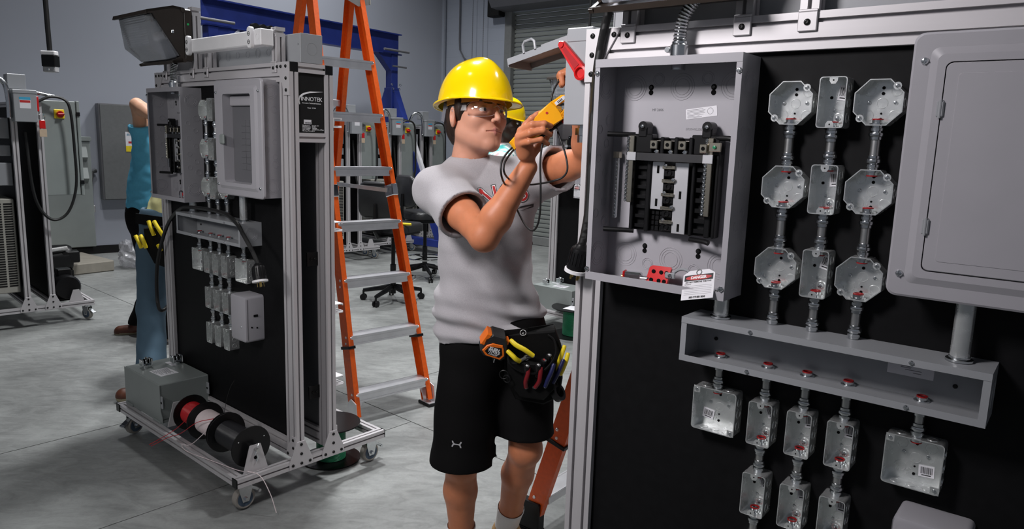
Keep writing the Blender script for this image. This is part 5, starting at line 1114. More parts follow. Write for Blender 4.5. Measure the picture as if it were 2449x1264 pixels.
# ------------------------------------------------------------------ left wall equipment
AW_ = math.atan2(WL.y, WL.x)
def wall_pt(px, py=400):
    r = ray(px, py); n = Vector((-WL.y, WL.x, 0)); k = n.dot(CORNER)/n.dot(r); return Vector((r.x*k, r.y*k, CAM_H+r.z*k))
pz = lambda px, py: wall_pt(px, py).z
qa, qb = wall_pt(236), wall_pt(420); z0, z1 = pz(270, 475), pz(270, 249)
t = thing('wall_panel', 'wide grey electrical panel mounted flat on the left wall', 'electrical panel'); t.location = (qa.x, qa.y, 0); t.rotation_euler = (0, 0, AW_); L_ = (qb-qa).length
part('body', lambda b: b.cbox(0, L_, -0.17, -0.003, z0, z1, .006), GREYD, t); part('front', lambda b: b.cbox(0.02, L_, -0.18, -0.17, z0+0.01, z1-0.01, .004), mat('slate_grey_enamel', (0.15, 0.155, 0.155), 0.5), t)
part('conduit', lambda b: b.tube([(-0.05, -0.05, z0+0.35), (-0.10, -0.09, z0+0.34), (-0.12, -0.09, z0+0.2), (-0.12, -0.07, 0.3)], 0.03, 10), STEEL, t)
qs = wall_pt(338); e = (qs-qa).length-0.1
zs0, zs1 = pz(338, 358)-0.02, pz(338, 316)
s = part('safety_sign', lambda b: b.box(e-0.10, e+0.10, -0.184, -0.1805, zs0, zs1), PAPER, t); part('yellow_band', lambda b: b.box(e-0.10, e+0.0, -0.1848, -0.1842, zs0, zs0+0.07), YELG, s); part('red_band', lambda b: b.box(e-0.07, e+0.09, -0.1848, -0.1842, zs0+0.10, zs0+0.125), INKR, s)
text('lettering', 'EATON', 0.030, INKB, s, (e-0.035, -0.186, zs1-0.035), (HP, 0, 0)); part('black_cap', lambda b: b.cbox(e-0.06, e+0.06, -0.20, -0.18, zs1, zs1+0.07, .004), BLACK, s)
# floor cabinet on a concrete pad
c0 = fl(232, 601, 0.12); cw = 1.15
t = thing('floor_cabinet', 'grey floor standing electrical cabinet with louvred hoods on a concrete pad', 'electrical cabinet'); t.location = (c0.x, c0.y, 0.121); t.rotation_euler = (0, 0, AW_); zt_ = at(205, 337, c0.y+0.1).z-0.12
part('body', lambda b: b.cbox(-cw, 0, 0, 0.62, 0.06, zt_, .006), GREYG, t); part('plinth', lambda b: b.cbox(-cw+0.05, -0.03, 0.03, 0.59, 0, 0.06, .003), BLACKM, t)
part('top_cap', lambda b: b.cbox(-cw-0.01, 0.01, -0.02, 0.63, zt_, zt_+0.05, .005), GREYG, t)
for z in (zt_-0.20, zt_-0.44):
    p = part('louvre_hood', lambda b: b.prism([(0, 0), (-0.07, -0.12), (0, -0.16)], (-0.36, 0, z+0.14), (0, 1, 0), (0, 0, 1), (1, 0, 0), 0.32), GREYG, t); part('louvre_opening', lambda b: b.box(-0.35, -0.05, -0.004, 0.0, z+0.0, z+0.13), DARK, p)
part('handle', lambda b: b.cbox(0.0, 0.03, 0.1, 0.16, 0.45, 0.53, .005), STEEL, t)
pd = [fl(275, 647), fl(135, 668)]
t = thing('concrete_pad', 'low tan concrete pad under the floor cabinet', 'concrete pad'); t.location = (pd[0].x, pd[0].y, 0); t.rotation_euler = (0, 0, AW_+0.25)
part('pad', lambda b: b.cbox(-2.2, 0, 0, 1.0, 0.0, 0.12, .012), CONC, t)
t = thing('pump_motor', 'black motor and pump lying in front of the concrete pad', 'motor'); q = fl(160, 662); t.location = (q.x-0.1, q.y-0.1, 0); t.rotation_euler = (0, 0, AW_)
part('motor_body', lambda b: b.lathe([(0.04, -0.24), (0.13, -0.22), (0.14, -0.18), (0.14, 0.16), (0.12, 0.2), (0.04, 0.22)], (0, 0.05, 0.20), (1, 0, 0), 24), BLACK, t); part('stand_foot', lambda b: b.cbox(-0.2, 0.2, -0.05, 0.15, 0.0, 0.08, .005), BLACK, t); part('terminal_box', lambda b: b.cbox(0.1, 0.26, -0.08, 0.06, 0.16, 0.28, .01), BLACK, t); part('hose', lambda b: b.tube(spline([(-0.4, -0.08, 0.42), (-0.25, -0.10, 0.35), (-0.05, -0.1, 0.31), (0.15, -0.08, 0.32)], 6), 0.022, 10), STEEL, t)
# crumpled clear bag
t_ = fl(288, 641); bmx = bmesh.new(); bmesh.ops.create_icosphere(bmx, subdivisions=4, radius=1.0)
for v in bmx.verts:
    p = v.co; n = math.sin(p.x*7+p.y*3)*0.10+math.sin(p.y*11+p.z*8)*0.08+math.sin(p.z*13+p.x*9)*0.06
    k = (1+n); v.co = Vector((p.x*0.17*k, p.y*0.14*k, max(-0.13, p.z*0.14*k)+(0.05 if p.z > 0.6 else 0)))
me = bpy.data.meshes.new('plastic_bag'); bmx.to_mesh(me); bmx.free(); o = ob('plastic_bag', me, CLEARB, None, (t_.x+0.12, t_.y+0.08, 0.131)); tag(o, 'crumpled clear plastic bag on the floor beside the concrete pad', 'bag')
# pendant outlet
q = at(121, 145, 5.0); t = thing('pendant_outlet', 'black pendant outlet box hanging on a thick cord at upper left', 'outlet'); t.location = q
part('cord', lambda b: b.tube([(0, 0, 0.05), (-0.004, 0, 0.2), (-0.01, 0, 0.8), (-0.015, 0, ZC-q.z)], 0.016, 10), RUBBER, t); part('outlet_box', lambda b: b.cbox(-0.045, 0.045, -0.03, 0.03, -0.04, 0.035, .004), BLACK, t); part('upper_cover', lambda b: b.cbox(-0.050, 0.046, -0.028, 0.02, 0.033, 0.062, .005), WHITE, t); part('lower_cover', lambda b: b.cbox(-0.042, 0.042, -0.025, 0.02, -0.075, -0.038, .004), mat('frosted_plastic', (0.45, 0.45, 0.46), 0.3), t); screw(t, 0.0, -0.026, -0.06, 1.4)
q = at(1411, 30, 6.0); t = thing('drop_cord', 'thin black drop cord hanging in front of the roll-up door', 'cord'); t.location = (q.x, q.y, 0)
part('cord', lambda b: b.cyl((0, 0, 1.9), (0.02, 0, ZC), 0.011, n=8), RUBBER, t)
# ------------------------------------------------------------------ implicit-surface modelling for people and cloth
A_ = lambda v: np.array(v, dtype=np.float64)
def smin(a, b, k): 
    h = np.clip(0.5+0.5*(b-a)/k, 0, 1); return b*(1-h)+a*h-k*h*(1-h)
def smax(a, b, k): return -smin(-a, -b, k)
def s_cap(P, a, b, ra, rb):
    a, b = A_(a), A_(b); d = b-a; t = np.clip(((P-a)@d)/(d@d), 0, 1); q = P-a-t[:, None]*d
    return np.sqrt((q*q).sum(1))-(ra+(rb-ra)*t)
def s_ell(P, c, r, R=None):
    q = P-A_(c)
    if R is not None: q = q@R
    r = A_(r); k0 = np.sqrt(((q/r)**2).sum(1)); k1 = np.sqrt(((q/(r*r))**2).sum(1))+1e-9
    return k0*(k0-1)/k1
def s_sph(P, c, r): q = P-A_(c); return np.sqrt((q*q).sum(1))-r
def s_pl(P, p, n): return (P-A_(p))@(A_(n)/np.linalg.norm(A_(n)))
def s_chain(P, pts, rad, k=0.01):
    d = None
    for i in range(len(pts)-1):
        e = s_cap(P, pts[i], pts[i+1], rad[i], rad[i+1]); d = e if d is None else smin(d, e, k)
    return d
def wob(P, f, ph, seed=0):
    rs = np.random.RandomState(seed); o = 0
    for i in range(3):
        w = rs.normal(size=3); w /= np.linalg.norm(w); o = o+np.sin(P@(w*f*(0.7+0.6*rs.rand()))+ph+rs.rand()*6)
    return o/3
def mesh_sdf(fn, lo, hi, h, bs=10):
    lo, hi = A_(lo), A_(hi); nb = np.maximum(1, np.ceil((hi-lo)/(h*bs)).astype(int)); n = nb*bs+1
    g = [np.arange(nb[i])*bs*h+lo[i]+bs*h/2 for i in range(3)]
    C = np.stack(np.meshgrid(*g, indexing='ij'), -1).reshape(-1, 3); dc = fn(C)
    act = np.abs(dc) < bs*h*0.87*1.35+h
    Vg = np.repeat(np.repeat(np.repeat(dc.reshape(nb), bs, 0), bs, 1), bs, 2); V = np.full(n, 1.0, np.float32); V[:-1, :-1, :-1] = Vg
    V[-1], V[:, -1], V[:, :, -1] = 1, 1, 1
    k = np.arange(bs+1); K = np.stack(np.meshgrid(k, k, k, indexing='ij'), -1).reshape(-1, 3); ids = np.argwhere(act.reshape(nb))
    CH = max(1, 150000//len(K))
    for s in range(0, len(ids), CH):
        blk = ids[s:s+CH]; I = (blk[:, None, :]*bs+K[None]).reshape(-1, 3); v = fn(I*h+lo); V[I[:, 0], I[:, 1], I[:, 2]] = v
    S = V < 0
    cnt = np.zeros(n-1, np.int8)
    for dx in (0, 1):
        for dy in (0, 1):
            for dz in (0, 1): cnt += S[dx:n[0]-1+dx, dy:n[1]-1+dy, dz:n[2]-1+dz]
    cells = np.argwhere((cnt > 0) & (cnt < 8)); idx = np.full(n-1, -1, np.int32); idx[cells[:, 0], cells[:, 1], cells[:, 2]] = np.arange(len(cells))
    acc = np.zeros((len(cells), 3)); c = np.zeros(len(cells))
    for ax in range(3):
        o1, o2 = [i for i in range(3) if i != ax]
        for a in (0, 1):
            for b in (0, 1):
                p = cells.copy(); p[:, o1] += a; p[:, o2] += b; q = p.copy(); q[:, ax] += 1
                va = V[p[:, 0], p[:, 1], p[:, 2]]; vb = V[q[:, 0], q[:, 1], q[:, 2]]; m = (va < 0) != (vb < 0)
                t = np.where(m, va/np.where(m, va-vb, 1), 0); pt = p.astype(float); pt[:, ax] += t; acc[m] += pt[m]; c[m] += 1
    vt = acc/np.maximum(c, 1)[:, None]*h+lo; F = []
    for ax in range(3):
        o1, o2 = (ax+1) % 3, (ax+2) % 3; sl0 = [slice(None)]*3; sl1 = [slice(None)]*3; sl0[ax] = slice(0, -1); sl1[ax] = slice(1, None)
        e = np.argwhere(S[tuple(sl0)] != S[tuple(sl1)]); e = e[(e[:, o1] > 0) & (e[:, o2] > 0) & (e[:, o1] < n[o1]-1) & (e[:, o2] < n[o2]-1)]
        def ce(a, b): q = e.copy(); q[:, o1] -= a; q[:, o2] -= b; return idx[q[:, 0], q[:, 1], q[:, 2]]
        Q = np.stack([ce(1, 1), ce(0, 1), ce(0, 0), ce(1, 0)], 1); fl_ = S[e[:, 0], e[:, 1], e[:, 2]]; Q[~fl_] = Q[~fl_][:, ::-1]; F.append(Q)
    F = np.concatenate(F); F = F[(F >= 0).all(1)]
    return vt, F
def np_mesh(name, parts, matfn=None):
    vs, fs, o = [], [], 0
    for v, f in parts: vs.append(v); fs.append(f+o); o += len(v)
    v = np.concatenate(vs); f = np.concatenate(fs); me = bpy.data.meshes.new(name)
    me.vertices.add(len(v)); me.vertices.foreach_set('co', v.astype(np.float32).ravel()); me.loops.add(f.size); me.loops.foreach_set('vertex_index', f.astype(np.int32).ravel())
    me.polygons.add(len(f)); me.polygons.foreach_set('loop_start', np.arange(len(f), dtype=np.int32)*4); me.polygons.foreach_set('loop_total', np.full(len(f), 4, np.int32))
    if matfn is not None: me.polygons.foreach_set('material_index', matfn(v[f].mean(1)).astype(np.int32))
    me.update(calc_edges=True); me.validate(); me.polygons.foreach_set('use_smooth', np.ones(len(me.polygons), bool)); return me
def bbox(pts, m): q = np.array([tuple(p) for p in pts]); return q.min(0)-m, q.max(0)+m
# ------------------------------------------------------------------ head
class Head:
    """local axes: x = person's left, y = forward, z = up; origin between the ears at eye level"""
    def __init__(s, o, yaw, pitch=0.0, roll=0.0, sc=1.0):
        s.o = Vector(o); s.sc = sc; s.R = (Matrix.Rotation(yaw, 3, 'Z') @ Matrix.Rotation(pitch, 3, 'X') @ Matrix.Rotation(roll, 3, 'Y'))
        s.Rn = np.array(s.R); s.on = A_(s.o)
    def w(s, x, y, z): return s.o + s.R @ Vector((x, y, z))*s.sc
    def loc(s, P): return ((P-s.on)@s.Rn)/s.sc
    def M4(s): m = s.R.to_4x4()*s.sc; m[3][3] = 1; m.translation = s.o; return m
def head_sdf(p):
    """p in head-local metres"""
    q = p.copy(); q[:, 0] = np.abs(q[:, 0])
    d = s_ell(q, (0, -0.018, 0.028), (0.074, 0.097, 0.090))
    d = smin(d, s_ell(q, (0, 0.026, -0.032), (0.0625, 0.060, 0.080)), 0.03)
    d = smin(d, s_cap(q, (0.050, -0.002, -0.062), (0.010, 0.067, -0.098), 0.020, 0.0165), 0.04)
    d = smin(d, s_sph(q, (0.0, 0.072, -0.1005), 0.0140), 0.024)
    d = smin(d, s_sph(q, (0.041, 0.055, -0.026), 0.024), 0.022)
    d = smin(d, s_cap(q, (0, 0.083, 0.022), (0.036, 0.074, 0.024), 0.0115, 0.010), 0.016)
    d = smax(d, -s_sph(q, (0.0325, 0.1035, 0.001), 0.0165), 0.012)            # sockets
    e = s_sph(q, (0.0315, 0.0735, 0.001), 0.0148); slot = np.maximum(np.abs(q[:, 2]-0.0005+4.5*(q[:, 0]-0.0315)**2*3)-0.0056, 0.073-q[:, 1])
    d = smin(d, np.maximum(e, -slot), 0.003)
    d = smin(d, s_cap(q, (0, 0.088, 0.014), (0, 0.1095, -0.0285), 0.0070, 0.0088), 0.012)
    d = smin(d, s_sph(q, (0.0092, 0.0975, -0.0335), 0.0070), 0.006)
    d = smax(d, -s_sph(q, (0.0062, 0.1045, -0.0415), 0.0036), 0.003)
    d = smin(d, s_ell(q, (0, 0.073, -0.064), (0.034, 0.0195, 0.024)), 0.014)
    d = smin(d, s_cap(q, (0, 0.0915, -0.0585), (0.0235, 0.0815, -0.0622), 0.0050, 0.0030), 0.005)
    d = smin(d, s_cap(q, (0, 0.0895, -0.0692), (0.0200, 0.0815, -0.0660), 0.0060, 0.0034), 0.005)
    d = smax(d, -s_cap(q, (0, 0.0975, -0.0636), (0.0265, 0.0850, -0.0642), 0.0022, 0.0018), 0.0025)
    # ears
    c, s_ = math.cos(0.35), math.sin(0.35); RE = np.array([[c, -s_, 0], [s_, c, 0], [0, 0, 1]]).T
    ea = s_ell(q, (0.079, -0.014, -0.012), (0.0085, 0.0185, 0.031), RE); ea = smax(ea, -s_ell(q, (0.0865, -0.009, -0.008), (0.0075, 0.0105, 0.019), RE), 0.003); ea = np.minimum(ea, s_ell(q, (0.080, -0.004, -0.014), (0.004, 0.006, 0.009), RE))
    d = smin(d, ea, 0.008)
    return d
def head_mat(p, lips=1):
    """0 skin, 1 lips, 2 brow"""
    q = p.copy(); x = np.abs(q[:, 0]); m = np.zeros(len(q), int)
    lip = np.minimum(s_cap(np.c_[x, q[:, 1], q[:, 2]], (0, 0.0915, -0.0586), (0.0225, 0.082, -0.0622), 0.0056, 0.0034), s_cap(np.c_[x, q[:, 1], q[:, 2]], (0, 0.0895, -0.0692), (0.0190, 0.0822, -0.0660), 0.0066, 0.0038))
    m[lip < 0.0006] = 1
    br = s_cap(np.c_[x, q[:, 1], q[:, 2]], (0.013, 0.093, 0.0225), (0.048, 0.075, 0.0265), 0.0055, 0.0035); m[br < 0.001] = 2
    return m
def hair_sdf(p, cut=-0.085):
    q = p.copy(); q[:, 0] = np.abs(q[:, 0])
    d = s_ell(q, (0, -0.022, 0.022), (0.081, 0.104, 0.098)); d = smin(d, s_ell(q, (0, -0.062, -0.040), (0.060, 0.052, 0.06)), 0.03)
    d = d+0.0022*wob(p*A_((1, 1, .25)), 330, 0, 3)+0.002*wob(p*A_((1, 1, .3)), 150, 1, 4)
    f = (q[:, 1]-0.036)*0.74-(q[:, 2]+0.0)*0.67+0.006*np.sin(q[:, 0]*120)*0.5
    side = smax(s_ell(q, (0.060, 0.010, 0.02), (0.0235, 0.028, 0.050)), (q[:, 1]-0.030)*0.9+(q[:, 2]-0.02)*-0.35, 0.004)
    d = smax(d, f, 0.006); d = np.minimum(d, side); d = np.maximum(d, cut-q[:, 2])
    return d
def eyes(par, hd, look, m_iris):
    for s_ in (-1, 1):
        c = hd.w(0.0315*s_, 0.0735, 0.001); g = (Vector(look)-c).normalized()
        e = part('eyeball', lambda b: b.lathe([(0.0, -0.0134)]+[(0.0134*math.sin(math.pi*i/14), -0.0134*math.cos(math.pi*i/14)) for i in range(1, 14)]+[(0, 0.0134)], c, g, 20), EYEW, par, 60)
        part('iris', lambda b: b.lathe([(0.0061, 0.0122), (0.0050, 0.0130), (0.0028, 0.0136), (0, 0.0137)], c, g, 18), m_iris, e, 60); part('pupil', lambda b: b.lathe([(0.0026, 0.01365), (0, 0.0141)], c, g, 14), DARK, e, 60)
def hard_hat(hd, label, group=None):
    t = thing('hard_hat', label, 'hard hat', WORLD, (0, 0, 0), group)
    t.matrix_world = hd.M4()
    N = 64; rings = []
    def prof(a, f, z):   # a angle (0 = left, pi/2 = front), f radial factor
        c, s_ = math.cos(a), math.sin(a); return (0.103*f*c, (0.132 if s_ > 0 else 0.132)*f*s_-0.008, z)
    Z0 = 0.030; out = []
    lv = 22
    for i in range(lv+1):
        u = i/lv; el = u*math.pi/2; f = math.cos(el)**0.90 if u < 1 else 0.0; z = Z0+0.136*math.sin(el)
        out.append((f, z))
    def ridge(a, f):   # raised centre ridge front to back
        c = math.cos(a)*f; return 0.007*math.exp(-(c/0.20)**2)*min(1, (1-f*0.86)*2.2)
    def brim(a):
        s_ = math.sin(a); return 0.012+(0.026*max(0, s_-0.25)**1.2/0.72 if s_ > 0.25 else 0)
    def shell(b, inner):
        vs = []; o = -0.0025 if inner else 0
        rows = []
        # brim edge
        rows.append([(lambda c, s_, r: (c*(0.103+r), s_*(0.132+r)-0.008, Z0-0.004-0.35*max(0, r-0.012)+(0.006*(1-max(0, s_))) + (-0.0025 if inner else 0)))(math.cos(2*math.pi*k/N), math.sin(2*math.pi*k/N), brim(2*math.pi*k/N)) for k in range(N)])
        for f, z in out[:-1]:
            rows.append([tuple(np.array(prof(2*math.pi*k/N, f, z+ridge(2*math.pi*k/N, f)))*A_((1+o*9*(1), 1+o*7, 1))+A_((0, 0, o))) for k in range(N)])
        for r in rows: vs += r
        top = len(vs); vs.append((0, -0.008, Z0+0.136+0.007+o)); fs = []
        for j in range(len(rows)-1):
            for k in range(N): fs.append((j*N+k, j*N+(k+1) % N, (j+1)*N+(k+1) % N, (j+1)*N+k))
        j = len(rows)-1
        for k in range(N): fs.append((j*N+k, j*N+(k+1) % N, top))
        n0 = len(b.v); b.add(vs, fs); return n0
    def sh(b):
        a = shell(b, False); c = shell(b, True)
        for k in range(N): b.f.append((a+k, a+(k+1) % N, c+(k+1) % N, c+k)); b.m.append(0)
    part('shell', sh, YELLOW, t, 60)
    part('drip_rim', lambda b: b.tube([((0.103+brim(a))*math.cos(a), (0.132+brim(a))*math.sin(a)-0.008, Z0-0.006-0.35*max(0, brim(a)-0.012)+0.006*(1-max(0, math.sin(a)))) for a in [2*math.pi*k/N for k in range(N)]], 0.0026, 6, closed=True), YELLOW, t, 60)
    def band(b, r, z0, z1, a0, a1, ry=None):
        K = 24; vs = []
        for k in range(K+1):
            a = a0+(a1-a0)*k/K
            for z in (z0, z1): vs.append((0.0815*r*math.cos(a), 0.108*r*math.sin(a)-0.012, z))
        b.add(vs, [(2*k, 2*k+2, 2*k+3, 2*k+1) for k in range(K)])
    part('headband', lambda b: band(b, 1.0, 0.012, 0.045, math.pi*1.08, math.pi*1.92), mat('grey_strap', (0.16, 0.16, 0.18), 0.6), t, 60)
    part('sweatband', lambda b: band(b, 1.005, 0.020, 0.046, -0.1*math.pi, 1.1*math.pi), mat('orange_sweatband', (0.78, 0.38, 0.06), 0.6), t, 60)
    for s_ in (-1, 1): part('nape_strap', lambda b: b.bar((s_*0.0775, -0.050, 0.030), (s_*0.070, -0.075, -0.02), .003, .016, up=(0, 1, 0)), mat('grey_strap', (0, 0, 0)), t)
    return t
# ------------------------------------------------------------------ generic person
def foot_chain(an, toe_dir):
    d = A_(toe_dir); return d/np.linalg.norm(d)
def shoe(par, an, d, m, sole, L=0.27, name='shoe'):
    an = A_(an); d = A_(d); d = d/np.linalg.norm(d); heel = np.array([an[0], an[1], 0])-d*0.05
    up = A_((0, 0, 1)) if len(d) == 3 else None
    z0 = an[2]-0.085
    heel[2] = z0
    tilt = np.array([d[0], d[1], d[2]])
    def f(P):
        q = P-heel; s = q@np.array([d[0], d[1], 0])/max(1e-6, np.hypot(d[0], d[1])); lat = np.cross(A_((0, 0, 1)), np.array([d[0], d[1], 0])); lat = lat/np.linalg.norm(lat)
        x = q@lat; z = q[:, 2]-d[2]*s; Q = np.c_[x, s, z]
        e = s_cap(Q, (0, 0.035, 0.045), (0, L-0.075, 0.032), 0.040, 0.045); e = smin(e, s_cap(Q, (0, 0.04, 0.06), (0, 0.055, 0.105), 0.040, 0.042), 0.04)
        return np.maximum(e, -(z-0.001))
    lo, hi = bbox([heel, heel+d*L, an], 0.09); hi[2] = an[2]+0.06
    zt = an[2]+0.035
    v, F = mesh_sdf(lambda P: np.maximum(f(P), P[:, 2]-zt), lo, hi, 0.006)
    lat0 = np.array([d[0], d[1], 0])/max(1e-6, np.hypot(d[0], d[1]))
    me = np_mesh(name, [(v, F)], lambda C: (((C[:, 2]-z0-d[2]*((C-heel)@lat0)) < 0.026)*1))
    return ob(name, me, [m, sole], par)
def person(label, J, skin, lips, hair, shirt=None, sleeves=(0.55, 0.55), pants=None, plen=(1.0, 1.0), pr=(0.098, 0.085), shoes=None, sole=None, res=1.0, lat=None, hands=True, face=True, hem=None, shirt_k=None, hand_sdf=None, torso=None, toe=None, collar=0.071, socks=None, hcut=-0.085, folds=1.0, hemz=None, brow=None, tag_cat='person', hairfn=True, bm=None):
    t = thing('person', label, tag_cat); hd = J['head']
    sr, sl = A_(J['sr']), A_(J['sl']); nk = A_(J['nk']); hc = A_(J['hc'])
    x_ = sl-sr; x_[2] = 0; x_ /= np.linalg.norm(x_); y_ = np.cross(A_((0, 0, 1)), x_)*-1.0   # forward
    y_ = np.cross(x_, A_((0, 0, 1)))*-1 if False else np.array([x_[1], -x_[0], 0])
    # --- skin body: head+neck, arms, legs, trunk, one object
    pieces = []
    Hl = lambda P: hd.loc(P)
    nb = hd.w(0, -0.028, -0.075)
    def f_head(P):
        d = head_sdf(Hl(P))*hd.sc; d = smin(d, s_cap(P, nb, nk, 0.052*hd.sc, 0.060), 0.03); d = smin(d, s_cap(P, nk+A_((0, 0, -0.06)), sr*0.35+nk*0.65+A_((0, 0, -0.075)), 0.045, 0.04), 0.04); d = smin(d, s_cap(P, nk+A_((0, 0, -0.06)), sl*0.35+nk*0.65+A_((0, 0, -0.075)), 0.045, 0.04), 0.04); return d
    c = [hd.w(*q) for q in ((-.1, -.12, -.13), (.1, .13, .13), (.1, -.12, .13), (-.1, .13, -.13))]; lo, hi = bbox(c+[nk], 0.045); lo[2] = nk[2]-0.06
    pieces.append(mesh_sdf(f_head, lo, hi, 0.0019*res))
    def arm(s_, h_): 
        S, E, Wr = A_(J['s'+s_]), A_(J['e'+s_]), A_(J['w'+s_]); m = E*0.55+S*0.45; fm = E*0.72+Wr*0.28; r = J.get('armr', 1.0)
        def f(P):
            d = s_chain(P, [S, m, E], [0.050*r, 0.047*r, 0.041*r], 0.02); d = smin(d, s_chain(P, [E, fm, Wr], [0.041*r, 0.0435*r, 0.0275*r], 0.02), 0.02)
            if h_ is not None: d = smin(d, h_(P), 0.012)
            else:
                dr_ = (Wr-E)/np.linalg.norm(Wr-E); d = smin(d, s_cap(P, Wr, Wr+dr_*0.09, 0.03, 0.026), 0.02)
            return d
        pts = [S, E, Wr]+list(J.get('hand_'+s_, [Wr+(Wr-E)/np.linalg.norm(Wr-E)*0.12])); lo, hi = bbox(pts, 0.06); return mesh_sdf(f, lo, hi, 0.0036*res if h_ is None else 0.0028*res)
    for s_ in 'rl': pieces.append(arm(s_, (hand_sdf or {}).get(s_)))
    def leg(s_):
        Hh, K, An = A_(J['h'+s_]), A_(J['k'+s_]), A_(J['a'+s_]); cf = K*0.68+An*0.32-y_*0.012
        def f(P):
            d = s_chain(P, [Hh, K], [0.080, 0.056], 0.02); d = smin(d, s_chain(P, [K, cf, K*0.25+An*0.75, An], [0.052, 0.0565, 0.042, 0.037], 0.02), 0.02); return smin(d, s_sph(P, K+y_*0.012, 0.05), 0.02)
        lo, hi = bbox([Hh, K, An], 0.09); return mesh_sdf(f, lo, hi, 0.006*res)
    for s_ in 'rl': pieces.append(leg(s_))
    def trunk(P): return np.minimum(s_cap(P, hc, nk+A_((0, 0, -0.10)), 0.075, 0.06), s_cap(P, sr*0.9+sl*0.1+A_((0, 0, -0.02)), sl*0.9+sr*0.1+A_((0, 0, -0.02)), 0.036, 0.036))
    lo, hi = bbox([hc, nk, sr, sl], 0.12); pieces.append(mesh_sdf(trunk, lo, hi, 0.014))
    nhead = len(pieces[0][0])
    def bmat(C):
        l = Hl(C); m = head_mat(l); m[(l[:, 2] < -0.125) | (np.abs(l[:, 0]) > 0.2)] = 0; near = (l**2).sum(1) < 0.2**2; m[~near] = 0
        if J.get('facetone') is not None: m[(m == 0) & (C[:, 2] > nk[2]-0.075) & ((l**2).sum(1) < 0.3**2) & (np.abs(l[:, 0]) < 0.12)] = 3
        return m
    body = ob('body', np_mesh('body', pieces, bmat), [skin, lips, hair, J.get('facetone') or skin], t)
    v, F = mesh_sdf(lambda P: hair_sdf(Hl(P), hcut)*hd.sc, *bbox(c, 0.05), 0.004*res)
    ob('hair', np_mesh('hair', [(v, F)]), hair, t)
    if face: eyes(t, hd, J.get('look', hd.w(0, 3, 0)), IRIS)
    # --- shirt
    if shirt:
        st = torso or [(nk[2]-0.09, 0.165, 0.105), (nk[2]-0.28, 0.158, 0.112), (nk[2]-0.42, 0.165, 0.118), (hc[2]-0.02, 0.178, 0.125), (hc[2]-0.3, 0.18, 0.13)]
        zs = A_([s[0] for s in st])[::-1]; aa = A_([s[1] for s in st])[::-1]; bb = A_([s[2] for s in st])[::-1]
        cxy = J.get('spine') or [(hc[2], hc[0], hc[1]), (nk[2], nk[0]-y_[0]*0.0, nk[1])]; cz = A_([q[0] for q in cxy]); cx = A_([q[1] for q in cxy]); cy = A_([q[2] for q in cxy])
        hm = hemz or (hc[2]-0.03, 0, 0)
        def f_sh(P):
            z = P[:, 2]; a = np.interp(z, zs, aa); b = np.interp(z, zs, bb); X = (P[:, 0]-np.interp(z, cz, cx)); Y = (P[:, 1]-np.interp(z, cz, cy)); lx = X*x_[0]+Y*x_[1]; ly = X*y_[0]+Y*y_[1]
            r = np.sqrt((lx/a)**2+(ly/b)**2)+1e-6; tor = (r-1)*np.sqrt(lx**2+ly**2)/r*0.9
            tor = smax(tor, z-(nk[2]-0.075), 0.03)
            d = tor; sl_ = []
            for sh_, e_, tt in ((sr, A_(J['er']), sleeves[0]), (sl, A_(J['el']), sleeves[1])):
                d = smin(d, s_cap(P, nk+A_((0, 0, -0.038)), sh_+A_((0, 0, -0.010)), 0.067, 0.066), 0.075)
            db = d
            for sh_, e_, tt in ((sr, A_(J['er']), sleeves[0]), (sl, A_(J['el']), sleeves[1])):
                ca = s_cap(P, sh_, sh_+(e_-sh_)*(tt+0.15), 0.070, J.get('slr', 0.080)); sl_.append(ca); d = smin(d, ca, 0.035)
            w = 1.0+0.9*np.clip((hc[2]+0.28-z)/0.3, 0, 1)
            d = d+folds*w*(0.0050*wob(P*A_((1, 1, 1.9)), 24, 0, 11)+0.0030*wob(P*A_((1, 1, 1.4)), 55, 0, 12))
            d = d+folds*J.get('drape', 0)*0.0065*np.sin((lx*0.8+(z-hc[2])*0.9)*42+1.5*np.sin(lx*14))*np.clip((z-hc[2]+0.02)/0.2, 0, 1)*np.clip((nk[2]-0.22-z)/0.2, 0, 1)
            bun = np.exp(-((z-hc[2]-0.075)/0.07)**2); d = d-folds*J.get('drape', 0)*bun*0.010*(0.6+np.sin(z*95+lx*9+2*np.sin(lx*11)))*0.7
            d = np.maximum(d-0.0035, -(d+0.011*res**0.5))
            for (sh_, e_, tt), ca in zip(((sr, A_(J['er']), sleeves[0]), (sl, A_(J['el']), sleeves[1])), sl_):
                dr_ = (e_-sh_); Ln = np.linalg.norm(dr_); dr_ = dr_/Ln; ax = (P-sh_)@dr_; cutp = ax-Ln*tt
                d = np.where((ca < db-0.004) & (ax > 0), np.maximum(d, cutp), d)
            d = np.maximum(d, -s_cap(P, nk+A_((0, 0, 0.068))+y_*0.006, A_(nb)+A_((0, 0, 0.02)), collar, collar*1.05)); d = np.maximum(d, (hm[0]+hm[1]*(P[:, 0]-hc[0])+hm[2]*np.sin(P[:, 0]*30))-z)
            return d
        sp = [nk, hc, sr, sl, sr+(A_(J['er'])-sr)*sleeves[0], sl+(A_(J['el'])-sl)*sleeves[1]]; lo, hi = bbox(sp, 0.15); hi[2] = nk[2]+0.06; lo[2] = hc[2]-0.1
        so = ob('shirt', np_mesh('shirt', [mesh_sdf(f_sh, lo, hi, 0.0042*res)]), shirt, t)
        cl = part('collar_rib', lambda b: b.tube([tuple(nk+A_((0, 0, 0.018))+y_*0.004+(x_*math.cos(a)*0.062+y_*math.sin(a)*0.058)+A_((0, 0, -0.010*math.sin(a)-0.004*math.cos(2*a)))) for a in [i*math.pi/16 for i in range(32)]], 0.006, 6, closed=True), shirt, so, 60)
        t['_shirt'] = so.name
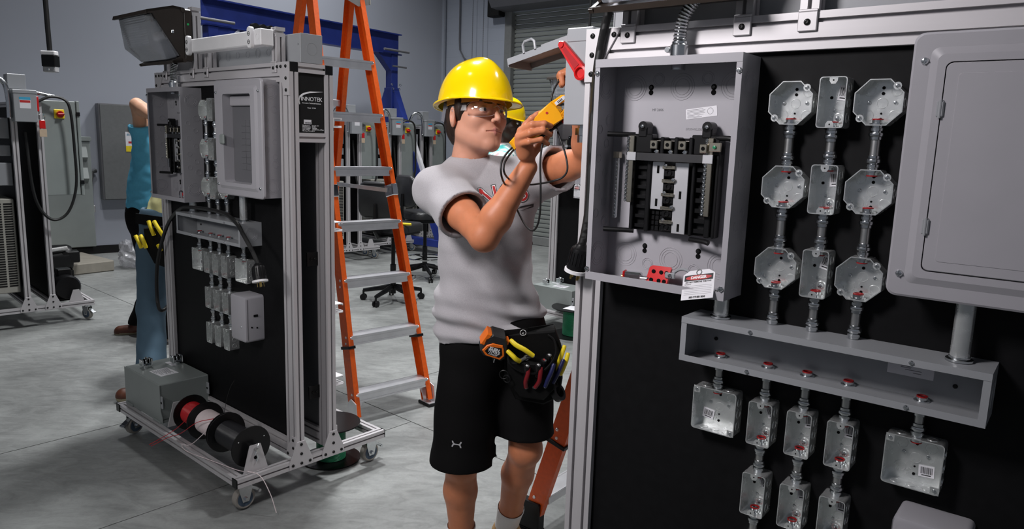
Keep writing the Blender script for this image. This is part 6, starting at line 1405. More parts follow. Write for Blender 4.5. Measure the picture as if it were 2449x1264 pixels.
    # --- trousers or shorts
    if pants:
        def f_p(P):
            d = s_ell(P, hc+A_((0, 0, 0.02)), (0.178, 0.128, 0.16), np.stack([x_, y_, A_((0, 0, 1))], 1))
            for i, s_ in enumerate('rl'):
                Hh, K, An = A_(J['h'+s_]), A_(J['k'+s_]), A_(J['a'+s_]); pts = [Hh+A_((0, 0, -0.03)), K, An]
                tt = plen[i]; e = K+(K-Hh)*0.25 if tt < 0.6 else An
                d = smin(d, s_chain(P, [Hh, K, e], [0.092, pr[0], pr[1]], 0.03), 0.05)
            d = d+0.0035*wob(P*A_((1, 1, 0.8)), 30, 0, 21)+0.0022*wob(P, 60, 0, 22)+J.get('pfold', 0)*0.004*np.sin(P[:, 2]*70+P[:, 0]*30)
            d = np.maximum(d-0.004, -(d+0.012*res**0.5))
            for i, s_ in enumerate('rl'):
                Hh, K, An = A_(J['h'+s_]), A_(J['k'+s_]), A_(J['a'+s_])
                zc = J['hem_'+s_] if ('hem_'+s_) in J else (An[2]-0.045)
                other = A_(J['k'+('l' if s_ == 'r' else 'r')]); nr = np.linalg.norm((P-(K))[:, :2], axis=1) < np.linalg.norm((P-other)[:, :2], axis=1)
                d = np.where(nr, np.maximum(d, zc-P[:, 2]), d)
            return np.maximum(d, P[:, 2]-(hc[2]+0.11))
        lo, hi = bbox([hc]+[J[k] for k in ('hr', 'hl', 'kr', 'kl', 'ar', 'al') if not isinstance(J[k], float)], 0.17); lo[2] = min([J.get('hem_'+s_, A_(J['a'+s_])[2]-0.05) for s_ in 'rl'])-0.03
        ob('trousers' if plen[0] > 0.6 else 'shorts', np_mesh('trousers', [mesh_sdf(f_p, lo, hi, 0.0055*res)]), pants, t)
    td = toe or {}
    for s_ in 'rl':
        if socks: 
            An, K = A_(J['a'+s_]), A_(J['k'+s_]); up = (K-An)/np.linalg.norm(K-An)
            part('sock', lambda b: b.tube([tuple(An+up*q) for q in (-0.03, 0.0, 0.03, 0.06, 0.09, 0.112, 0.116)], 0.04, 20, rad=[0.047, 0.046, 0.046, 0.047, 0.049, 0.052, 0.050], cap=False), socks, t, 60)
        if shoes: shoe(t, J['a'+s_], td.get(s_, y_), shoes, sole, name='shoe')
    return t, body
# ------------------------------------------------------------------ the student
FA = math.atan2(-0.78, 0.625)                       # facing direction of the face in plan
HX = at(1140, 262, 2.385).x
HD = Head((HX, 2.385, 1.628), FA-HP, R_(8.5), R_(-2.6), 1.045)
HAT = Head((HX-0.001, 2.385, 1.628), FA-HP+R_(2), R_(7.8), R_(-5.8), 1.06)
P_ = lambda x, y, Y: at(x, y, Y)
RH = dict(wr=P_(1262, 396, 2.060))
def right_hand(P):
    d = s_ell(P, P_(1254, 343, 2.036), (0.022, 0.020, 0.044), np.array(Matrix.Rotation(R_(-14), 3, 'Y')))
    K = [P_(1258, 300, 2.034), P_(1247, 313, 2.020), P_(1241, 328, 2.014), P_(1243, 343, 2.018)]
    Wv = P_(1262, 394, 2.058)
    for k in K: d = smin(d, s_cap(P, k, A_(Wv)*0.55+A_(k)*0.45, 0.0115, 0.016), 0.012)
    F = [[K[0], P_(1272, 284, 2.024), P_(1284, 275, 2.026), P_(1291, 270, 2.030)],
         [K[1], P_(1273, 298, 1.988), P_(1302, 296, 1.986), P_(1317, 301, 1.998)],
         [K[2], P_(1268, 318, 1.982), P_(1299, 312, 1.982), P_(1316, 322, 1.996)],
         [K[3], P_(1266, 339, 1.986), P_(1294, 333, 1.986), P_(1310, 344, 2.000)]]
    R = [[0.0108, 0.0095, 0.0086, 0.0074], [0.0108, 0.0098, 0.0088, 0.0076], [0.0104, 0.0094, 0.0086, 0.0074], [0.0092, 0.0084, 0.0076, 0.0066]]
    for f, r in zip(F, R): d = smin(d, s_chain(P, f, r, 0.004), 0.005)
    th = [P_(1266, 374, 2.052), P_(1285, 352, 2.074), P_(1303, 331, 2.080), P_(1316, 316, 2.074)]
    return smin(d, s_chain(P, th, [0.016, 0.0125, 0.0105, 0.009], 0.006), 0.010)
def left_hand(P):
    c = A_(P_(1375, 193, 2.105)); d = s_ell(P, c, (0.024, 0.036, 0.042))
    for i in range(4):
        k = c+A_((-0.020, -0.030+0.018*i, 0.026)); q = k+A_((-0.022, -0.004, -0.012)); r = q+A_((0.006, -0.004, -0.026)); d = smin(d, s_chain(P, [k, q, r], [0.0105, 0.0095, 0.008], 0.004), 0.006)
    th = [c+A_((0.004, -0.035, -0.02)), c+A_((-0.012, -0.052, -0.002)), c+A_((-0.026, -0.05, 0.018))]
    return smin(d, s_chain(P, th, [0.014, 0.011, 0.009], 0.006), 0.008)
JM = dict(head=HD, nk=P_(1120, 396, 2.405), sr=P_(1050, 452, 2.315), sl=P_(1303, 412, 2.455), er=P_(1158, 566, 2.075), el=P_(1408, 382, 2.31), wr=P_(1262, 400, 2.062), wl=P_(1389, 235, 2.15),
          hc=P_(1183, 806, 2.42), hr=P_(1120, 850, 2.38), hl=P_(1252, 838, 2.465), kr=P_(1104, 1105, 2.335), kl=P_(1256, 1072, 2.40),
          ar=Vector((P_(1104, 1262, 2.42).x, 2.42, 0.088)), al=Vector((P_(1212, 1240, 2.60).x, 2.60, 0.088)), hem_r=at(1110, 1100, 2.34).z, hem_l=at(1265, 1040, 2.38).z,
          hand_r=[P_(1240, 300, 2.0), P_(1320, 270, 2.09)], hand_l=[P_(1375, 193, 2.105)+Vector((-0.05, -0.06, 0.06)), P_(1375, 193, 2.105)+Vector((0.04, 0.05, -0.03))], look=P_(1420, 250, 2.02), facetone=SKINL, drape=1.0, slr=0.083)
JMr = dict(JM); 
sp_ = [(P_(1178, 800, 2.42)), (P_(1166, 700, 2.42)), (P_(1160, 600, 2.42)), (P_(1165, 480, 2.41)), (P_(1150, 420, 2.405))]
JM['spine'] = [(q.z, q.x, q.y) for q in sp_]
MAN, MBODY = person('young man in yellow hard hat, grey T-shirt and black shorts holding a yellow meter', JM, SKIN, LIPS, HAIR, CLOTHG, (0.56, 0.34), CLOTHK, (0.4, 0.4), (0.100, 0.104), TAN, SOLE, 1.0,
    hand_sdf={'r': right_hand, 'l': left_hand}, socks=CLOTHW, toe={'r': (0.1, -1, 0), 'l': (0.75, -0.65, 0)},
    torso=[(P_(1165, 430, 2.42).z, 0.150, 0.100), (P_(1165, 480, 2.42).z, 0.168, 0.112), (P_(1165, 600, 2.42).z, 0.155, 0.116), (P_(1165, 700, 2.42).z, 0.172, 0.124), (P_(1165, 780, 2.42).z, 0.186, 0.134), (P_(1165, 900, 2.42).z, 0.18, 0.13)], hemz=(at(1180, 800, 2.36).z, 0.15, 0.004))
hard_hat(HAT, 'glossy yellow hard hat worn by the student in the grey T-shirt', 'yellow hard hats')
# safety glasses
CGA = mat('clear_grey_arm', (0.62, 0.60, 0.60), 0.12, alpha=0.38)
t = thing('safety_glasses', 'clear wraparound safety glasses on the student', 'glasses'); t.matrix_world = HD.M4()
def lens(b, a0, a1):
    K, Z = 22, 5; vs = []
    for k in range(K+1):
        a = a0+(a1-a0)*k/K
        for j in range(Z+1):
            v = j/Z; lz = 0.021-0.046*v; sq = 1.0; edge = abs((k/K)*2-1)
            z = lz*(1-0.35*edge**4)+0.002; bow = 0.004*math.sin(math.pi*v)
            vs.append(((0.071+bow)*math.sin(a), 0.030+(0.074+bow)*math.cos(a), z))
    b.add(vs, [(k*(Z+1)+j, (k+1)*(Z+1)+j, (k+1)*(Z+1)+j+1, k*(Z+1)+j+1) for k in range(K) for j in range(Z)])
for s_ in (-1, 1):
    part('lens', lambda b: lens(b, s_*0.10, s_*1.30), LENS, t, 60)
    part('lens_edge', lambda b: b.tube([((0.072)*math.sin(a), 0.030+0.075*math.cos(a), -0.0225*(1-0.35*abs((abs(a)-0.7)/0.6)**4)) for a in [s_*(0.10+1.2*k/16) for k in range(17)]], .0006, 5), CGA, t, 60)
    part('lens_edge', lambda b: b.tube([((0.072)*math.sin(a), 0.030+0.075*math.cos(a), 0.002+0.021*(1-0.35*abs((abs(a)-0.7)/0.6)**4)) for a in [s_*(0.10+1.2*k/16) for k in range(17)]], .0006, 5), CGA, t, 60)
    part('temple_arm', lambda b: b.bar((s_*0.069, 0.045, 0.008), (s_*0.0815, -0.012, 0.012), .0026, .016), CGA, t)
part('bridge', lambda b: b.tube([(0.012, 0.103, 0.004), (0, 0.107, 0.010), (-0.012, 0.103, 0.004)], .0022, 6), CGA, t)
# chest print, projected onto the jersey
from mathutils.bvhtree import BVHTree
def project(target, me, o, ax, ay, name, m, off, parent, mt=None):
    bv = BVHTree.FromObject(target, bpy.context.evaluated_depsgraph_get()); az = ax.cross(ay).normalized(); bm = bmesh.new(); bm.from_mesh(me)
    bmesh.ops.triangulate(bm, faces=bm.faces); 
    for _ in range(2): bmesh.ops.subdivide_edges(bm, edges=[e for e in bm.edges if e.calc_length() > 0.008], cuts=1)
    for v in bm.verts:
        p = o+ax*v.co.x+ay*v.co.y; h = bv.ray_cast(p+az*0.25, -az)
        if h[0] is not None: v.co = h[0]+az*off
        else: v.co = p
    n = bpy.data.meshes.new(name); bm.to_mesh(n); bm.free(); return ob(name, n, m, parent)
bpy.context.view_layer.update()
SH = bpy.data.objects[MAN['_shirt']]; del MAN['_shirt']
fwd = Vector((0.389, -0.921, 0)); lat_ = Vector((0.921, 0.389, 0.0)); ax_ = (lat_+Vector((0, 0, 0.17))).normalized(); ay_ = (Vector((0, 0, 1))-lat_*0.10).normalized()
co_ = P_(1138, 478, 2.30)
for off, bold, m, nm in ((0.0012, 0.0042, INK, 'print_outline'), (0.0018, 0.0022, INKW, 'print_keyline'), (0.0024, 0.0, INKR, 'print_letters')):
    project(SH, text_mesh('NCS', 0.092, 'LEFT', 0.0, bold, key=('NC', bold)), co_, ax_, ay_, nm, m, off, MAN)
mb = MB(); mb.add([(-0.028, -0.040, 0), (0.02, -0.036, 0), (0.20, -0.046, 0), (0.20, -0.058, 0), (0.02, -0.054, 0), (-0.028, -0.052, 0)], [(0, 1, 2, 3, 4, 5)]); project(SH, mb.mesh('bat', None), co_, ax_, ay_, 'print_bat', INK, 0.0014, MAN)
mb = MB(); mb.add([(-0.022, -0.042, 0), (-0.018, -0.042, 0), (-0.021, -0.050, 0), (-0.025, -0.050, 0), (-0.012, -0.041, 0), (-0.008, -0.041, 0), (-0.011, -0.050, 0), (-0.015, -0.050, 0), (0.004, -0.048, 0), (0.012, -0.048, 0), (0.006, -0.012, 0), (-0.002, -0.012, 0)], [(0, 1, 2, 3), (4, 5, 6, 7), (8, 9, 10, 11)]); project(SH, mb.mesh('bat_lines', None), co_, ax_, ay_, 'print_bat_lines', INKW, 0.0022, MAN)
# shorts logo: two opposed arcs joined by a bar
SHO = [o for o in MAN.children if o.name.startswith('shorts')][0]
mb = MB()
for s_ in (-1, 1):
    up = [(-0.0165*s_, 0.0100), (-0.0120*s_, 0.0100), (-0.0100*s_, 0.0045), (-0.0050*s_, 0.0014), (-0.0050*s_, -0.0014), (-0.0100*s_, -0.0045), (-0.0120*s_, -0.0100), (-0.0165*s_, -0.0100), (-0.0150*s_, -0.004), (-0.0120*s_, 0.0), (-0.0150*s_, 0.004)]
    mb.add([(x, y, 0) for x, y in up], [tuple(range(11))])
mb.add([(-0.008, 0.0018, 0), (0.008, 0.0018, 0), (0.008, -0.0018, 0), (-0.008, -0.0018, 0)], [(0, 1, 2, 3)])
bpy.context.view_layer.update(); project(SHO, mb.mesh('logo', None), P_(1091, 1076, 2.20), Vector((0.99, 0.05, -0.07)).normalized(), Vector((0.05, 0, 1)).normalized(), 'shorts_logo', mat('silver_print', (0.35, 0.35, 0.36), 0.5), 0.0015, MAN)
# ------------------------------------------------------------------ clamp meter in the hand
mo, me_ = P_(1224, 349, 2.036), P_(1335, 262, 2.030); dx = (me_-mo).normalized(); dz = Vector((0.12, -1, 0.10)); dz = (dz-dx*dz.dot(dx)).normalized(); dy = dz.cross(dx)
t = thing('clamp_meter', 'yellow fork clamp meter gripped in the student right hand', 'meter'); m4 = Matrix((dx.to_4d(), dy.to_4d(), dz.to_4d(), (0, 0, 0, 1))).transposed()
for r in range(3): m4[3][r] = 0
m4.translation = mo; t.matrix_world = m4; LM = (me_-mo).length
def pl(b, P, h, z=-0.016, r=.004): b.slab(P[::-1], (0, 0, z), (1, 0, 0), (0, 1, 0), (0, 0, 1), h, r); 
part('body', lambda b: pl(b, [(0, -0.012), (0, 0.012), (0.05, 0.021), (0.10, 0.027), (LM, 0.029), (LM+0.004, 0.010), (LM+0.004, -0.010), (LM, -0.029), (0.10, -0.027), (0.05, -0.021)], 0.034, -0.017, .006), YELM, t, 40)
part('jaw', lambda b: pl(b, [(LM-0.004, 0.029), (LM+0.030, 0.026), (LM+0.044, 0.016), (LM+0.044, 0.007), (LM+0.034, 0.006), (LM-0.004, 0.010)][::-1], 0.030, -0.015), YELM, t, 40)
part('jaw', lambda b: pl(b, [(LM-0.004, -0.029), (LM+0.032, -0.024), (LM+0.040, -0.016), (LM+0.038, -0.007), (LM+0.030, -0.006), (LM-0.004, -0.010)], 0.030, -0.015), YELM, t, 40)
part('jaw_throat', lambda b: b.cyl((LM+0.001, 0, -0.0155), (LM+0.001, 0, 0.0155), 0.009, n=16), mat('meter_throat', (0.35, 0.16, 0.02), 0.5), t)
part('jaw_label', lambda b: b.cbox(LM+0.002, LM+0.034, 0.011, 0.021, 0.0152, 0.0162, .0004), PAPER, t); part('jaw_print', lambda b: [b.box(LM+0.010+i*0.004, LM+0.0125+i*0.004, 0.013, 0.019, 0.0160, 0.0165) for i in range(4)], INK, t, None)
part('trigger', lambda b: b.cyl((LM-0.030, 0.012, 0.0165), (LM-0.030, 0.012, 0.0178), 0.0035, n=12), INKR, t)
for k in range(4): part('grip_ridge', lambda b: b.torus((LM-0.012, -0.012, 0.0165), (0, 0, 1), 0.007+k*0.0035, 0.0006, 20, 4, 0.5, 3.2), YELM, t)
part('side_grip', lambda b: b.tube([(0.02, -0.022, 0.0), (0.07, -0.029, 0.0), (LM, -0.032, 0.0)], 0.006, 8), BLACK, t)
part('probe_handle', lambda b: b.tube([(LM-0.012, -0.0345, 0.004), (LM+0.02, -0.032, 0.004), (LM+0.044, -0.028, 0.004)], 0.006, 10, rad=[0.0045, 0.0062, 0.005]), RED, t, 60)
# test leads
def lead(pts, label, r=0.0028):
    mb = MB(); Q = spline([P_(*p) for p in pts], 10); mb.tube(Q, r, 8); o = ob('test_lead', mb.mesh('test_lead', 60), RUBBER, None); return tag(o, label, 'cable', 'black test leads')
lead([(1226, 352, 2.036), (1212, 366, 2.02), (1200, 386, 2.0), (1198, 412, 1.995), (1204, 434, 2.03), (1214, 448, 2.09), (1226, 458, 2.14)], 'black test lead leaving the meter base, outer loop')
lead([(1232, 354, 2.036), (1217, 372, 2.02), (1206, 392, 2.0), (1206, 412, 2.0), (1218, 428, 2.06), (1240, 438, 2.135), (1268, 441, 2.11), (1295, 438, 2.05), (1320, 433, 2.01), (1345, 424, 1.995), (1357, 404, 1.99), (1352, 368, 2.0), (1341, 335, 2.01), (1331, 306, 2.03)], 'black test lead crossing the shirt up to the probe under the jaw')
lead([(1301, 330, 2.005), (1296, 350, 1.985), (1292, 390, 1.98), (1293, 440, 1.98), (1292, 500, 1.99), (1286, 536, 2.0), (1274, 551, 2.02), (1258, 540, 2.05), (1243, 514, 2.11), (1232, 490, 2.15)], 'black test lead hanging in a long loop below the hand')
lead([(1369, 172, 2.09), (1350, 184, 2.08), (1334, 198, 2.07), (1322, 222, 2.06), (1317, 250, 2.055), (1318, 285, 2.06)], 'black test lead running from the raised probe down behind the meter')
t = thing('test_probe', 'black test probe held in the student raised left hand', 'probe'); part('grip', lambda b: b.tube([P_(1336, 192, 2.075), P_(1352, 180, 2.085), P_(1374, 168, 2.095), P_(1384, 160, 2.10)], 0.006, 10, rad=[0.0035, 0.0058, 0.0068, 0.0068]), BLACK, t, 60)
# ------------------------------------------------------------------ tool pouch and tools
t = thing('tool_pouch', 'black nylon tool pouch on the left hip of the student', 'tool pouch')
def wpoly(b, pts, Y, h, r=0.006): b.slab([(P_(x, y, Y).x, P_(x, y, Y).z) for x, y in pts][::-1], (0, Y+h, 0), (1, 0, 0), (0, 0, 1), (0, -1, 0), h, r)
part('bag', lambda b: wpoly(b, [(1205, 800), (1328, 790), (1345, 835), (1346, 905), (1338, 950), (1300, 968), (1232, 955), (1206, 900)], 2.275, 0.075), NYLON, t, 40)
part('front_pocket', lambda b: wpoly(b, [(1212, 866), (1330, 872), (1328, 930), (1300, 958), (1240, 950), (1216, 915)], 2.235, 0.040), NYLON, t, 40)
part('belt', lambda b: [b.bar(P_(a[0], a[1], a[2]), P_(c[0], c[1], c[2]), .004, .045) for a, c in (((1120, 806, 2.285), (1185, 808, 2.275)), ((1185, 808, 2.275), (1260, 800, 2.285)), ((1260, 800, 2.285), (1322, 790, 2.36)))], NYLON, t)
part('pouch_rim', lambda b: b.tube(spline([P_(1212, 840, 2.24), P_(1222, 872, 2.225), P_(1260, 892, 2.22), P_(1300, 886, 2.225), P_(1328, 850, 2.24), P_(1326, 815, 2.26), P_(1310, 800, 2.27)], 8), 0.004, 6), NYLON, t)
part('badge', lambda b: (b.torus(P_(1251, 795, 2.268), (0, 1, 0.1), 0.0095, 0.0008, 20, 5)), INKW, t)
text('lettering', 'K', 0.009, INKW, t, P_(1251, 797, 2.268), (HP, 0, 0))
part('carabiner', lambda b: (b.torus(P_(1205, 895, 2.225), (0.2, 1, 0), 0.014, .0018, 18, 5), b.torus(P_(1212, 905, 2.222), (0.5, 1, 0), 0.012, .0018, 18, 5)), BLACK, t)
def grip(par, pts, r, m, name='handle'): 
    Q = spline([P_(*p) for p in pts], 6); return part(name, lambda b: b.tube(Q, r, 10, rad=[r*(0.75 if i == 0 else 0.95+0.1*math.sin(3.1*i/len(Q))) for i in range(len(Q))]), m, par, 60)
def pliers(label, g1, g2, m, r=0.0075):
    t = thing('pliers', label, 'pliers', WORLD, (0, 0, 0), 'pliers in the pouch'); grip(t, g1, r, m); grip(t, g2, r, m)
    a, b_ = P_(*g1[-1]), P_(*g2[-1]); j = (a+b_)/2+Vector((0, 0.034, -0.008))
    part('jaws', lambda b: (b.cyl(a, j, r*0.8, n=8), b.cyl(b_, j, r*0.8, n=8), b.lathe([(r*1.2, 0), (r*0.9, 0.03), (r*0.4, 0.05)], j, (0, 1, -0.4), 10)), STEEL, t); return t
pliers('yellow handled pliers beside the tape measure', [(1220, 812, 2.235), (1235, 825, 2.225), (1255, 836, 2.225), (1275, 850, 2.235)], [(1212, 837, 2.228), (1226, 850, 2.22), (1234, 858, 2.222), (1243, 863, 2.232)], YELG, 0.0078)
pliers('yellow handled pliers at the right edge of the pouch', [(1351, 825, 2.275), (1344, 845, 2.27), (1336, 868, 2.27), (1331, 885, 2.275)], [(1359, 843, 2.262), (1354, 862, 2.258), (1346, 882, 2.258), (1340, 895, 2.262)], YELG, 0.0072)
REDG = mat('dark_red_grip', (0.16, 0.008, 0.012), 0.35); NAVY = mat('navy_grip', (0.012, 0.015, 0.07), 0.35)
pliers('dark red handled pliers in the front pocket', [(1264, 877, 2.218), (1262, 895, 2.215), (1257, 912, 2.217), (1258, 926, 2.225)], [(1294, 877, 2.218), (1292, 895, 2.215), (1289, 912, 2.217), (1280, 926, 2.225)], REDG, 0.0068)
pliers('navy blue handled pliers right of the red pliers', [(1325, 869, 2.222), (1318, 890, 2.216), (1310, 908, 2.216), (1304, 924, 2.222)], [(1348, 858, 2.245), (1340, 878, 2.240), (1331, 898, 2.238), (1322, 915, 2.24)], NAVY, 0.0068)
for i, (x, y, Y, lb) in enumerate(((1260, 874, 2.212, 'leftmost of the front pair'), (1287, 872, 2.212, 'right one of the front pair'), (1301, 860, 2.228, 'red tipped, behind the front pair'), (1313, 848, 2.236, 'nearest the right pliers'))):
    t = thing('screwdriver', 'black capped screwdriver standing in the pouch, %s' % lb, 'screwdriver', WORLD, (0, 0, 0), 'screwdrivers in the pouch'); c = P_(x, y, Y); ax = Vector((0.05, -0.55, 0.83)).normalized()
    part('handle', lambda b: b.lathe([(0.0092, -0.10), (0.0085, -0.06), (0.0105, -0.02), (0.0105, -0.004), (0.008, 0.0), (0, 0.001)], c, ax, 18), BLACK, t, 50)
    x1, y1, _ = basis(ax); part('cap_mark', lambda b: (b.bar(c+x1*-0.004+ax*.0012, c+x1*0.004+ax*.0012, .0016, .0006, up=ax), b.bar(c+y1*-0.004+ax*.0012, c+y1*0.004+ax*.0012, .0016, .0006, up=ax)), INKR if i == 2 else INKW, t)
# tape measure clipped on the belt
t = thing('tape_measure', 'orange and black tape measure clipped to the belt of the student', 'tape measure'); t.location = P_(1184, 821, 2.235); t.rotation_euler = (R_(16), R_(11), R_(10))
ORT = mat('tape_orange', (0.85, 0.17, 0.01), 0.38)
part('case', lambda b: b.slab([(-0.045, -0.022), (-0.030, -0.038), (0.030, -0.048), (0.040, -0.036), (0.036, 0.012), (0.022, 0.040), (-0.018, 0.044), (-0.040, 0.026)][::-1], (0, 0.030, 0), (1, 0, 0), (0, 0, 1), (0, -1, 0), 0.054, .005), mat('tape_rubber', (0.018, 0.018, 0.018), 0.55, 0, 0.2, 60, bump=0.3, bscale=300), t)
part('orange_frame', lambda b: b.slab([(-0.040, -0.016), (-0.026, -0.032), (0.024, -0.040), (0.034, -0.024), (0.026, 0.002), (0.020, 0.012), (-0.012, 0.014), (-0.030, 0.004)][::-1], (0, -0.022, 0), (1, 0, 0), (0, 0, 1), (0, -1, 0), 0.006, .002), ORT, t)
part('orange_cap', lambda b: b.slab([(-0.050, 0.002), (-0.036, -0.002), (-0.022, 0.042), (-0.036, 0.046)], (0, 0.022, 0), (1, 0, 0), (0, 0, 1), (0, -1, 0), 0.046, .004), ORT, t)
part('badge', lambda b: b.slab([(-0.032, -0.016), (-0.020, -0.026), (0.018, -0.032), (0.026, -0.020), (0.018, 0.004), (-0.022, 0.002)][::-1], (0, -0.0275, 0), (1, 0, 0), (0, 0, 1), (0, -1, 0), 0.0015, .0006), BLACK, t)
text('lettering', 'KLEIN', 0.0125, INKW, t, (-0.003, -0.0295, -0.004), (HP, R_(10), 0), bold=0.0005); text('lettering', 'TOOLS', 0.0125, INKW, t, (-0.003, -0.0295, -0.0135), (HP, R_(10), 0), bold=0.0005); text('lettering', '7.5m/25\'', 0.009, INKW, t, (-0.004, -0.0295, -0.0235), (HP, R_(10), 0), shear=0.3)
part('blade_hook', lambda b: b.cbox(0.008, 0.012, -0.015, 0.008, -0.062, -0.046, .001), STEEL, t); part('orange_corner', lambda b: b.cbox(0.030, 0.040, -0.014, 0.018, 0.008, 0.026, .003), ORT, t)
t = thing('tape_roll', 'roll of black electrical tape hanging under the pouch', 'tape roll'); c = P_(1334, 938, 2.27); part('roll', lambda b: b.lathe([(0.019, -0.009), (0.030, -0.009), (0.030, 0.009), (0.019, 0.009), (0.019, -0.009)], c, (0.75, -0.45, 0.55), 28, cap=False), BLACK, t)
part('hanger', lambda b: b.torus(c+Vector((-0.02, 0.01, 0.02)), (0.2, 1, 0.2), 0.02, .002, 18, 5), BLACK, t)
# ------------------------------------------------------------------ other people
def simple_joints(foot, h, yaw, hd_yaw=None, arm=None, sc=1.0, spread=0.10):
    """upright stance at foot centre; yaw = facing direction angle"""
    f = Vector((math.cos(yaw), math.sin(yaw), 0)); l = Vector((-f.y, f.x, 0)); o = Vector((foot.x, foot.y, 0)); k = h/1.78
    J = dict(head=Head(o+f*0.02+Vector((0, 0, 1.665*k)), (yaw if hd_yaw is None else hd_yaw)-HP, 0, 0, k), nk=o+Vector((0, 0, 1.50*k)), hc=o+Vector((0, 0, 0.97*k)))
    for s_, q in (('r', -1), ('l', 1)):
        J['s'+s_] = o+l*(0.185*q)+Vector((0, 0, 1.43*k)); J['e'+s_] = o+l*(0.23*q)+f*0.0+Vector((0, 0, 1.13*k)); J['w'+s_] = o+l*(0.22*q)+f*0.12+Vector((0, 0, 0.90*k))
        J['h'+s_] = o+l*(0.085*q)+Vector((0, 0, 0.92*k)); J['k'+s_] = o+l*(spread*q)+f*0.02+Vector((0, 0, 0.50*k)); J['a'+s_] = o+l*(spread*q)+Vector((0, 0, 0.088))
    J['slr'] = 0.085
    return J, f, l
# man in the tie-dye shirt
TD, nt, b_ = node_mat('tie_dye_cotton')
tc = nt.nodes.new('ShaderNodeTexCoord'); nz = nt.nodes.new('ShaderNodeTexNoise'); nz.inputs['Scale'].default_value = 7.0; nz.inputs['Detail'].default_value = 3; nz.inputs['Distortion'].default_value = 1.6
cr = nt.nodes.new('ShaderNodeValToRGB'); cr.color_ramp.elements[0].position = 0.34; cr.color_ramp.elements[0].color = (0.04, 0.38, 0.36, 1); cr.color_ramp.elements[1].position = 0.66; cr.color_ramp.elements[1].color = (0.70, 0.25, 0.28, 1)
for p, c in ((0.42, (0.25, 0.60, 0.56, 1)), (0.47, (0.75, 0.76, 0.74, 1)), (0.56, (0.72, 0.70, 0.69, 1))): e = cr.color_ramp.elements.new(p); e.color = c
nt.links.new(tc.outputs['Object'], nz.inputs['Vector']); nt.links.new(nz.outputs['Fac'], cr.inputs['Fac']); nt.links.new(cr.outputs['Color'], b_.inputs['Base Color']); b_.inputs['Roughness'].default_value = 0.85
c = at(1213, 291, 5.2)
J, f, l = simple_joints(Vector((c.x, c.y, 0)), 1.74, R_(-8)); J['head'] = Head(Vector((c.x, c.y, c.z)), R_(-8)-HP, R_(-8), 0, 1.0); J['nk'] = Vector((c.x-0.02, c.y, c.z-0.17))
person('man in yellow hard hat and tie-dye shirt standing far behind the student', J, SKIND, LIPSD, HAIRK, TD, (0.55, 0.55), CLOTHK, (1, 1), (0.088, 0.085), LEATHER, SOLE, 1.9)
hard_hat(J['head'], 'yellow hard hat on the man in the tie-dye shirt', 'yellow hard hats')
# person in jeans and yellow shirt behind the left stand
an = fl(352, 950); J, f, l = simple_joints(Vector((an.x+0.16, an.y+0.12, 0)), 1.76, R_(62), spread=0.115)
J['al'] = Vector((an.x+0.03, an.y, 0.088)); J['kl'] = P_(362, 735, 4.25); J['hl'] = P_(366, 590, 4.3); J['hc'] = P_(398, 555, 4.34); J['hc'].z = 0.98; nk0 = J['nk']; J['nk'] = P_(462, 345, 4.36); J['pfold'] = 0.25
for k in ('sr', 'sl', 'er', 'el', 'wr', 'wl'): J[k] = J[k]+(J['nk']-nk0)
J['head'] = Head(J['nk']+Vector((0.02, 0.02, 0.165)), R_(62)-HP, 0, 0, 1.0)
for k in ('hr', 'kr', 'ar'): J[k] = J[k]+Vector((0.08, 0.02, 0))
person('person in pale yellow shirt and blue jeans with a tool pouch behind the left stand', J, SKIN, LIPS, HAIR, CLOTHY, (0.5, 0.5), DENIM, (1, 1), (0.072, 0.080), LEATHER, SOLE, 1.7, toe={'l': (-0.85, -0.5, 0), 'r': (0.4, 0.8, 0)}, hemz=(at(370, 520, 4.25).z, -0.2, 0.003))
t = thing('tool_pouch', 'black tool pouch with yellow handled tools on the person in jeans', 'tool pouch')
part('bag', lambda b: wpoly(b, [(342, 545), (392, 540), (400, 600), (395, 640), (368, 630), (346, 590)], 4.10, 0.09), NYLON, t, 40)
part('belt', lambda b: b.bar(P_(325, 522, 4.20), P_(396, 532, 4.14), .006, .06), NYLON, t)
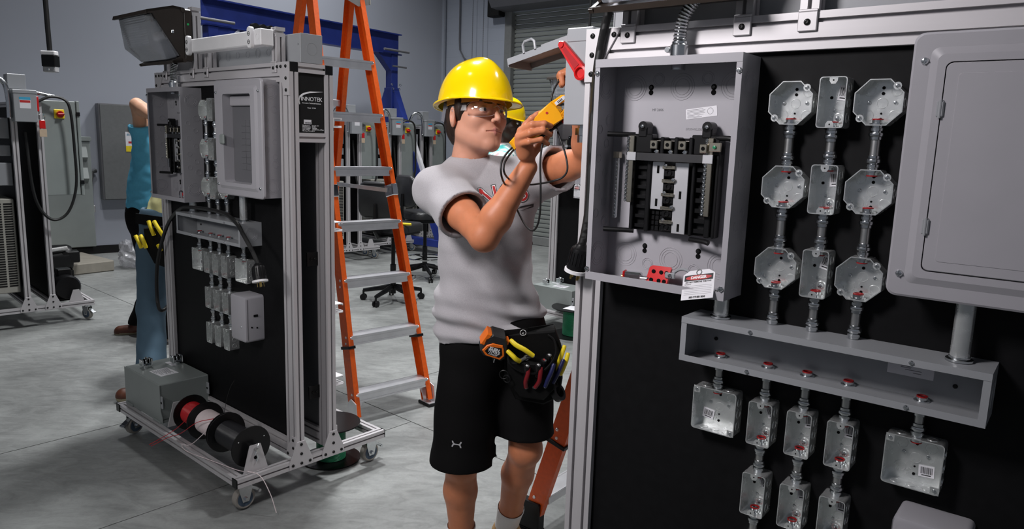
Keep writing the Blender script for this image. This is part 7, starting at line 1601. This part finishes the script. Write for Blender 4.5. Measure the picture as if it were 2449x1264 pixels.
for i, (a, c_, d_, lb) in enumerate((((324, 563), (332, 578), (338, 592), 'far left'), ((336, 562), (343, 576), (349, 592), 'second from the left'), ((355, 528), (361, 545), (368, 562), 'upper left'), ((368, 528), (380, 548), (392, 566), 'upper right'), ((378, 586), (382, 592), (384, 598), 'lower right'))):
    o = part('pliers', lambda b: b.tube(spline([P_(a[0], a[1], 4.085), P_(c_[0], c_[1], 4.075), P_(d_[0], d_[1], 4.085)], 5), 0.011, 8), YELG, None, 60); tag(o, 'yellow tool handle, %s in the pouch of the person in jeans' % lb, 'tool handle', 'yellow handles in the far pouch')
# person in blue shirt, arm raised
q = fl(372, 815); J, f, l = simple_joints(Vector((q.x+0.02, q.y+0.08, 0)), 1.80, R_(60))
J['sl'] = P_(350, 352, 5.15); J['el'] = P_(327, 250, 5.05); J['wl'] = P_(372, 285, 5.0); J['hand_l'] = [P_(385, 290, 4.95)]
J['sr'] = P_(430, 356, 5.2); J['nk'] = P_(392, 325, 5.2); J['hc'] = P_(365, 520, 5.2); J['head'] = Head(P_(395, 285, 5.2), R_(60)-HP, 0, 0, 1.0)
J['hl'] = P_(345, 548, 5.2); J['kl'] = P_(374, 680, 5.35); J['al'] = at(336, 772, 5.42); J['hr'] = P_(385, 548, 5.2); J['kr'] = P_(382, 690, 5.15); J['ar'] = Vector((fl(390, 820).x, fl(390, 820).y, 0.088)); J['hem_l'] = J['al'].z-0.0; J['ar_'] = 0
person('person in light blue shirt and black trousers, elbow raised, behind the left stand', J, SKINP, LIPS, HAIRK, CLOTHB, (0.30, 0.55), CLOTHK, (1, 1), (0.080, 0.085), LEATHER, SOLE, 1.8, toe={'l': (-0.97, -0.2, -0.05), 'r': (0.2, -0.9, 0)}, hemz=(at(340, 510, 5.1).z, 0, 0.004), torso=[(J['nk'].z-0.06, 0.17, 0.11), (J['nk'].z-0.3, 0.19, 0.13), (J['hc'].z, 0.17, 0.125), (J['hc'].z-0.3, 0.17, 0.13)])
bpy.context.view_layer.update()
